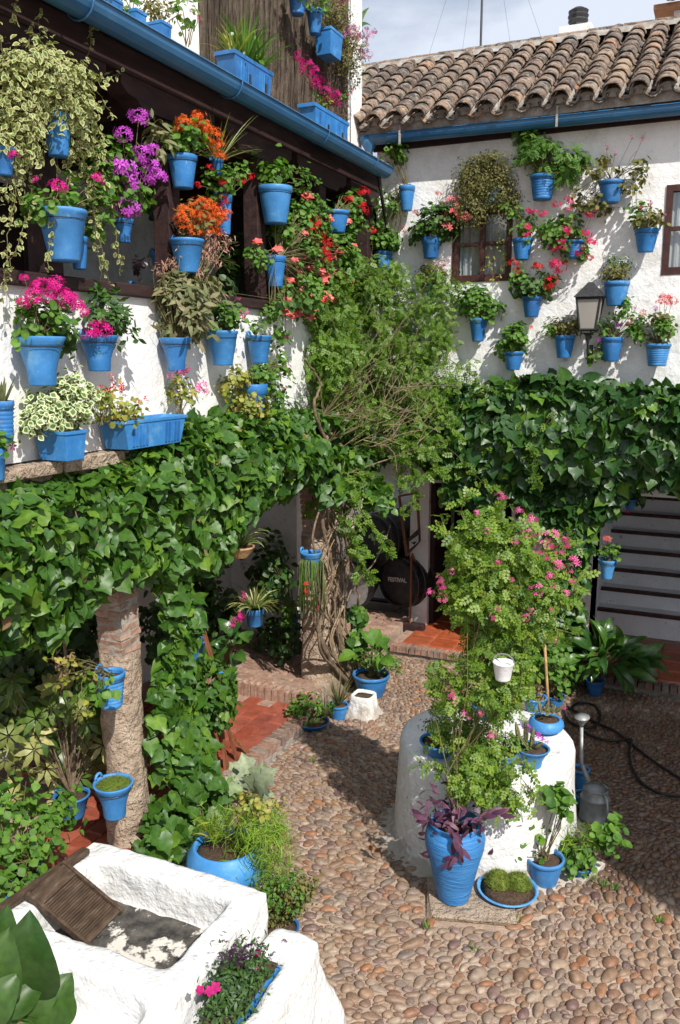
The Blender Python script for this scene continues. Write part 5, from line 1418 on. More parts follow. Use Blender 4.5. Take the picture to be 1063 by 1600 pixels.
def potted(pot, place, crowns, flowers, label, name='potted_plant', cat='potted plant', kind='bucket', mat='blue', group=None, plane=None, trail=(), lean=(0, 0), blade=(), z=0.0, noflowerpart=None):
    """pot = (centre x, rim y, rim width, height) in photograph pixels; place = 'L', 'B' (walls) or ground height"""
    cx, cy, w, h = pot
    if place == 'L':
        q = onX(cx, cy, XW + .12)
        for _ in range(3): r = w * .5 * mpp(q); q = onX(cx, cy, XW + r + .015)
        H = h * mpp(q) * 1.02; base = np.array([q[0], q[1], q[2] - H]); plane = plane or ('L', r + .02); wall = 'L'
    elif place == 'B':
        q = onY(cx, cy, YW - .12)
        for _ in range(3): r = w * .5 * mpp(q); q = onY(cx, cy, YW - r - .015)
        H = h * mpp(q) * 1.02; base = np.array([q[0], q[1], q[2] - H]); plane = plane or ('B', r + .02); wall = 'B'
    elif isinstance(place, tuple):      # ('X', x) or ('Y', y) free hanging at that plane
        q = onX(cx, cy, place[1]) if place[0] == 'X' else onY(cx, cy, place[1])
        r = w * .5 * mpp(q); H = h * mpp(q) * 1.02; base = np.array([q[0], q[1], q[2] - H]); wall = 'L' if place[0] == 'X' else 'B'
        plane = plane or (('L', place[1] - XW) if place[0] == 'X' else ('Z', place[1]))
    else:                                # stands on ground of height z; cy is the rim centre; foot is at cy + h
        f = onZ(cx, cy + h, place); r = w * .5 * mpp(f); f = f + np.array([_hx, _hy, 0]) * r * .5
        q = onY(cx, cy, f[1]); H = max(.05, q[2] - place); r = w * .5 * mpp(q); base = np.array([f[0], f[1], place]); base[0] = q[0]; wall = None
        plane = plane or ('Z', float(f[1]))
    if kind == 'bucket' and wall is not None: kind = random.choice(['bucket', 'bucket', 'half', 'ribbed', 'collar', 'flare'])
    t = thing(name, label, cat, base, group)
    make_pot(t, base, r, H, kind, mat, hanging=wall is not None, wall=wall, lean=lean)
    top = base + np.array([0, 0, H * .9])
    if crowns: crowns_in(t, base, crowns, plane, top)
    for b in blade:
        lb = LB(); blades(lb, top, **b[1]); lb.build('leaves', L_[b[0]], t, base)
    for (mt, tm, size, items) in trail: trails(t, base, items, plane, mt, tm, size)
    fst = MB()
    for (col, kd, pts) in flowers:
        for fx in pts:
            p = pix(fx[0], fx[1], plane); s = mpp(p); R_ = fx[2] * s
            if plane[0] == 'L': p = p + np.array([.04 + random.uniform(-.02, .05), 0, 0])
            elif plane[0] == 'B': p = p + np.array([0, -.04 - random.uniform(-.02, .05), 0])
            else: p = p + np.array([0, -.03 + random.uniform(-.02, .02), 0])
            head(p, R_, col, t, base, kd, facing=(.35, -.5, .75) if kd == 'bell' else None)
            fst.tube([top, (top + p) / 2 + RNG.normal(size=3) * .02, p], .0018, 4)
    if fst.v and flowers: rel(fst, base); o = fst.build('flower_stalks', M['stem'], t); o['kind'] = 'stuff'
    return t

GL = 'flower pots on the gallery posts and parapet'
GBK = 'flower pots on the white far wall'
GG = 'flower pots around the well'
# ---------------- gallery side ------------------------------------------------------------
potted((97, 328, 76, 76), 'L', [(70, 318, 30, 22, 'geranium'), (112, 314, 26, 24, 'geranium', dict(n=.9)), (155, 330, 16, 40, 'geranium', dict(n=.6))],
       [('magenta', 'ball', [(72, 293, 13), (45, 282, 6), (137, 282, 10)])], 'big pale blue pot with a few magenta geranium heads, on the leftmost post', mat='blue_light', group=GL, kind='half')
potted((122, 370, 30, 48), 'L', [(135, 362, 14, 16, 'leggy')], [], 'small shaded blue pot tucked behind the big pale one on the left post', group=GL, plane=('L', .02))
# big cream edged mass with two pots
potted((88, 178, 46, 62), ('X', XW + .16), [(70, 120, 70, 50, 'varieg', dict(dep=.3, hang=.05, n=1.6)), (95, 165, 50, 40, 'varieg', dict(dep=.34, n=1.6)), (30, 150, 40, 50, 'varieg', dict(dep=.3, n=1.4)), (30, 190, 36, 46, 'varieg', dict(dep=.28, hang=.08)), (110, 190, 40, 46, 'varieg', dict(dep=.28, hang=.05)), (120, 140, 34, 50, 'varieg', dict(dep=.25)), (40, 95, 44, 28, 'varieg', dict(dep=.25, n=.7))],
       [], 'blue pot almost hidden in a huge cascade of small cream edged leaves', group=GL, cat='trailing plant',
       trail=[('varieg', 'oval', .034, [[(60, 90), (62, 50), (64, 16)], [(45, 100), (44, 60), (50, 35)], [(130, 110), (142, 70), (146, 38)], [(140, 130), (160, 125), (187, 114)], [(150, 140), (165, 165), (178, 185)],
                                       [(60, 200), (52, 260), (48, 330), (20, 400), (10, 450)], [(40, 220), (28, 280), (18, 340), (8, 420), (6, 470)], [(140, 200), (150, 260), (148, 330), (160, 400), (172, 440)],
                                       [(85, 240), (92, 300), (80, 360), (75, 420)], [(10, 110), (0, 60), (-5, 20)], [(155, 200), (165, 280), (180, 350), (190, 430)], [(100, 230), (106, 290), (90, 340)], [(120, 230), (140, 290), (150, 370), (158, 430)], [(20, 30), (25, 10), (22, -10)]])])
potted((4, 232, 40, 40), ('X', XW + .14), [(10, 240, 24, 26, 'varieg', dict(dep=.15)), (12, 300, 10, 36, 'varieg', dict(n=.5))], [('magenta', 'ball', [(2, 245, 8)])], 'dark blue pot cut by the left edge under the cream edged cascade', group=GL)
potted((194, 343, 30, 34), 'L', [(160, 270, 34, 32, 'geranium', dict(dep=.2)), (200, 300, 34, 36, 'geranium', dict(dep=.2)), (150, 300, 22, 36, 'varieg', dict(n=.6)), (182, 240, 20, 20, 'geranium')],
       [('violet', 'ball', [(198, 186, 13), (177, 213, 12), (208, 242, 14), (222, 235, 9), (173, 268, 17), (186, 288, 17), (215, 262, 13), (226, 280, 14), (181, 328, 14), (203, 332, 9), (164, 262, 10), (236, 273, 8), (195, 297, 9)])],
       'dark blue pot overflowing with violet geraniums, left of the first orange plant', group=GL)
potted((285, 243, 46, 48), 'L', [(285, 215, 36, 26, 'geranium', dict(n=1.2)), (250, 210, 10, 28, 'lance', dict(n=.7))],
       [('orange', 'spray', [(272, 190, 10), (296, 186, 13), (310, 200, 13), (322, 210, 12), (325, 228, 11), (300, 205, 11), (268, 205, 8), (282, 196, 9), (312, 222, 10), (330, 245, 10)])], 'upper orange kalanchoe in a blue pot on the second post', group=GL)
potted((247, 325, 22, 42), ('X', XW - .5), [(245, 305, 13, 26, 'dark')], [], 'dark little pot hanging inside the gallery left of the second post', group=GL)
potted((350, 305, 26, 58), 'L', [(340, 285, 36, 20, 'leggy', dict(n=1.2)), (372, 270, 14, 10, 'leggy')], [('red', 'ball', [(319, 263, 6), (385, 277, 6), (334, 287, 6), (369, 283, 8), (302, 290, 5), (338, 315, 9)])],
       'blue pot with small red geraniums, just right of the two orange plants', group=GL)
potted((292, 374, 54, 50), 'L', [(308, 345, 38, 30, 'fleshy')],
       [('orange', 'spray', [(283, 330, 13), (300, 322, 14), (318, 320, 13), (330, 328, 12), (340, 344, 12), (322, 345, 13), (302, 345, 13), (283, 350, 12), (296, 362, 11), (315, 364, 12), (334, 362, 10), (274, 340, 9), (309, 332, 12), (326, 338, 11), (292, 336, 10), (346, 333, 8)])],
       'lower round orange kalanchoe in full bloom in a blue pot', group=GL,
       )
potted((430, 292, 54, 54), 'L', [(428, 268, 26, 26, 'leafy', dict(n=1.3)), (470, 285, 16, 20, 'leggy', dict(n=.5))], [], 'blue ribbed pot with plain green leaves under the beam, right of the third post', group=GL,
       trail=[('leafy' if 0 else 'geranium', 'round', .03, [[(440, 275), (458, 262), (478, 268), (500, 285)], [(470, 290), (500, 312), (520, 330)], [(430, 280), (432, 310), (445, 330)]])])
potted((430, 400, 34, 46), 'L', [(405, 400, 20, 22, 'leggy'), (440, 355, 22, 22, 'geranium'), (470, 345, 30, 26, 'geranium', dict(n=.9)), (480, 400, 40, 40, 'leggy', dict(n=.6)), (455, 450, 40, 40, 'leggy', dict(n=.5)), (430, 500, 26, 40, 'leggy', dict(n=.6)), (520, 400, 40, 50, 'geranium', dict(n=.6)), (490, 340, 26, 30, 'geranium'), (470, 460, 46, 36, 'geranium', dict(n=.5))],
       [('red', 'ball', [(478, 350, 11), (486, 365, 13), (492, 385, 13), (500, 395, 11), (482, 340, 8), (488, 376, 12), (497, 404, 9), (474, 358, 8), (502, 380, 8)]), ('coral', 'bell', [(474, 309, 9), (399, 379, 8), (427, 392, 9), (451, 408, 7), (471, 400, 9), (449, 440, 8), (477, 420, 7), (500, 440, 9), (515, 404, 8), (520, 430, 10), (530, 432, 8), (445, 470, 9), (497, 463, 9), (480, 464, 6), (440, 490, 9), (460, 492, 9), (474, 497, 9), (488, 489, 8), (462, 366, 7), (450, 365, 6), (470, 369, 7), (505, 345, 7), (535, 346, 9), (538, 440, 9), (510, 428, 7), (484, 445, 6), (430, 488, 7), (522, 437, 9), (505, 433, 8), (468, 455, 8), (452, 495, 8), (492, 470, 7), (516, 470, 8), (438, 478, 8), (525, 395, 7), (512, 385, 7), (545, 385, 6), (496, 425, 7), (460, 425, 7)])],
       'blue pot on the third post with a leggy coral and red geranium climbing over it', group=GL,
       trail=[(None, None, 0, [[(432, 398), (460, 390), (490, 392), (500, 420)], [(432, 400), (455, 440), (465, 480), (470, 500)], [(430, 395), (462, 400), (468, 440), (455, 490)]])])
potted((525, 330, 42, 32), 'L', [(548, 325, 22, 22, 'geranium'), (555, 350, 20, 18, 'leggy')], [('red', 'ball', [(542, 314, 8), (560, 302, 9), (562, 328, 10), (556, 321, 6), (572, 362, 6)]), ('coral', 'bell', [(502, 341, 8), (535, 348, 9), (475, 309, 10)])],
       'blue pot with bright red geraniums on the fourth post', group=GL)
potted((62, 526, 78, 74), 'L', [(60, 505, 38, 34, 'geranium', dict(n=1.2)), (95, 522, 26, 26, 'geranium_dark')],
       [('magenta', 'ball', [(30, 462, 15), (48, 452, 15), (66, 448, 15), (80, 462, 14), (92, 470, 17), (104, 480, 14), (33, 434, 7), (24, 474, 11), (58, 463, 12), (74, 452, 11), (108, 465, 9), (40, 446, 10)])],
       'large flared blue pot crowned by a dense magenta geranium, on the parapet', group=GL, kind='flare')
potted((153, 524, 62, 54), 'L', [(170, 490, 36, 30, 'crassula', dict(n=1.3)), (185, 515, 24, 18, 'crassula'), (160, 468, 14, 18, 'crassula')], [('magenta', 'ball', [(125, 490, 9), (138, 514, 16), (134, 524, 12), (146, 506, 9)])],
       'blue pot with fleshy jade leaves and a magenta head on its left side', group=GL, kind='flare')
potted((274, 528, 50, 50), 'L', [(285, 480, 52, 42, 'lance', dict(n=1.2)), (300, 440, 50, 26, 'lance', dict(n=.7)), (300, 400, 46, 22, 'pinkbell'), (340, 380, 26, 16, 'pinkbell'), (250, 415, 12, 8, 'pinkbell'), (330, 455, 24, 14, 'pinkbell', dict(n=.6)), (310, 370, 26, 10, 'pinkbell')],
       [], 'blue pot with a tall grey green succulent and drooping dusty pink bells', group=GL, kind='flare')
potted((347, 517, 50, 52), 'L', [(345, 500, 30, 18, 'geranium'), (350, 490, 20, 14, 'geranium_dark')], [('pink', 'few', [(361, 493, 8), (371, 488, 8), (355, 497, 7), (361, 465, 5), (370, 496, 7)])], 'blue pot with light pink geranium casting a long shadow on the parapet', group=GL)
potted((405, 524, 40, 42), 'L', [(395, 512, 12, 8, 'leggy', dict(n=.5))], [], 'nearly bare blue pot at the right end of the parapet row', group=GL)
potted((2, 626, 38, 64), 'L', [], [], 'blue pot with spiky aloe cut by the left edge', group=GL, blade=[('greygreen', dict(n=16, ln=.16, w=.011, spread=.7, droop=.1))])
# box with cream edged leaves and the long trough
def trough(pc, w, h, place, label, crowns, flowers, group, mat='blue', wd=.16, ln=None, ribs=True, trail=(), blade=(), depth_dir='L', name='window_box', side=None):
    cx, cy = pc
    X = XW + .03 + wd / 2 if place == 'L' else None
    if isinstance(place, tuple): X = place[1]
    q = onX(cx, cy, X); 
    # half length along y found from the pixel ends
    w2 = max(w * .35, w - wd * .86 / mpp(q)); a = onX(cx - w2 / 2, cy, X); b = onX(cx + w2 / 2, cy, X); L = abs(b[1] - a[1]); H = h * mpp(q)
    base = np.array([X, q[1], q[2] - H]); t = thing(name, label, 'planter', base, group)
    mb = MB(); tp, bt = .5, .42; th = .008
    def ringp(s, z, e=0): return [(-wd * s + e, -L / 2 * (s * 2) * 1.0 + e, z), (wd * s - e, -L / 2 * (s * 2) + e, z), (wd * s - e, L / 2 * (s * 2) - e, z), (-wd * s + e, L / 2 * (s * 2) - e, z)]
    R = [ringp(.42, 0), ringp(.485, H * .88), ringp(.515, H * .885), ringp(.515, H), ringp(.515, H, th), ringp(.47, H * .8, th)]
    V = [p for r in R for p in r]; F = [(3, 2, 1, 0)]
    for j in range(len(R) - 1):
        for k in range(4): F.append((j * 4 + k, j * 4 + (k + 1) % 4, (j + 1) * 4 + (k + 1) % 4, (j + 1) * 4 + k))
    mb.add(V, F); box = mb.build('box', M[mat], t, bevel=.006)
    if ribs:
        y = -L / 2 * .80
        while y < L / 2 * .82:
            if abs(abs(y) - L * .25) < L * .14:
                V = []
                for (z, s) in ((H * .10, .428), (H * .80, .482)):
                    for dy in (-.008, .008): V += [(wd * s - .002, y + dy, z), (wd * s + .007, y + dy, z)]
                MB().add(V, [(0, 1, 3, 2), (4, 6, 7, 5), (0, 4, 5, 1), (1, 5, 7, 3), (3, 7, 6, 2), (2, 6, 4, 0)]).build('rib', M[mat], t)
            y += .032
    if isinstance(place, tuple) and L > .3:
        for dy in (-.12, .30): MB().box((wd * .44, dy * L - .012, -.01), (wd * .52, dy * L + .012, H * .55)).build('bracket', M['iron'], t)
    s_ = MB().box((-wd * .46, -L * .46, H * .74), (wd * .46, L * .46, H * .86)); s_.build('soil', M['soil'], t)
    top = base + np.array([0, 0, H * .9]); pl = ('L', X - XW)
    byst = {}; stems = MB()
    for c in crowns:
        px, py, rx, ry, st = c[:5]; k = dict(c[5]) if len(c) > 5 else {}
        C = pix(px, py, pl); s = mpp(C); tm, size, mt, droop, up, dens, rc = ST[st]
        bb = np.array([X, C[1], top[2]])
        crown(byst.setdefault(mt, LB()), C, (min(rx * s, k.get('dep', .14)), rx * s * 1.1, ry * s), int(dens * 1.9 * rx * s * ry * s * 3.14 * k.get('n', 1)) + 16, tm, size * k.get('size', 1), droop=droop, up=up, rc=rc, stems=stems, base=bb, hang=k.get('hang', 0))
    for mt, lb in byst.items(): lb.build('foliage', L_[mt], t, base)
    for b_ in blade:
        lb = LB(); blades(lb, top + np.array([0, b_[2] if len(b_) > 2 else 0, 0]), **b_[1]); lb.build('leaves', L_[b_[0]], t, base)
    for (mt, tm, size, items) in trail: trails(t, base, items, pl, mt, tm, size)
    if stems.v: rel(stems, base); o = stems.build('stems', M['stem'], t); o['kind'] = 'stuff'
    for (col, kd, pts) in flowers:
        for fx in pts:
            p = pix(fx[0], fx[1], pl); head(p + np.array([.04, 0, 0]), fx[2] * mpp(p), col, t, base, kd, facing=(.5, -.5, .7) if kd == 'bell' else None)
    return t
trough((95, 672), 88, 46, 'L', 'deep blue box filled with white edged round leaves above the stone ledge', [(88, 640, 44, 30, 'varieg_white', dict(n=1.3)), (115, 615, 34, 28, 'varieg_white'), (60, 655, 24, 18, 'varieg_white')], [], GL, ribs=False, wd=.22)
trough((225, 652), 142, 44, 'L', 'long ribbed blue trough with bare red soil between red and pink flowers', [(178, 640, 28, 22, 'yellow', dict(n=.9)), (212, 645, 14, 12, 'yellow'), (282, 615, 20, 26, 'yellow', dict(n=.9)), (155, 618, 16, 14, 'yellow', dict(n=.7))],
       [('red', 'few', [(160, 613, 10), (175, 604, 8), (187, 612, 8), (166, 590, 6), (150, 608, 7), (182, 603, 7), (222, 622, 5), (212, 628, 5)]), ('pink', 'few', [(278, 577, 9), (270, 580, 6), (308, 602, 9), (300, 608, 7), (258, 588, 6), (314, 612, 6), (284, 574, 7)])], GL, wd=.20)
potted((395, 600, 46, 46), 'L', [(372, 598, 26, 26, 'yellow', dict(n=1.1)), (405, 590, 24, 22, 'geranium'), (385, 635, 38, 24, 'yellow', dict(n=1.0)), (430, 600, 26, 40, 'leggy', dict(n=.7)), (440, 560, 24, 30, 'leggy', dict(n=.6))],
       [('magenta', 'few', [(440, 527, 6), (438, 574, 6), (478, 649, 7), (496, 636, 7)]), ('dustyrose', 'few', [(470, 650, 5), (502, 652, 5), (437, 605, 5)])], 'blue pot lost in yellowing leaves just above the ivy hedge', group=GL)
# a single petunia at the left edge
potted((-12, 700, 40, 50), 'L', [(-5, 690, 14, 12, 'geranium')], [('magenta', 'few', [(6, 696, 10)])], 'edge pot of which one magenta petunia shows at the left border', group=GL)
# black rosette and pots inside the gallery
potted((215, 446, 22, 12), ('X', XW - .30), [], [('darkpurple', 'ball', [])], 'small blue pot with black rosette plant standing behind the sill', group=GL, plane=('L', -.30),
       trail=[('black', 'drop', .05, [[(217, 440), (217, 425), (216, 414)], [(210, 410), (222, 408), (218, 418)], [(208, 418), (226, 416), (216, 404)], [(212, 412), (224, 412), (216, 406), (210, 416), (222, 420)]])])
potted((250, 395, 30, 30), ('X', XW - .25), [(255, 400, 14, 10, 'yellow'), (380, 420, 22, 60, 'dark', dict(n=.8)), (350, 440, 18, 40, 'dark', dict(n=.8))], [], 'shaded pot behind the sill with dark leaves beside it', group=GL, plane=('L', -.25))
# airy grass tuft hanging from the beam
potted((340, 250, 20, 22), ('X', XW + .06), [], [], 'small pot with a wild tuft of pale grass under the beam', group=GL, blade=[('spider', dict(n=34, ln=.42, w=.004, spread=2.4, droop=.35)), ('dry', dict(n=26, ln=.35, w=.003, spread=2.6, droop=.9))])
# upper terrace troughs
trough((383, 98), 90, 52, ('X', TX + .27), 'blue trough with long grassy leaves on the cane screen', [(392, 90, 18, 12, 'leafy', dict(n=.7))], [('white', 'few', [(355, 55, 3), (375, 85, 3)])], 'planters on the terrace screen', wd=.16,
       blade=[('geranium', dict(n=60, ln=.36, w=.008, spread=1.1, droop=.5)), ('geranium', dict(n=44, ln=.34, w=.008, spread=1.1, droop=.8), .18), ('yellow', dict(n=24, ln=.30, w=.006, spread=1.3, droop=.8), -.15)])
trough((507, 178), 78, 46, ('X', TX + .27), 'blue ribbed trough with a magenta bougainvillea branch on the screen', [(512, 165, 12, 8, 'yellow', dict(n=.6))],
       [('bougain', 'loose', [(462, 92, 9), (470, 100, 9), (466, 108, 8), (478, 104, 8), (476, 114, 9), (482, 122, 9), (487, 112, 8), (486, 130, 9), (494, 124, 8), (495, 136, 8), (500, 144, 9), (508, 140, 7), (512, 148, 8), (520, 150, 8), (516, 158, 8), (524, 160, 6), (458, 86, 6), (540, 146, 5), (545, 140, 4), (506, 152, 7)])],
       'planters on the terrace screen', wd=.16, trail=[('geranium', 'oval', .03, [[(505, 170), (515, 160), (498, 140), (480, 112), (460, 90)], [(512, 168), (530, 155), (550, 140), (568, 120)], [(508, 168), (490, 140), (474, 105)]])])
potted((465, -8, 28, 28), ('X', TX + .2), [(462, -18, 20, 10, 'geranium')], [], 'small blue pot at the very top edge on the cane screen', group='planters on the terrace screen')
potted((492, 16, 27, 34), ('X', TX + .2), [(488, 4, 20, 12, 'leggy', dict(n=.8))], [('pink', 'few', [(500, 3, 4)])], 'second blue pot of the top row, right of the highest one', group='planters on the terrace screen')
trough((514, 50), 44, 38, ('X', TX + .2), 'upper blue trough trailing tiny lilac pink flowers over the white pier', [(525, 25, 30, 26, 'tiny', dict(n=.9)), (548, 70, 28, 34, 'tiny', dict(n=.8, hang=.08)), (540, 100, 16, 18, 'tiny', dict(n=.6))],
       [('lilac', 'loose', [(random.gauss(551, 11), 62 + 22 * random.uniform(-1, 1.1), random.uniform(4, 6.5)) for _ in range(26)]), ('magenta', 'few', [(524, 8, 6), (522, 14, 4), (537, 0, 4)])], 'planters on the terrace screen', ribs=False)
# agave on the pier top
ag = onX(556, 46, TX - .1)
AG = thing('agave', 'dark spiky agave silhouetted against the sky above the white pier', 'agave', ag)
for (tx_, ty_, w) in ((540, 8, .045), (556, 0, .05), (577, 12, .028), (580, 40, .022), (570, 56, .02), (548, 20, .04), (562, 22, .035)):
    tp_ = onX(tx_, ty_, TX - .05); lb = LB(); p0 = np.array(ag); d = tp_ - p0
    pts = np.array([p0 + d * k / 5 + np.array([0, 0, .035 * math.sin(math.pi * k / 5)]) for k in range(6)])
    lb.strip(pts, [w, w * 1.0, w * .9, w * .65, w * .35, .002], np.array([1.0, -.6, .3]), fold=.5); lb.build('leaf', L_['dark'], AG, ag, stuff=False)
trough((166, 2), 50, 40, ('X', TX + .24), 'first of three dark blue troughs in the upper left corner, cut by the top edge', [(160, -14, 30, 14, 'leggy', dict(n=.9))], [], 'planters on the terrace screen')
trough((204, 20), 48, 42, ('X', TX + .24), 'middle one of three dark blue troughs above the gutter, upper left', [(206, 4, 28, 14, 'leggy', dict(n=.9))], [], 'planters on the terrace screen')
trough((244, 38), 46, 40, ('X', TX + .24), 'lowest of three dark blue troughs, its trailing plant crossing the white pier', [(250, 12, 30, 18, 'small', dict(n=.9)), (292, 20, 22, 16, 'leggy', dict(n=.8))], [('magenta', 'few', [(293, 18, 5), (306, 28, 5)])], 'planters on the terrace screen')

# ---------------- far wall --------------------------------------------------------------
potted((636, 291, 26, 36), 'B', [(615, 240, 18, 14, 'geranium', dict(n=.8)), (608, 330, 22, 34, 'leggy', dict(n=.7)), (605, 370, 24, 20, 'leggy')], [('coral', 'few', [(634, 358, 6)])], 'bare blue pot beside the corner with dry vine stems next to it', group=GBK,
       trail=[(None, None, 0, [[(632, 292), (618, 270), (612, 250)], [(622, 320), (612, 290), (626, 262), (618, 240)], [(630, 300), (610, 310), (604, 340), (600, 380)], [(628, 310), (600, 360), (602, 390)], [(612, 300), (628, 320), (606, 350)]])])
potted((600, 393, 26, 26), 'B', [(600, 380, 24, 14, 'geranium', dict(n=1.1)), (585, 360, 16, 20, 'leggy')], [('red', 'ball', [(567, 366, 5)])], 'blue pot low in the corner above the jasmine', group=GBK)
potted((674, 371, 30, 31), 'B', [(682, 350, 36, 26, 'geranium_dark', dict(n=1.2)), (655, 362, 12, 14, 'geranium_dark')], [('salmon', 'ball', [(706, 320, 13), (710, 337, 9), (727, 341, 10), (699, 356, 13), (689, 305, 5), (651, 333, 5), (695, 345, 6)])],
       'blue pot with dark leaves and salmon geranium heads left of the window', group=GBK)
potted((771, 292, 24, 24), 'B', [(750, 270, 42, 34, 'tiny', dict(n=1.1, hang=.05)), (740, 315, 36, 30, 'tiny', dict(n=.8, hang=.08)), (785, 285, 26, 36, 'tiny', dict(n=.9, hang=.08)), (800, 320, 12, 40, 'tiny', dict(n=.6)), (768, 250, 36, 12, 'tiny', dict(n=.8))], [],
       'blue pot swallowed by a big drooping olive green shrub over the window', group=GBK, cat='trailing plant', trail=[('yellow', 'oval', .03, [[(780, 360), (778, 390), (770, 410)], [(775, 400), (760, 415), (752, 420)], [(785, 350), (790, 400), (780, 440)], [(762, 400), (770, 430), (772, 438)]])])
potted((849, 274, 40, 36), 'B', [(838, 238, 28, 26, 'herb', dict(n=1.3)), (862, 258, 20, 14, 'herb'), (893, 255, 28, 24, 'herb', dict(n=1.1)), (828, 215, 16, 14, 'herb')], [], 'blue pot with lush fresh green scented geranium, highest on the far wall', group=GBK)
potted((956, 283, 40, 32), 'B', [(930, 262, 34, 26, 'dryleggy', dict(n=.5)), (985, 290, 18, 30, 'dryleggy', dict(n=.6)), (935, 318, 26, 16, 'dryleggy', dict(n=1.1)), (905, 310, 14, 18, 'dryleggy', dict(n=.6)), (1000, 262, 10, 20, 'dryleggy', dict(n=.5))], [('dustyrose', 'few', [(990, 216, 4), (1005, 218, 4), (948, 232, 4), (962, 240, 4)])],
       'blue pot with a looping woody geranium of brown and green leaves', group=GBK, trail=[(None, None, 0, [[(958, 285), (955, 262), (950, 240)], [(960, 285), (975, 268), (995, 235)], [(968, 285), (990, 300), (988, 325), (962, 324), (940, 318)], [(960, 282), (985, 255), (994, 290), (996, 320), (985, 324)], [(950, 284), (925, 290), (915, 310), (905, 325)]])])
potted((817, 373, 32, 31), 'B', [(818, 352, 20, 24, 'leggy', dict(n=1.1)), (800, 330, 18, 14, 'leggy')], [('hotpink', 'ball', [(829, 332, 6), (850, 336, 7), (826, 357, 7), (826, 369, 7), (838, 333, 5)])], 'blue pot with small crimson pink heads right beside the window', group=GBK)
potted((899, 376, 32, 26), 'B', [(880, 362, 34, 26, 'geranium', dict(n=1.1)), (905, 390, 26, 16, 'leggy')], [('hotpink', 'ball', [(856, 370, 8), (872, 362, 9), (885, 362, 9), (877, 376, 8), (918, 367, 8), (925, 380, 9), (904, 397, 8), (887, 388, 8), (867, 388, 8), (875, 416, 11), (870, 414, 9), (922, 335, 8), (931, 328, 5), (893, 318, 6), (890, 328, 6), (889, 312, 5), (872, 321, 6), (923, 404, 6), (882, 388, 6), (911, 388, 5)])],
       'big burst of hot pink geraniums hiding its blue pot, middle of the far wall', group=GBK)
potted((1011, 358, 38, 34), 'B', [(1016, 343, 32, 16, 'dryleggy', dict(n=1.2)), (1000, 335, 16, 14, 'leggy')], [('dustyrose', 'few', [(1015, 320, 6), (1003, 324, 5), (1040, 335, 3)])], 'blue pot with reddish bushy geranium left of the right window', group=GBK)
potted((964, 440, 40, 36), 'B', [(962, 424, 24, 16, 'small', dict(n=1.2)), (966, 412, 16, 10, 'smallgreen')], [('white', 'few', [(950, 406, 6), (960, 402, 6), (970, 412, 6), (944, 404, 5), (992, 415, 5), (978, 406, 5)])], 'blue pot with small white flowers above the lantern on its right', group=GBK)
potted((832, 463, 31, 31), 'B', [(832, 445, 30, 20, 'geranium_dark', dict(n=1.4)), (815, 432, 14, 14, 'geranium')], [('red', 'ball', [(804, 412, 8), (841, 418, 8), (863, 443, 12), (815, 443, 4), (814, 451, 4), (810, 424, 7)])], 'blue pot with dark leaves and scarlet geranium heads under the window', group=GBK)
potted((676, 446, 26, 24), 'B', [(677, 430, 24, 18, 'small', dict(n=1.2)), (665, 438, 14, 12, 'smallgreen')], [('dustyrose', 'few', [(686, 415, 5), (696, 412, 5), (672, 418, 4), (694, 424, 4), (668, 436, 3), (700, 408, 4)])], 'small blue pot with tiny dusty pink flowers below the left window corner', group=GBK)
potted((748, 498, 29, 34), 'B', [(742, 472, 30, 22, 'geranium', dict(n=1.4)), (765, 485, 16, 12, 'geranium')], [], 'blue pot with round plain green leaves, none in flower, left of the red one', group=GBK)
potted((803, 549, 31, 28), 'B', [(806, 528, 26, 20, 'geranium', dict(n=1.3)), (795, 545, 16, 10, 'geranium')], [('coral', 'few', [(834, 511, 5)])], 'blue pot with pale green leaves and one coral flower, low on the wall', group=GBK)
potted((883, 524, 32, 34), 'B', [(885, 510, 32, 14, 'small', dict(n=1.4)), (860, 512, 12, 10, 'smallgreen')], [], 'blue pot with grey green bushy leaves directly left of the lantern', group=GBK)
potted((957, 527, 34, 36), 'B', [(945, 520, 20, 18, 'leggy'), (975, 480, 14, 22, 'leggy', dict(n=.8)), (940, 560, 22, 18, 'leggy', dict(n=.6)), (990, 505, 16, 20, 'leggy', dict(n=.7))], [('violet', 'few', [(966, 506, 5), (936, 530, 4), (996, 480, 4)]), ('coral', 'few', [(984, 502, 6), (1006, 490, 6)])],
       'blue pot wrapped in climbing geranium stems with violet flowers right of the lantern', group=GBK)
potted((1029, 537, 38, 34), 'B', [(1022, 515, 38, 20, 'leggy', dict(n=1.4)), (1040, 500, 20, 18, 'dryleggy')], [('salmon', 'ball', [(1039, 466, 9), (1052, 470, 7), (1032, 474, 6), (1044, 474, 6)]), ('violet', 'few', [(1024, 482, 4)])], 'rightmost blue pot of the lower row with salmon pink heads', group=GBK)
potted((903, 606, 34, 20), 'B', [(880, 615, 14, 10, 'small')], [], 'blue pot sunk in the top of the dark ivy hedge', group=GBK)
# plants below the hedge
potted((950, 874, 30, 30), ('Y', 8.25), [(950, 860, 17, 10, 'leggy', dict(n=1.3))], [('salmon', 'ball', [(950, 841, 6)])], 'sunlit blue pot with one pink flower hung on the ivy covered pier', mat='blue_light')
potted((952, 796, 18, 20), ('Y', 8.28), [(945, 790, 10, 8, 'dark')], [], 'small blue pot half hidden in the ivy near the stair')
potted((868, 822, 34, 26), ('Y', 8.6), [(868, 812, 18, 10, 'dark')], [('dustyrose', 'few', [(880, 806, 4)])], 'shaded blue pot under the hedge against the inner wall')
potted((985, 780, 20, 16), ('Y', 8.6), [(995, 775, 16, 14, 'dark', dict(n=.8))], [('magenta', 'few', [(998, 770, 8), (982, 798, 4)])], 'dark pot with a crimson flower in front of the stair')

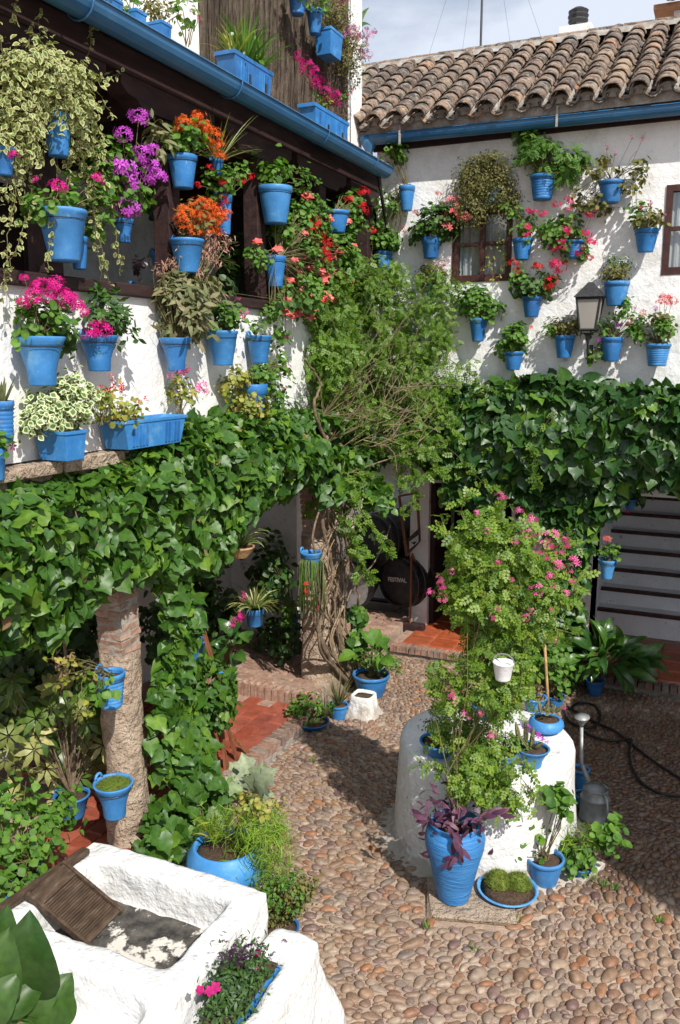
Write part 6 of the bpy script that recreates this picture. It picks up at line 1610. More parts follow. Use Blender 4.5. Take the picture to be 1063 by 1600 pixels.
# ---------------- hanging on pillars and under the gallery -------------------------------
potted((172, 1050, 46, 56), ('X', -3.20), [(140, 1060, 36, 22, 'leafy', dict(n=.5, stems=1)), (110, 1040, 26, 22, 'dry', dict(n=.5))], [], 'blue pot of dry soil and trailing twigs, upper one on the left pillar', kind='bucket',
       trail=[(None, None, 0, [[(172, 1040), (150, 1060), (130, 1085), (140, 1110)], [(170, 1042), (140, 1040), (128, 1070), (120, 1100)], [(170, 1045), (186, 1070), (170, 1100)], [(176, 1040), (160, 1020), (150, 1000)]]), ('yellow', 'oval', .045, [[(135, 1090), (128, 1110), (132, 1120)], [(150, 1050), (110, 1060), (70, 1075)], [(130, 1040), (100, 1030), (70, 1030)]])])
potted((177, 1222, 62, 56), ('X', -3.15), [], [], 'pale blue flared pot with a cushion of moss, lower one on the left pillar', kind='flare', mat='blue_light')
potted((486, 862, 34, 40), ('X', -3.22), [], [('red', 'few', [(474, 914, 6), (468, 925, 5), (489, 897, 5), (497, 920, 4), (484, 936, 4), (484, 948, 4)])], 'blue pot with hanging pencil thin green stems and red flowers on the middle column', kind='half',
       blade=[])
RH = [o for o in bpy.data.objects if o.get('label', '').startswith('blue pot with hanging pencil')][0]
mb = MB(); mb2 = MB()
for q in range(70):
    a = random.uniform(-2.6, 1.0); r_ = random.uniform(.05, .10); L = random.uniform(.18, .55); h_ = .16
    p0 = Vector((0, 0, h_)); p1 = Vector((math.cos(a) * r_ * .6, math.sin(a) * r_ * .6, h_ + .05)); p2 = Vector((math.cos(a) * r_ * 1.25, math.sin(a) * r_ * 1.25, h_ - .02)); w_ = Vector((random.gauss(0, .015), random.gauss(0, .02), 0))
    (mb if q % 2 else mb2).tube([p0, p1, p2, p2 + w_ * .5 - Vector((0, 0, L * .5)), p2 + w_ - Vector((0, 0, L))], [.003, .004, .004, .004, .003], 5, tint=random.random())
o = mb.build('hanging_stems', L_['greygreen'], RH, smooth=True); o['kind'] = 'stuff'; o = mb2.build('green_stems', L_['geranium'], RH, smooth=True); o['kind'] = 'stuff'
potted((375, 853, 46, 18), ('X', -3.35), [], [], 'round clay basket with striped spider plant hanging under the ivy', kind='bowl', mat='basket', blade=[('spider', dict(n=30, ln=.34, w=.007, spread=1.8, droop=1.3)), ('geranium', dict(n=26, ln=.22, w=.008, spread=1.2, droop=.8))])
potted((398, 950, 30, 28), ('X', -3.9), [], [], 'blue pot with arching spider plant in the shade behind the column', blade=[('spider', dict(n=60, ln=.34, w=.008, spread=1.7, droop=1.3)), ('olive', dict(n=50, ln=.34, w=.007, spread=1.9, droop=1.0))])
potted((55, 905, 20, 20), ('X', -4.2), [(340, 890, 14, 24, 'dark')], [], 'dim pot under the gallery behind the ivy', plane=('L', -.8))
potted((458, 962, 18, 18), ('X', -3.85), [(452, 950, 18, 26, 'leafy', dict(n=.8)), (430, 900, 30, 50, 'dark', dict(n=.7, depf=1)), (455, 1000, 26, 36, 'dark', dict(n=.9))], [], 'small blue pot among dark foliage left of the middle column', plane=('L', -.45))
potted((300, 1000, 44, 38), ('X', -3.6), [(300, 985, 22, 12, 'smallgreen')], [], 'blue pot seen through the ivy left of the wooden slats')
# plant with large round leaves (kerb, under the gallery)
def big_leaf_mesh(name, mat, w=.32, fold=.25, arch=.25, lobed=False, seed=0):
    nveins = 44
    rnd = random.Random(seed); V = []; F = []; nl, nw = 14, 4; C = []
    for i in range(nl + 1):
        t = i / nl
        hw = w * (math.sin(math.pi * min(1, t ** .8)) ** .75) * (1.0 if not lobed else (1 + .35 * math.sin(t * 19))) if 0 < t < 1 else .004
        z0 = arch * math.sin(t * math.pi * .55) - arch * 1.1 * t * t
        for j in range(-nw // 2, nw // 2 + 1):
            u = j / (nw / 2); V.append((u * hw, t, z0 + abs(u) * hw * fold + .010 * math.sin(t * 9 + j + seed) + (.008 * math.sin(t * 44 - abs(u) * 6) if j else -.006))); C.append((0, (abs(u) * .9 if j else 0) if i % 2 else abs(u) * .45, 0, 1))
    m = nw + 1
    for i in range(nl):
        for j in range(nw): F.append((i * m + j, i * m + j + 1, (i + 1) * m + j + 1, (i + 1) * m + j))
    me = bpy.data.meshes.new(name); me.from_pydata(V, [], F); at = me.color_attributes.new('col', 'FLOAT_COLOR', 'POINT')
    at.data.foreach_set('color', np.array(C, dtype=np.float32).ravel()); me.materials.append(mat); me.polygons.foreach_set('use_smooth', [True] * len(F)); return me
def put_leaf(me, base, tip, nrm, parent, loc, scale_w=1.0, name='leaf'):
    b = Vector(map(float, base)); d = Vector(map(float, tip)) - b; L = d.length; y = d.normalized(); x = y.cross(Vector(map(float, nrm))).normalized(); z = x.cross(y)
    m = Matrix(((x.x * L * scale_w, y.x * L, z.x * L, 0), (x.y * L * scale_w, y.y * L, z.y * L, 0), (x.z * L * scale_w, y.z * L, z.z * L, 0), (0, 0, 0, 1)))
    m.translation = b - Vector(map(float, loc)); return put(name, me, parent, mtx=m)
def leafy_plant(t, loc, base, crownpx, plane, n, ln, mat, w=.32, arch=.25, droop=.3, stem='stem', fold=.25, lobed=False, outw=.8, dep=.25, scale_w=1.0, seed=3):
    ms = [big_leaf_mesh('leaf', L_[mat], w * s, fold, arch, lobed, q) for q, s in enumerate((1, .85, 1.1))]
    C = pix(crownpx[0], crownpx[1], plane); s = mpp(C); st = MB(); rnd = np.random.default_rng(seed)
    R = np.array([crownpx[2] * s * (dep if plane[0] == 'L' else 1), crownpx[2] * s * (dep if plane[0] == 'B' else .8), crownpx[3] * s])
    for _ in range(n):
        d = rnd.normal(size=3); d /= np.linalg.norm(d); d[2] = abs(d[2]) * .9 - .25
        p = C + d * R * rnd.uniform(.45, 1.0); o = (p - C) / R; o /= max(.2, np.linalg.norm(o))
        dirn = o * outw + rnd.normal(size=3) * .35 + np.array([0, 0, -droop]); dirn /= np.linalg.norm(dirn)
        L = ln * rnd.uniform(.7, 1.15); P2 = clipwall(np.array([p, p + dirn * L]))
        put_leaf(ms[rnd.integers(0, 3)], P2[0], P2[1], o * .5 + UP * .9 + rnd.normal(size=3) * .3 + np.array([.2, -.4, 0]), t, loc, scale_w)
        st.tube([base + rnd.normal(size=3) * [.01, .01, 0], (base * .45 + p * .55) + UP * .02, p], .003, 4)
    rel(st, loc); o_ = st.build('stems', M[stem], t); o_['kind'] = 'stuff'
t = potted((353, 1052, 26, 28), .10, [], [], 'blue pot with broad glossy leaves and two magenta flowers under the ivy', kind='bucket', mat='blue_light', plane=('L', -.1))
b_ = np.array(t.location) + np.array([0, 0, .15])
leafy_plant(t, t.location, b_, (362, 1010, 34, 36), ('L', -.05), 26, .16, 'glossy', w=.30, dep=.8)
for (fx, fy, fr_) in ((380, 932, 6), (372, 966, 8), (363, 974, 7), (376, 960, 6)):
    p = pix(fx, fy, ('L', .0)); head(p, fr_ * mpp(p), 'magenta', t, t.location, 'loose')

# ---------------- ground pots ------------------------------------------------------------
G_C = 'pots at the foot of the middle column'
t = potted((580, 1052, 58, 40), 0.0, [(605, 1035, 26, 12, 'smallgreen'), (575, 1030, 20, 14, 'leafy')], [], 'largest blue bucket with broad leaved plant right of the middle column', group=G_C)
leafy_plant(t, t.location, np.array(t.location) + [0, 0, .22], (582, 1018, 34, 20), ('Z', float(t.location.y)), 20, .17, 'yellow' if 0 else 'geranium', w=.36)
potted((529, 1100, 32, 26), 0.0, [], [], 'small blue pot with grey green grassy tuft between two others', group=G_C, blade=[('greygreen', dict(n=80, ln=.30, w=.0045, spread=.9, droop=.35))])
potted((489, 1126, 52, 18), 0.0, [(488, 1108, 30, 18, 'leafy', dict(n=1.6, size=.8))], [], 'shallow blue bowl with yellow green mottled leaves by the kerb', kind='bowl', group=G_C)
wr = onZ(568, 1115, 0)
WRP = thing('wrapped_pot', 'pot wrapped in crumpled white cloth at the foot of the vine', 'pot', (wr[0], wr[1], 0), G_C)
V = []; F = []; n = 40
for j, (r, z, f_) in enumerate(((.165, .0, .30), (.15, .02, .22), (.125, .07, .14), (.110, .14, .08), (.105, .19, .05), (.095, .2, .05), (.085, .17, .03))):
    for k in range(n):
        a = 2 * math.pi * k / n; sq = (abs(math.cos(a)) ** 5 + abs(math.sin(a)) ** 5) ** -.2
        rr = r * sq * (1 + f_ * mnoise.noise(Vector((math.cos(a) * 6, math.sin(a) * 6, 5)))); V.append((math.cos(a) * rr, math.sin(a) * rr, z))
for j in range(6):
    for k in range(n): F.append((j * n + k, j * n + (k + 1) % n, (j + 1) * n + (k + 1) % n, (j + 1) * n + k))
MB().add(V, F).build('cloth', M['lime'], WRP, smooth=True)
MB().lathe([(.001, .165), (.095, .16)], 16).build('soil', M['soil'], WRP)

def bylabel(k): return [o for o in bpy.data.objects if o.get('label', '').startswith(k)][0]
# tall vase with purple spiderwort
vb = onZ(704, 1412, .03)
vr = 50 * mpp(vb) * .94
SLZ = .040
VS = thing('tall_vase', 'tall brushed blue clay vase with purple trailing leaves in front of the well', 'vase', (vb[0], vb[1] + .06, .041))
VH = onY(704, 1296, vb[1] - .02)[2] - .03
make_pot(VS, None, vr, VH, 'jar', 'blue_jar', seg=44)
bt = np.array(VS.location) + [0, 0, VH * .93]
lb = LB()
crown(lb, bt + [0, 0, .04], (.15, .13, .06), 120, 'lance', .085, droop=.5, up=.4, out=1.0, clip=False)
crown(lb, bt + [-.10, 0, .10], (.06, .07, .08), 36, 'lance', .08, droop=.3, up=.4, out=1.0, clip=False)
for (pts_) in ([(700, 1290), (712, 1310), (718, 1335), (700, 1352)], [(735, 1285), (760, 1272), (788, 1275)], [(710, 1300), (722, 1330)], [(672, 1282), (655, 1278)]):
    P = [onY(a, b, float(VS.location.y) - vr * 1.05) for a, b in pts_]
    for i in range(len(P) - 1):
        for k in range(4):
            p = P[i] + (P[i + 1] - P[i]) * k / 4; lb.add('lance', p[None], unit((P[i + 1] - P[i])[None]) + sph(1) * .5, np.array([[.2, -1, .5]]), .10)
lb.build('purple_leaves', L_['purple'], VS, VS.location)

potted((793, 1386, 94, 30), 0.004, [], [], 'wide shallow blue bowl with two cushions of moss in front of the well', kind='bowl', mat='blue_light', group=GG)
potted((852, 1338, 60, 50), 0.0, [(822, 1310, 34, 24, 'geranium', dict(n=.9, size=1.1)), (800, 1325, 18, 18, 'geranium', dict(n=.7)), (875, 1255, 16, 22, 'geranium', dict(n=.7, size=1.5))], [('magenta', 'few', [(808, 1278, 6), (803, 1327, 4)])],
       'pale blue pot of reddish grit with sprawling geranium stems right of the moss bowl', mat='blue_light', group=GG, trail=[(None, None, 0, [[(850, 1330), (866, 1300), (872, 1270), (880, 1245)], [(845, 1330), (825, 1315), (800, 1310)]])])
potted((905, 1348, 48, 22), 0.02, [(912, 1310, 32, 20, 'fern', dict(n=.5, stems=0)), (905, 1335, 34, 18, 'geranium', dict(n=1.0)), (955, 1310, 20, 16, 'geranium', dict(n=1, size=1.4)), (915, 1300, 26, 14, 'mossdark', dict(n=.5))], [], 'low blue pot with ferny leaves standing on the white tile frame', group=GG)
potted((908, 1200, 28, 34), 0.0, [], [], 'empty blue pot on the ground in the shade behind the watering can', group=GG)
potted((912, 1240, 30, 26), 0.0, [], [], 'second empty blue pot behind the watering can, nearer than the first', group=GG)
potted((930, 1062, 30, 26), 0.0, [], [], 'blue pot with broad strap leaved plant in the shade before the stair', group=GG)
t = bpy.data.objects['potted_plant.' + '%03d' % 0] if 0 else None
AS = [o for o in bpy.data.objects if o.get('label', '').startswith('blue pot with broad strap leaved')][0]
leafy_plant(AS, AS.location, np.array(AS.location) + [0, 0, .2], (940, 1030, 62, 36), ('Z', float(AS.location.y)), 150, .30, 'glossy', w=.14, arch=.35, outw=1.0, droop=.15)
potted((868, 1086, 30, 22), 0.0, [(860, 1030, 40, 36, 'leafy', dict(n=.7)), (880, 1060, 30, 20, 'leafy', dict(n=.7))], [], 'pot hidden under green leaves at the foot of the ivy pier', group=GG)
mp_ = bylabel('pale blue flared pot'); cushion(mp_, (0, 0, .19), .095, .095, .035)
mp_ = bylabel('wide shallow'); cushion(mp_, (-.055, .0, .075), .075, .065, .085, 'moss'); cushion(mp_, (.06, .035, .075), .075, .06, .08, 'moss')
# on the well
GW = 'pots standing on the well'
zt_ = .733
potted((687, 1156, 62, 30), zt_, [(690, 1138, 30, 18, 'tinygreen', dict(n=1.3))], [], 'blue bowl with small dark green leaves on the left side of the well', kind='bowl', group=GW)
potted((833, 1168, 52, 34), zt_, [(820, 1165, 12, 10, 'tinygreen', dict(n=.5, stems=0))], [('violet', 'few', [(824, 1135, 6), (842, 1148, 6), (855, 1151, 6)]), ], 'blue pot with cactus stems and violet flowers at the front edge of the well', kind='flare', group=GW)
potted((854, 1122, 52, 26), zt_, [(850, 1110, 20, 5, 'small', dict(n=.5, stems=0))], [('pink', 'few', [(884, 1101, 5)])], 'round bellied blue pot with little cacti at the right edge of the well', kind='squat', mat='blue_light', group=GW)
potted((836, 1088, 38, 26), zt_, [(836, 1080, 16, 8, 'dry', dict(n=.8)), (812, 1072, 20, 16, 'rose', dict(n=.4))], [('orange', 'few', [(808, 1062, 5), (804, 1080, 5), (818, 1076, 5), (806, 1092, 5)])], 'blue pot at the back of the well beside orange flowers', group=GW)
potted((788, 1175, 44, 26), zt_, [(785, 1160, 26, 16, 'fine' if 0 else 'tinygreen', dict(n=1))], [], 'blue pot behind the hanging rose leaves in the middle of the well', group=GW)
potted((755, 1098, 44, 26), zt_, [(752, 1085, 22, 12, 'tinygreen', dict(n=1))], [], 'farthest blue pot on the well, behind the rose', group=GW)
# cactus columns in the violet pot and round pot
for lab, pts in (('blue pot with cactus stems', [(812, 1160, 806, 1128), (822, 1160, 822, 1124), (830, 1165, 834, 1138), (808, 1165, 800, 1146), (838, 1168, 848, 1160), (826, 1168, 812, 1150)]), ('round bellied blue pot', [(845, 1112, 842, 1096), (855, 1112, 856, 1098), (862, 1112, 868, 1102), (868, 1112, 882, 1102)])):
    C = [o for o in bpy.data.objects if o.get('label', '').startswith(lab)][0]
    for (a, b, c, d) in pts:
        p = onY(a, b, C.location.y - .01) - np.array(C.location); q = onY(c, d, C.location.y - .02) - np.array(C.location)
        mb = MB(); n = 12; V = []; F = []
        ax = Vector(map(float, q - p)); m_ = ax.to_track_quat('Z', 'Y').to_matrix(); L = ax.length
        for j in range(6):
            tt = j / 5; r = .016 * math.sin(math.pi * (.25 + .72 * tt)) ** .6
            for k in range(n): r2 = r * (1.0 if k % 2 else .72); an = 2 * math.pi * k / n; V.append(m_ @ Vector((math.cos(an) * r2, math.sin(an) * r2, tt * L)) + Vector(map(float, p)))
        for j in range(5):
            for k in range(n): F.append((j * n + k, j * n + (k + 1) % n, (j + 1) * n + (k + 1) % n, (j + 1) * n + k))
        F.append(tuple(5 * n + k for k in range(n)))
        mb.add(V, F, tint=.2, edge=.5); mb.build('cactus_stem', L_['greygreen'], C, smooth=False)
# left foreground
t = potted((352, 1318, 118, 92), 0.0, [(400, 1290, 46, 34, 'fern', dict(n=1.0, stems=0, depf=.8)), (425, 1330, 30, 50, 'fern', dict(n=.8, stems=0)), (345, 1290, 26, 26, 'grass' if 0 else 'fern', dict(n=.5, stems=0)), (385, 1345, 34, 26, 'fern', dict(n=.35, stems=0)), (400, 1255, 40, 12, 'yellow', dict(n=.9))], [],
           'large round blue jar with a feathery asparagus fern behind the white trough', kind='squat', mat='blue_light', cat='potted plant')
b2 = LB(); blades(b2, np.array(t.location) + [-.06, -.02, .34], 34, .22, .006, 1.0, .7); b2.build('leaves', L_['yellow'], t, t.location)
potted((437, 1447, 62, 24), 0.0, [(440, 1395, 46, 36, 'tinygreen', dict(n=.8, size=1.25)), (465, 1390, 32, 24, 'tiny', dict(n=.7, size=1.2)), (425, 1420, 34, 22, 'tiny', dict(n=.9, size=1.2))], [], 'blue pot with reddish stemmed small leaved jade bush beside the trough corner')
# silver leaved plant
sp_ = onZ(385, 1290, 0)
SVp = thing('silver_plant', 'pale silvery felted plant leaning over the cobbles behind the fern', 'plant', (sp_[0], sp_[1] + .1, 0))
ms = [big_leaf_mesh('leaf', L_['grey'], .30, .2, .2, True, q) for q in range(3)]
for (a, b, c, d) in ((395, 1235, 378, 1175), (380, 1235, 345, 1228), (400, 1240, 412, 1190), (402, 1238, 432, 1200), (408, 1245, 430, 1240), (372, 1240, 352, 1212), (390, 1250, 420, 1268), (398, 1240, 398, 1200), (380, 1215, 358, 1190), (404, 1222, 428, 1215)):
    yy = float(sp_[1]) + .1 + random.uniform(-.08, .06); p, q = onY(a, b, yy), onY(c, d, yy + random.uniform(-.05, .05)); put_leaf(random.choice(ms), p, q, (.3, -.7, .8), SVp, SVp.location)
st = MB(); st.tube([(0, 0, 0), (.0, .0, .2), Vector(map(float, onY(395, 1240, sp_[1] + .1))) - SVp.location], .008, 6); st.build('stem', M['stem'], SVp)
# umbrella tree and its pot, dark leafy plants under the gallery
up_ = potted((112, 1240, 56, 38), ('X', -3.75), [], [], 'blue oval pot with cream and green umbrella tree left of the left pillar', kind='half', mat='blue_light', cat='potted plant')
def whorl(lb, p, nrm, L, n, tm, tint):
    nrm = np.asarray(nrm, float); nrm /= np.linalg.norm(nrm); a = np.cross(nrm, [.3, .2, 1.0]); a /= np.linalg.norm(a); b = np.cross(nrm, a)
    for k in range(n):
        an = 6.283 * k / n + .3; d = a * math.cos(an) + b * math.sin(an); T = d - nrm * .45
        lb.add(tm, (p + d * L * .08)[None], T[None], nrm[None] + RNG.normal(size=(1, 3)) * .1, L * RNG.uniform(.85, 1.1), tint=tint)
lb = LB(); st = MB(); b0 = np.array(up_.location) + [0, 0, .15]
for i in range(86):
    px_ = random.gauss(95, 52); py_ = random.gauss(1140, 52)
    if not (0 < px_ < 165 and 1020 < py_ < 1245): continue
    p = pix(px_, py_, ('L', -.35 + random.uniform(-.35, .15)))
    whorl(lb, p, (.6, -.6, .8) + RNG.normal(size=3) * .35, .115, 7, T_narrow(.17), .92 if random.random() < .16 else random.uniform(0, .6))
    if i % 2 == 0: st.tube([b0, (b0 + p) / 2 + UP * .05, p], .005, 4)
lb.build('foliage', L_['scheff'], up_, up_.location); rel(st, up_.location); o = st.build('stems', M['bark'], up_); o['kind'] = 'stuff'
MB().tube([(0, 0, .1), (.03, .02, .6), (.02, 0, 1.25)], [.02, .016, .01], 7).build('trunk', M['bark'], up_)
t = potted((40, 1360, 60, 60), ('X', -3.2), [(45, 1290, 60, 46, 'leafy', dict(n=1.3, dep=.4, size=.85)), (20, 1350, 50, 50, 'leafy', dict(n=1.3, dep=.4, size=.85)), (80, 1270, 34, 36, 'leafy', dict(n=1.1, dep=.3, size=.85)), (15, 1250, 34, 40, 'leafy', dict(n=1, dep=.3, size=.85)), (60, 1360, 34, 30, 'leafy', dict(n=1, dep=.3, size=.8))], [],
           'blue pots showing through a wide bushy green shrub at the left edge', cat='shrub')
potted((30, 1395, 40, 40), ('X', -3.1), [(10, 1400, 26, 30, 'leafy', dict(n=1, dep=.2, size=.8))], [], 'second blue pot inside the bushy shrub by the plank', cat='shrub')
# lower shaded foliage against the lower rear wall
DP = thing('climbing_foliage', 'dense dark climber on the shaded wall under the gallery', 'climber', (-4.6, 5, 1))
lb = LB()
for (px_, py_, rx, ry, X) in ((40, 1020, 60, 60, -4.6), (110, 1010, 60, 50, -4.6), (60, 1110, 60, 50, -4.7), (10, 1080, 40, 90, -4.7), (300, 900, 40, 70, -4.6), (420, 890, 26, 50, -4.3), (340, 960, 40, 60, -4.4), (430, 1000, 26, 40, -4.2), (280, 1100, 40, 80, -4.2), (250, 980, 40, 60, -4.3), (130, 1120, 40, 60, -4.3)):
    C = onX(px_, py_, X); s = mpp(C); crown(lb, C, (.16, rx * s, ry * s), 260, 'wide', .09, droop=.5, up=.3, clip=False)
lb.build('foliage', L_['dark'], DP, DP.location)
# foreground lily leaves
ly = onZ(60, 1640, .5)
LY = thing('lily_plant', 'large arrow shaped green leaves rising in the bottom left corner', 'plant', (-2.05, 1.45, .0))
ms = [big_leaf_mesh('leaf', L_['lily_dark'], (.36, .27, .30)[q], .55, .25, False, q) for q in range(3)]
X0 = -2.0; st = MB()
for (a, b, c, d, q) in ((40, 1560, 46, 1425, 1), (2, 1500, 12, 1415, 1), (30, 1600, 118, 1555, 0), (10, 1590, 70, 1530, 1), (-10, 1560, 14, 1450, 2), (0, 1620, 60, 1590, 1), (60, 1610, 112, 1520, 0), (-20, 1600, 30, 1520, 2)):
    xx = X0 + random.uniform(-.08, .08); p, qq = onX(a, b, xx), onX(c, d, xx + .05); put_leaf(ms[q], p, qq, (.5, -.5, .9), LY, LY.location, scale_w=1.25)
    st.tube([(0, 0, .3), Vector(map(float, p)) - LY.location], .006, 5)
st.build('stalks', M['stem'], LY)
lb = LB(); blades(lb, onX(70, 1600, -1.95), 40, .18, .004, 1.0, .5); lb.build('thin_leaves', L_['geranium'], LY, LY.location)
MB().lathe(pot_profile(.16, .36, 'bucket'), 20).build('pot', M['blue'], LY, smooth=True)
# petunias in the masonry planter
PT = thing('petunia_trough', 'narrow dark trough of purple black and magenta petunias set in the white planter', 'planter', (-1.73, 2.35, .44))
MB().box((-.07, -.62, 0), (.07, .63, .10)).build('box', M['blue'], PT, bevel=.008)
MB().box((-.062, -.61, .10), (.062, .62, .112)).build('soil', M['soil'], PT)
lb = LB()
def PP(a, b): return onX(a, b, -1.73)
for (a, b, rx, ry, n) in ((365, 1540, 42, 40, 800), (350, 1585, 40, 30, 600), (385, 1505, 30, 26, 500), (395, 1530, 24, 24, 400)):
    C = PP(a, b); s = mpp(C); crown(lb, C, (.09, rx * s, ry * s * .7), n, 'lance', .035, droop=.1, up=.5, clip=False)
lb.build('foliage', L_['dark'], PT, PT.location)
for (a, b, r, c) in [(331, 1535, 9, 'bougain'), (322, 1540, 8, 'bougain'), (307, 1538, 7, 'bougain'), (394, 1505, 7, 'pink'), (397, 1482, 6, 'bougain')] + [(random.gauss(375, 22), random.gauss(1485, 10), random.uniform(3.5, 6), 'darkpurple') for _ in range(60)]:
    p = PP(a, b) + np.array([.03, -.02, 0]); head(p, r * mpp(p), c, PT, PT.location, 'few' if c == 'darkpurple' else 'bell', facing=(.4, -.5, .8))

# ================================================================== IVY HEDGES, JASMINE, ROSE
def ivy_build(name, label, cat, LBs, mat, loc, singles=0):
    """LBs: list of (P, T, N, S, template) arrays; the ones showing largest become leaves of their own"""
    t = thing(name, label, cat, loc)
    P = np.concatenate([a[0] for a in LBs]); T = np.concatenate([a[1] for a in LBs]); Nn = np.concatenate([a[2] for a in LBs]); S = np.concatenate([a[3] for a in LBs])
    px = np.array([proj(p) for p in P]); vis = (px[:, 0] > -10) & (px[:, 0] < 1070) & (px[:, 1] < 1600) & (px[:, 1] > 0)
    view = unit(ORG - P); front = (Nn * view).sum(1)
    layer = np.concatenate([a[4] for a in LBs])
    score = np.where(vis & (layer > 0), S / px[:, 2] * np.clip(front, .2, 1), 0); idx = np.argsort(-score)[:singles]
    sel = np.zeros(len(P), bool); sel[idx] = True
    ms = []
    for q in range(3):
        lb = LB(); tv, tf, te = T_ivy(q * .6); tv = tv.copy(); tv[:, 2] += .06 * np.sin(tv[:, 0] * 5 + tv[:, 1] * 3 + q * 2) ; lb.add((tv, tf, te), np.zeros((1, 3)), np.array([[0, 1., 0]]), np.array([[0, 0, 1.]]), 1.0, tint=0.0); ms.append(lb.mesh('ivy_leaf', mat))
    for i in np.nonzero(sel)[0]:
        y = T[i] / np.linalg.norm(T[i]); x = np.cross(y, Nn[i]); x /= np.linalg.norm(x); z = np.cross(x, y); s = S[i]
        m = Matrix(((x[0] * s, y[0] * s, z[0] * s, P[i][0] - loc[0]), (x[1] * s, y[1] * s, z[1] * s, P[i][1] - loc[1]), (x[2] * s, y[2] * s, z[2] * s, P[i][2] - loc[2]), (0, 0, 0, 1)))
        put('ivy_leaf', ms[i % 3], t, mtx=m)
    lb = LB(); k = ~sel; h = RNG.random(len(P)) < .5
    for tm, q in (('ivy', k & h), ('ivy1', k & ~h)): lb.add(tm, P[q], T[q], Nn[q], S[q])
    lb.build('foliage', mat, t, loc)
    return t
def ivy_surface(fn, n, size, out, droop=1.0, layers=((0, 1.0), (-.06, .6), (-.12, .5))):
    res = []
    for li, (off, fr_) in enumerate(layers):
        m = int(n * fr_); P, O = fn(m, off)
        Nn = unit(O * 1.0 + UP * .55 + RNG.normal(size=P.shape) * .50 + np.array(out) * .3)
        T = unit(-UP * droop * .8 + RNG.normal(size=P.shape) * .62 + O * .35)
        res.append((P, T, Nn, size * (.48 + .85 * RNG.random(m) ** 1.3) * (1.0 if li == 0 else .9), np.full(m, 1 if li == 0 else 0)))
    return res
def nz3(P, s, seed): return np.array([mnoise.noise(Vector((float(p[0]) * s + seed, float(p[1]) * s, float(p[2]) * s))) for p in P])
# left hedge along the gallery: outline read off the place (top and bottom heights along y)
LTOP = [(2.2, 2.60), (3.3, 2.62), (3.9, 2.62), (4.3, 2.76), (4.9, 2.88), (5.6, 2.86), (6.4, 2.84), (7.0, 2.80), (7.6, 2.62), (7.9, 2.45)]
LBOT = [(2.2, 1.95), (3.0, 1.84), (3.35, 1.78), (3.7, 1.98), (4.1, 1.96), (4.5, 1.85), (4.95, 1.80), (5.2, 2.05), (5.6, 2.18), (6.0, 2.2), (6.6, 2.22), (7.2, 2.1), (7.9, 2.15)]
def lhedge(m, off):
    y = 2.1 + 5.75 * RNG.random(m) ** .92; zt = np.interp(y, *zip(*LTOP)); zb = np.interp(y, *zip(*LBOT)); a = RNG.uniform(-.15, 1.08, m)
    th = np.pi * (a)            # 0 top back .. pi bottom back
    P = np.stack([np.zeros(m), y, np.zeros(m)], 1); nn = nz3(P + np.stack([th, th * 0, th], 1), 1.4, 3.0)
    bul = .27 + .15 * nn + off
    zc = (zt + zb) / 2; hz_ = (zt - zb) / 2 + off * .5
    sn, cs = np.sin(th), np.cos(th)
    P[:, 0] = XW + .03 + np.abs(sn) ** .6 * bul * (1.0 - .25 * (a > .6) * (a - .6)); P[:, 2] = zc + cs * hz_ * (1 + .06 * nn)
    O = np.stack([np.abs(sn) * 1.0 + .15, np.zeros(m) , cs * .9], 1)
    return P, unit(O)
pieces = ivy_surface(lhedge, 3300, .100, (.3, -.4, .3), layers=((0, 1.0), (-.05, .6), (-.11, .5)))
def pill_ivy(m, off):               # cascade down the right side of the left pillar to the ground
    z = RNG.uniform(.05, 2.0, m); w = .20 + .10 * np.sin(z * 3.1) + .06 * np.sin(z * 8 + 1); yc = 4.47 - .02 * z + .05 * np.sin(z * 5)
    u = RNG.uniform(-1, 1, m); P = np.stack([-3.33 + .14 * np.sqrt(1 - u ** 2 * .8) + off * .6, yc + u * w, z], 1)
    P[:, 0] += .05 * np.sin(z * 7 + P[:, 1] * 5); O = unit(np.stack([np.ones(m) * .9, u * .8 - .3, np.zeros(m)], 1)); return P, O
pieces += ivy_surface(pill_ivy, 560, .105, (.3, -.4, .1), layers=((0, 1.0), (-.09, .7)))
def low_ivy(m, off):
    y = RNG.uniform(3.85, 4.75, m); z = RNG.uniform(.0, .5, m) * (1.1 - np.abs(y - 4.4)); P = np.stack([-3.12 + RNG.uniform(-.12, .10, m) + off, y, z], 1)
    return P, unit(np.stack([np.ones(m), np.full(m, -.5), np.full(m, .6)], 1))
pieces += ivy_surface(low_ivy, 260, .11, (.3, -.4, .1), layers=((0, 1.0),))
def small_ivy(m, off):              # small leaved ivy bush right of the pillar
    C = onX(325, 1085, -3.35); d = sph(m); P = C + d * np.array([.22, .24, .30]) * RNG.uniform(.75, 1.05, (m, 1)); return P, d
pieces += ivy_surface(small_ivy, 520, .062, (.3, -.4, .2), layers=((0, 1.0),))
dryp = ivy_surface(lhedge, 70, .07, (.3, -.4, .2), layers=((.02, 1.0),))
ivy_build('ivy_hedge', 'broad bright green ivy hanging over the gallery ledge and down the left pillar', 'ivy', pieces, L_['ivy'], (XW, 4.6, 2.4), 296)
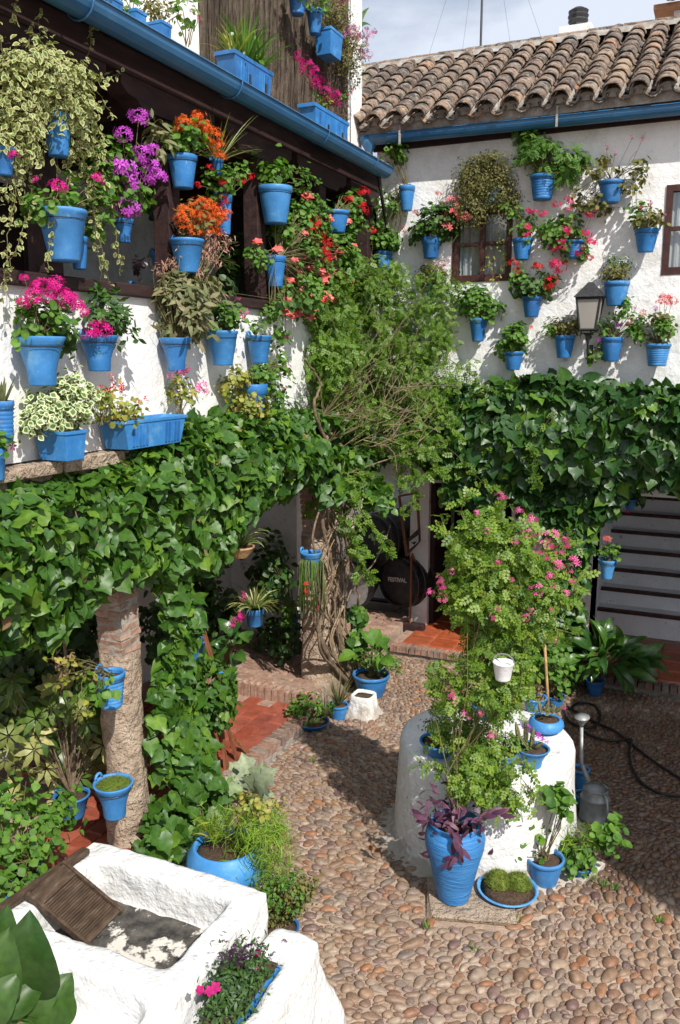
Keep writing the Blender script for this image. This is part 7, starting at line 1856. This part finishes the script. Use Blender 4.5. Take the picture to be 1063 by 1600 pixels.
# dark core inside the hedge: stems
st = MB()
for _ in range(90):
    y = random.uniform(2.2, 7.6); zt = float(np.interp(y, *zip(*LTOP))); zb = float(np.interp(y, *zip(*LBOT)))
    pts = [(XW + .05, y, zt - .05), (XW + .16, y + random.uniform(-.2, .2), (zt + zb) / 2), (XW + .10, y + random.uniform(-.3, .3), zb + .08)]; st.tube(pts, .006, 4)
IH = [o for o in bpy.data.objects if o.name == 'ivy_hedge'][0]
lb = LB(); lb.add('ivy', dryp[0][0], dryp[0][1], dryp[0][2], dryp[0][3] * .8); lb.build('dry_leaves', L_['dry'], IH, IH.location)
tv = ivy_surface(lhedge, 420, .045, (.3, -.4, .2), layers=((.03, 1.0),)); lb = LB(); lb.add('ivy1', tv[0][0], tv[0][1], tv[0][2], tv[0][3]); lb.build('young_leaves', L_['geranium'], IH, IH.location)
rel(st, IH.location); o = st.build('stems', M['bark'], IH); o['kind'] = 'stuff'

# right hedge on the far wall
RTOP = [(-2.9, 2.75), (-2.6, 2.95), (-2.1, 3.02), (-1.6, 3.10), (-1.1, 3.06), (-.6, 3.02), (0, 2.98), (.8, 2.95)]
RBOT = [(-2.9, 2.35), (-2.5, 2.12), (-2.15, 2.0), (-1.9, 1.95), (-1.6, 2.1), (-1.2, 2.10), (-.8, 2.12), (-.4, 2.14), (.8, 2.15)]
def rhedge(m, off):
    x = RNG.uniform(-2.85, .5, m); zt = np.interp(x, *zip(*RTOP)); zb = np.interp(x, *zip(*RBOT)); a = RNG.uniform(-.1, 1.08, m); th = np.pi * a
    P = np.stack([x, np.zeros(m), np.zeros(m)], 1); nn = nz3(P + np.stack([th * 0, th, th], 1), 1.6, 8.0); bul = .36 + .12 * nn + off; sn, cs = np.sin(th), np.cos(th)
    P[:, 1] = YW - .03 - np.abs(sn) ** .6 * bul; P[:, 2] = (zt + zb) / 2 + cs * ((zt - zb) / 2 + off * .5) * (1 + .08 * nn)
    return P, unit(np.stack([np.zeros(m), -np.abs(sn) - .15, cs * .9], 1))
pieces = ivy_surface(rhedge, 1700, .142, (.2, -.4, .1), droop=1.4)
def pier_ivy(m, off):
    z = RNG.uniform(.12, 2.3, m); u = RNG.uniform(-1, 1, m); w = .23 + .05 * np.sin(z * 4) ; P = np.stack([-1.30 - .05 * (z < 1.0) + u * w, YW - .06 - .16 * np.sqrt(1 - u * u * .8) - off, z], 1)
    return P, unit(np.stack([u * .7, -np.ones(m), np.zeros(m)], 1))
pieces += ivy_surface(pier_ivy, 780, .12, (.1, -.4, .1), droop=1.2, layers=((0, 1.0), (-.07, .7)))
def hang_ivy(m, off):
    g_ = RNG.integers(0, 7, m); gx = np.array([-2.45, -2.2, -2.05, -1.75, -1.05, -.9, -1.6])[g_]; gl = np.array([.35, .45, .6, .4, .5, .35, .5])[g_]
    z = 2.2 - RNG.random(m) * gl; P = np.stack([gx + RNG.normal(size=m) * .05, YW - .22 + RNG.normal(size=m) * .04, z], 1); return P, unit(np.stack([np.zeros(m), -np.ones(m), np.zeros(m)], 1))
pieces += ivy_surface(hang_ivy, 260, .12, (.1, -.4, .1), droop=1.6, layers=((0, 1.0),))
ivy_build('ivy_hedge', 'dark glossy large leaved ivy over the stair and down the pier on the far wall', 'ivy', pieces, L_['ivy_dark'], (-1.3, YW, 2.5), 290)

# jasmine in the corner
J = thing('jasmine_bush', 'airy fine leaved jasmine filling the corner, its twisted stems climb the middle column', 'climber', (-3.15, 7.05, .05))
lb = LB(); st = MB()
def jm(px, py, y): return onY(px, py, y)
jc = [(560, 470, 70, 60, 7.6), (500, 480, 50, 60, 7.0), (620, 500, 60, 70, 7.8), (560, 560, 80, 60, 7.4), (655, 560, 42, 56, 7.9), (600, 640, 70, 60, 7.6), (500, 600, 40, 60, 7.0), (660, 640, 50, 50, 7.8), (600, 430, 50, 30, 7.8), (690, 520, 26, 50, 8.1), (540, 420, 40, 26, 7.5),
      (640, 700, 50, 50, 7.6), (560, 640, 60, 50, 7.2), (690, 600, 34, 30, 8.0), (450, 560, 30, 50, 6.9), (690, 450, 26, 30, 8.15), (520, 530, 50, 60, 7.1), (620, 590, 60, 60, 7.6), (460, 620, 34, 50, 6.8), (440, 570, 30, 40, 6.7), (480, 560, 36, 50, 6.9)]
allc = []
hub = [onX(515, 690, -3.15), onX(540, 640, -3.1), onX(505, 650, -3.15)]
for (a, b, rx, ry, y) in jc:
    C = jm(a, b, y); s = mpp(C)
    cc = crown(lb, C, (rx * s, .28, ry * s), int(rx * ry / (3.0 if b < 590 else 4.4)), 'pinnate', .060, clumps=60, rc=.055, droop=.35, up=.5, out=.5, rnd=1.0, shell=(.2, 1.1))
    allc.append(cc)
cc = np.concatenate(allc); RNG.shuffle(cc)
for q in cc[:46]:
    h = random.choice(hub); q = np.array(q); dd_ = np.linalg.norm(q - h); m1 = h + (q - h) * .35 + RNG.normal(size=3) * .16 * dd_ + UP * .08; m2 = h + (q - h) * .72 + RNG.normal(size=3) * .13 * dd_ + UP * .08
    st.tube(clipwall(np.array([h, m1, m2, q, q + (q - m2) * .5 + UP * .02])), [.004, .003, .0022, .0015, .001], 4)
# trailing sprays to the right and down
def spray(pts, dn=10, size=.08, tm='pinnate', r=.0025):
    P = [np.array(jm(a, b, y)) for a, b, y in pts]; Q = []
    for i in range(len(P) - 1):
        p0, p1, p2, p3 = P[max(i - 1, 0)], P[i], P[i + 1], P[min(i + 2, len(P) - 1)]
        for k in range(8): t_ = k / 8; Q.append(.5 * (2 * p1 + (p2 - p0) * t_ + (2 * p0 - 5 * p1 + 4 * p2 - p3) * t_ ** 2 + (3 * p1 - p0 - 3 * p2 + p3) * t_ ** 3))
    Q.append(P[-1]); Q = np.array(Q); st.tube(Q, np.linspace(r * 1.6, r * .6, len(Q)), 4)
    n = int(len(Q) * dn / 6); idx = RNG.integers(2, len(Q), n); lb.add(tm, Q[idx] + RNG.normal(size=(n, 3)) * .02, sph(n) + [.2, -.2, -.3], sph(n) + [.3, -.8, .8], size * RNG.uniform(.7, 1.3, n))
for s_ in ([(545, 700, 7.0), (600, 690, 7.3), (660, 700, 7.5), (690, 740, 7.5)], [(550, 690, 7.0), (610, 660, 7.4), (690, 650, 7.8), (720, 690, 7.8)], [(530, 760, 6.9), (560, 790, 7.0), (590, 835, 7.0), (608, 862, 7.0)], [(530, 740, 6.9), (570, 740, 7.1), (620, 760, 7.3), (665, 740, 7.4)],
           [(535, 800, 6.85), (552, 850, 6.9), (568, 880, 6.9), (580, 905, 6.9)], [(520, 720, 6.8), (545, 770, 6.8), (555, 840, 6.8), (560, 900, 6.8)], [(600, 680, 7.4), (640, 720, 7.5), (650, 770, 7.5), (630, 800, 7.4)],
           [(700, 560, 8.1), (740, 590, 8.1), (760, 640, 8.05), (755, 700, 7.95)], [(660, 480, 8.15), (700, 470, 8.2), (720, 440, 8.2)], [(650, 600, 7.9), (700, 640, 8.0), (740, 620, 8.05), (790, 610, 8.05)], [(440, 500, 6.8), (430, 450, 6.6), (440, 400, 6.5)], [(560, 640, 7.2), (620, 620, 7.6), (690, 610, 7.9), (740, 560, 8.2)],
           [(585, 690, 7.3), (640, 680, 7.6), (700, 700, 7.8), (760, 760, 7.8)], [(870, 640, 7.9), (830, 700, 7.9), (840, 760, 7.85)], [(530, 730, 6.85), (500, 770, 6.8), (480, 800, 6.8)]):
    spray(s_, 16)
for (a, b) in ((560, 860), (552, 820), (530, 770), (560, 770)):
    C = jm(a, b, 6.85); crown(lb, C, (.10, .08, .14), 46, 'pinnate', .075, clumps=8, rc=.03, clip=False)
tw2 = MB()
lb.build('foliage', L_['fine'], J, J.location)
rel(st, J.location); o = st.build('twigs', M['stem'], J); o['kind'] = 'stuff'
for _ in range(70):
    a_, b_ = random.uniform(500, 660), random.uniform(600, 700); y_ = 7.0 + (a_ - 500) / 160 * .8
    p = jm(a_, b_, y_ - .25); an = random.gauss(-1.2, .7); q = p + np.array([math.cos(an) * .25 + .12, random.uniform(-.05, .1), -math.sin(an) * .30]); TW_ = [p, (p + q) / 2 + RNG.normal(size=3) * .03, q]
    tw2.tube(TW_, [.005, .003, .0015], 4)
rel(tw2, J.location); o = tw2.build('dry_twigs', M['twig'], J); o['kind'] = 'stuff'
# twisted trunks up the column
def vine(mb, pts, r0, r1, wob=.02, n=7):
    P = [Vector(map(float, p)) for p in pts]; Q = []
    for i in range(len(P) - 1):
        p0, p1, p2, p3 = P[max(i - 1, 0)], P[i], P[i + 1], P[min(i + 2, len(P) - 1)]
        for k in range(8): t_ = k / 8; Q.append(.5 * ((2 * p1) + (p2 - p0) * t_ + (2 * p0 - 5 * p1 + 4 * p2 - p3) * t_ ** 2 + (3 * p1 - p0 - 3 * p2 + p3) * t_ ** 3) + Vector((random.gauss(0, wob * .3), random.gauss(0, wob * .3), 0)))
    Q.append(P[-1]); m = len(Q); mb.tube(Q, [r0 + (r1 - r0) * k / (m - 1) for k in range(m)], n)
base = onZ(566, 1088, .15)
for (pts, r0, r1) in (([(560, 1082), (515, 1030), (495, 960), (520, 900), (505, 820), (515, 740), (510, 690)], .026, .014), ([(560, 1085), (540, 1040), (530, 960), (545, 880), (530, 800), (525, 720), (530, 660)], .022, .012), ([(556, 1080), (500, 1010), (510, 930), (490, 850), (500, 790)], .016, .009),
                      ([(562, 1080), (548, 1000), (560, 930), (545, 860), (540, 780), (545, 700)], .016, .009), ([(558, 1075), (525, 980), (530, 900), (550, 850), (520, 790), (535, 720)], .014, .008), ([(565, 1080), (540, 950), (590, 870), (610, 820)], .010, .005)):
    mb = MB(); vine(mb, [np.asarray(onX(a, b, -3.20)) + [0, -.0, 0] for a, b in pts], r0, r1); rel(mb, J.location); mb.build('trunk', M['bark'], J, smooth=True)
for _ in range(16):
    xs_ = [560, random.uniform(500, 550), random.uniform(488, 545), random.uniform(488, 550), random.uniform(495, 555), random.uniform(505, 550)]
    ys_ = [1080, 1010, 940, 870, 790, 700]
    mb = MB(); vine(mb, [onX(a, b, -3.21) + [random.uniform(-.02, .03), 0, 0] for a, b in zip(xs_, ys_)], random.uniform(.006, .013), .004, .02, 5); rel(mb, J.location); mb.build('vine_stem', M['twig'] if _ % 2 else M['bark'], J, smooth=True)
for (pts, r0, r1) in (([(505, 700), (530, 640), (560, 610), (540, 560), (515, 540)], .020, .008), ([(510, 690), (490, 640), (500, 600), (475, 560)], .018, .007), ([(520, 680), (570, 620), (640, 605), (720, 602)], .010, .004), ([(515, 680), (545, 650), (590, 560), (585, 480)], .010, .004), ([(540, 740), (600, 720), (650, 700)], .010, .004), ([(560, 700), (610, 700), (620, 740)], .007, .003)):
    mb = MB(); vine(mb, [onX(a, b, -3.12) if a < 560 else onY(a, b, 7.3) for a, b in pts], r0, r1); rel(mb, J.location); mb.build('branch', M['bark'], J, smooth=True)
# leafy ivy shoots low on the column
lb = LB()
for (a, b, r) in ((555, 1000, .10), (560, 960, .08), (520, 760, .16), (575, 760, .18), (600, 780, .14)):
    C = onX(a, b, -3.12) if a < 565 else onY(a, b, 7.2); n = 44; P = C + sph(n) * r * RNG.uniform(.4, 1.1, (n, 1)); lb.add('ivy', P, sph(n) + [0, 0, -1.2], sph(n) * .5 + [.5, -.8, .5], .10 * RNG.uniform(.6, 1.2, n))
lb.build('ivy_shoots', L_['ivy'], J, J.location)
# dead trunk stub behind the stems, at the corner over the column
bt_ = onX(525, 745, -3.3)
mb = MB(); vine(mb, [onX(528, 790, -3.32), onX(527, 730, -3.32), onX(522, 660, -3.33), onX(518, 560, -3.34)], .14, .10, .03, 12)
DT = thing('dead_trunk', 'grey weathered old trunk standing above the middle column behind the jasmine', 'trunk', bt_); rel(mb, bt_); mb.build('bark', M['cane'], DT, smooth=True)

# climbing rose over the well
R = thing('climbing_rose', 'tall bushy rose with clusters of small pink roses rising over the well', 'rose bush', (-1.33, 4.95, .50))
lb = LB(); st = MB(); ctr = []
for (a, b, rx, ry, y, n) in ((785, 860, 78, 60, 4.75, 1.0), (770, 925, 86, 62, 4.75, 1.0), (780, 985, 58, 56, 4.75, 1.0), (750, 1030, 36, 34, 4.62, .7), (772, 1080, 46, 42, 4.62, .7), (830, 930, 50, 60, 4.75, .8), (738, 1140, 34, 42, 4.78, .8), (758, 1190, 44, 38, 4.73, .8), (728, 1222, 32, 32, 4.60, 1.3), (735, 1180, 34, 30, 4.66, 1.0), (775, 1235, 34, 22, 4.63, .5), (720, 900, 30, 40, 4.75, .7), (868, 940, 22, 34, 4.75, .5), (700, 1080, 40, 24, 4.62, .5), (680, 1060, 24, 24, 4.62, .4), (810, 1050, 26, 34, 4.62, .7)):
    a = 778 + (a - 778) * .93; C = onY(a, b, y); s = mpp(C); cc = crown(lb, C, (rx * s * .84, rx * s * .75, ry * s), int(rx * ry * n / 4.0), 'pinnate', .066, clumps=int(rx * ry / 60), rc=.05, droop=.25, up=.6, out=.7, rnd=.9, shell=(.35, 1.08), clip=False); ctr.append(cc)
b0 = np.array(VS.location) + [0, .04, VH * .95]; allc = np.concatenate(ctr)
for q in allc[::26]:
    m1 = b0 + (q - b0) * .35 + RNG.normal(size=3) * .05; m1[0] = m1[0] * .5 + (-1.36) * .5; m2 = b0 + (q - b0) * .75 + RNG.normal(size=3) * .05
    st.tube([b0, m1, m2, q, q + RNG.normal(size=3) * .04 + UP * .03], [.005, .0035, .0025, .0015, .001], 4)
def rspray(pts, y, dn=1.5):
    P = [onY(a, b, y) for a, b in pts]; Q = []
    for i in range(len(P) - 1):
        for k in range(6): Q.append(P[i] + (P[i + 1] - P[i]) * k / 6)
    Q.append(P[-1]); Q = np.array(Q); st.tube(Q, .003, 4); n = int(len(Q) * dn); idx = RNG.integers(0, len(Q), n)
    lb.add('pinnate', Q[idx] + RNG.normal(size=(n, 3)) * .02, sph(n) + [0, 0, .1], sph(n) + [.3, -.6, .9], .075 * RNG.uniform(.7, 1.2, n))
for pts in ([(760, 880), (720, 850), (700, 840), (690, 810)], [(740, 850), (720, 800), (730, 770)], [(770, 850), (785, 800), (790, 775)], [(720, 960), (700, 940), (680, 925)], [(720, 940), (710, 890), (705, 870)], [(850, 900), (880, 870), (890, 840)], [(840, 880), (870, 850), (885, 845)], [(850, 950), (890, 940), (905, 900)], [(860, 980), (895, 990)], [(740, 1060), (700, 1060), (672, 1055)], [(730, 1080), (700, 1100), (668, 1110)]): rspray(pts, 4.75)
for pts in ([(780, 1220), (810, 1210), (830, 1235), (828, 1262)], [(780, 1200), (815, 1190), (838, 1215)], [(780, 1250), (810, 1255), (800, 1275)], [(700, 1230), (680, 1200), (662, 1190)], [(720, 1180), (690, 1160), (668, 1150)]): rspray(pts, 4.62)
lb.build('foliage', L_['rose'], R, R.location)
rel(st, R.location); o = st.build('stems', M['stem'], R); o['kind'] = 'stuff'
for (a, b, r, y) in [(673, 925, 5, 4.42), (690, 915, 6, 4.42), (692, 935, 6, 4.42), (705, 893, 4, 4.42), (688, 905, 5, 4.42), (780, 775, 5, 4.42), (787, 777, 5, 4.42), (745, 800, 4, 4.42), (812, 798, 5, 4.42), (832, 812, 7, 4.42), (823, 834, 6, 4.42), (848, 840, 8, 4.42), (858, 850, 7, 4.42), (853, 870, 5, 4.42),
         (868, 832, 6, 4.42), (884, 838, 6, 4.42), (885, 850, 6, 4.42), (898, 875, 8, 4.42), (872, 880, 8, 4.42), (860, 900, 6, 4.42), (838, 922, 8, 4.42), (895, 905, 6, 4.42), (885, 925, 5, 4.42), (862, 950, 4, 4.42), (780, 875, 6, 4.42), (800, 905, 4, 4.42), (770, 965, 4, 4.40), (820, 965, 5, 4.40), (830, 955, 4, 4.40), (778, 950, 4, 4.40),
         (704, 1082, 6, 4.40), (752, 1112, 6, 4.40), (769, 1149, 6, 4.40), (708, 1094, 5, 4.40), (733, 1120, 4, 4.40), (726, 1114, 4, 4.40), (760, 830, 4, 4.42), (805, 845, 5, 4.42), (840, 860, 5, 4.42), (875, 860, 6, 4.42), (865, 915, 4, 4.42), (890, 890, 5, 4.42)]:
    p = onY(a, b, y); head(p, r * mpp(p) * 1.25, 'dustyrose' if random.random() < .6 else 'pink', R, R.location, 'loose', facing=(.2, -.8, .6), name='rose_cluster')

# small weeds between the pebbles
WD = LB()
for (a, b) in ((668, 1450), (742, 1485), (1030, 1440), (810, 1440), (945, 1385), (930, 1375), (490, 1190), (700, 1100), (960, 1390)):
    p = onZ(a, b, .02); blades(WD, p, 14, .05, .003, 1.2, .6)
WDo = WD.build('weeds', L_['geranium'], None); tag(WDo, 'tiny grass weeds sprouting between the pebbles', 'weeds')
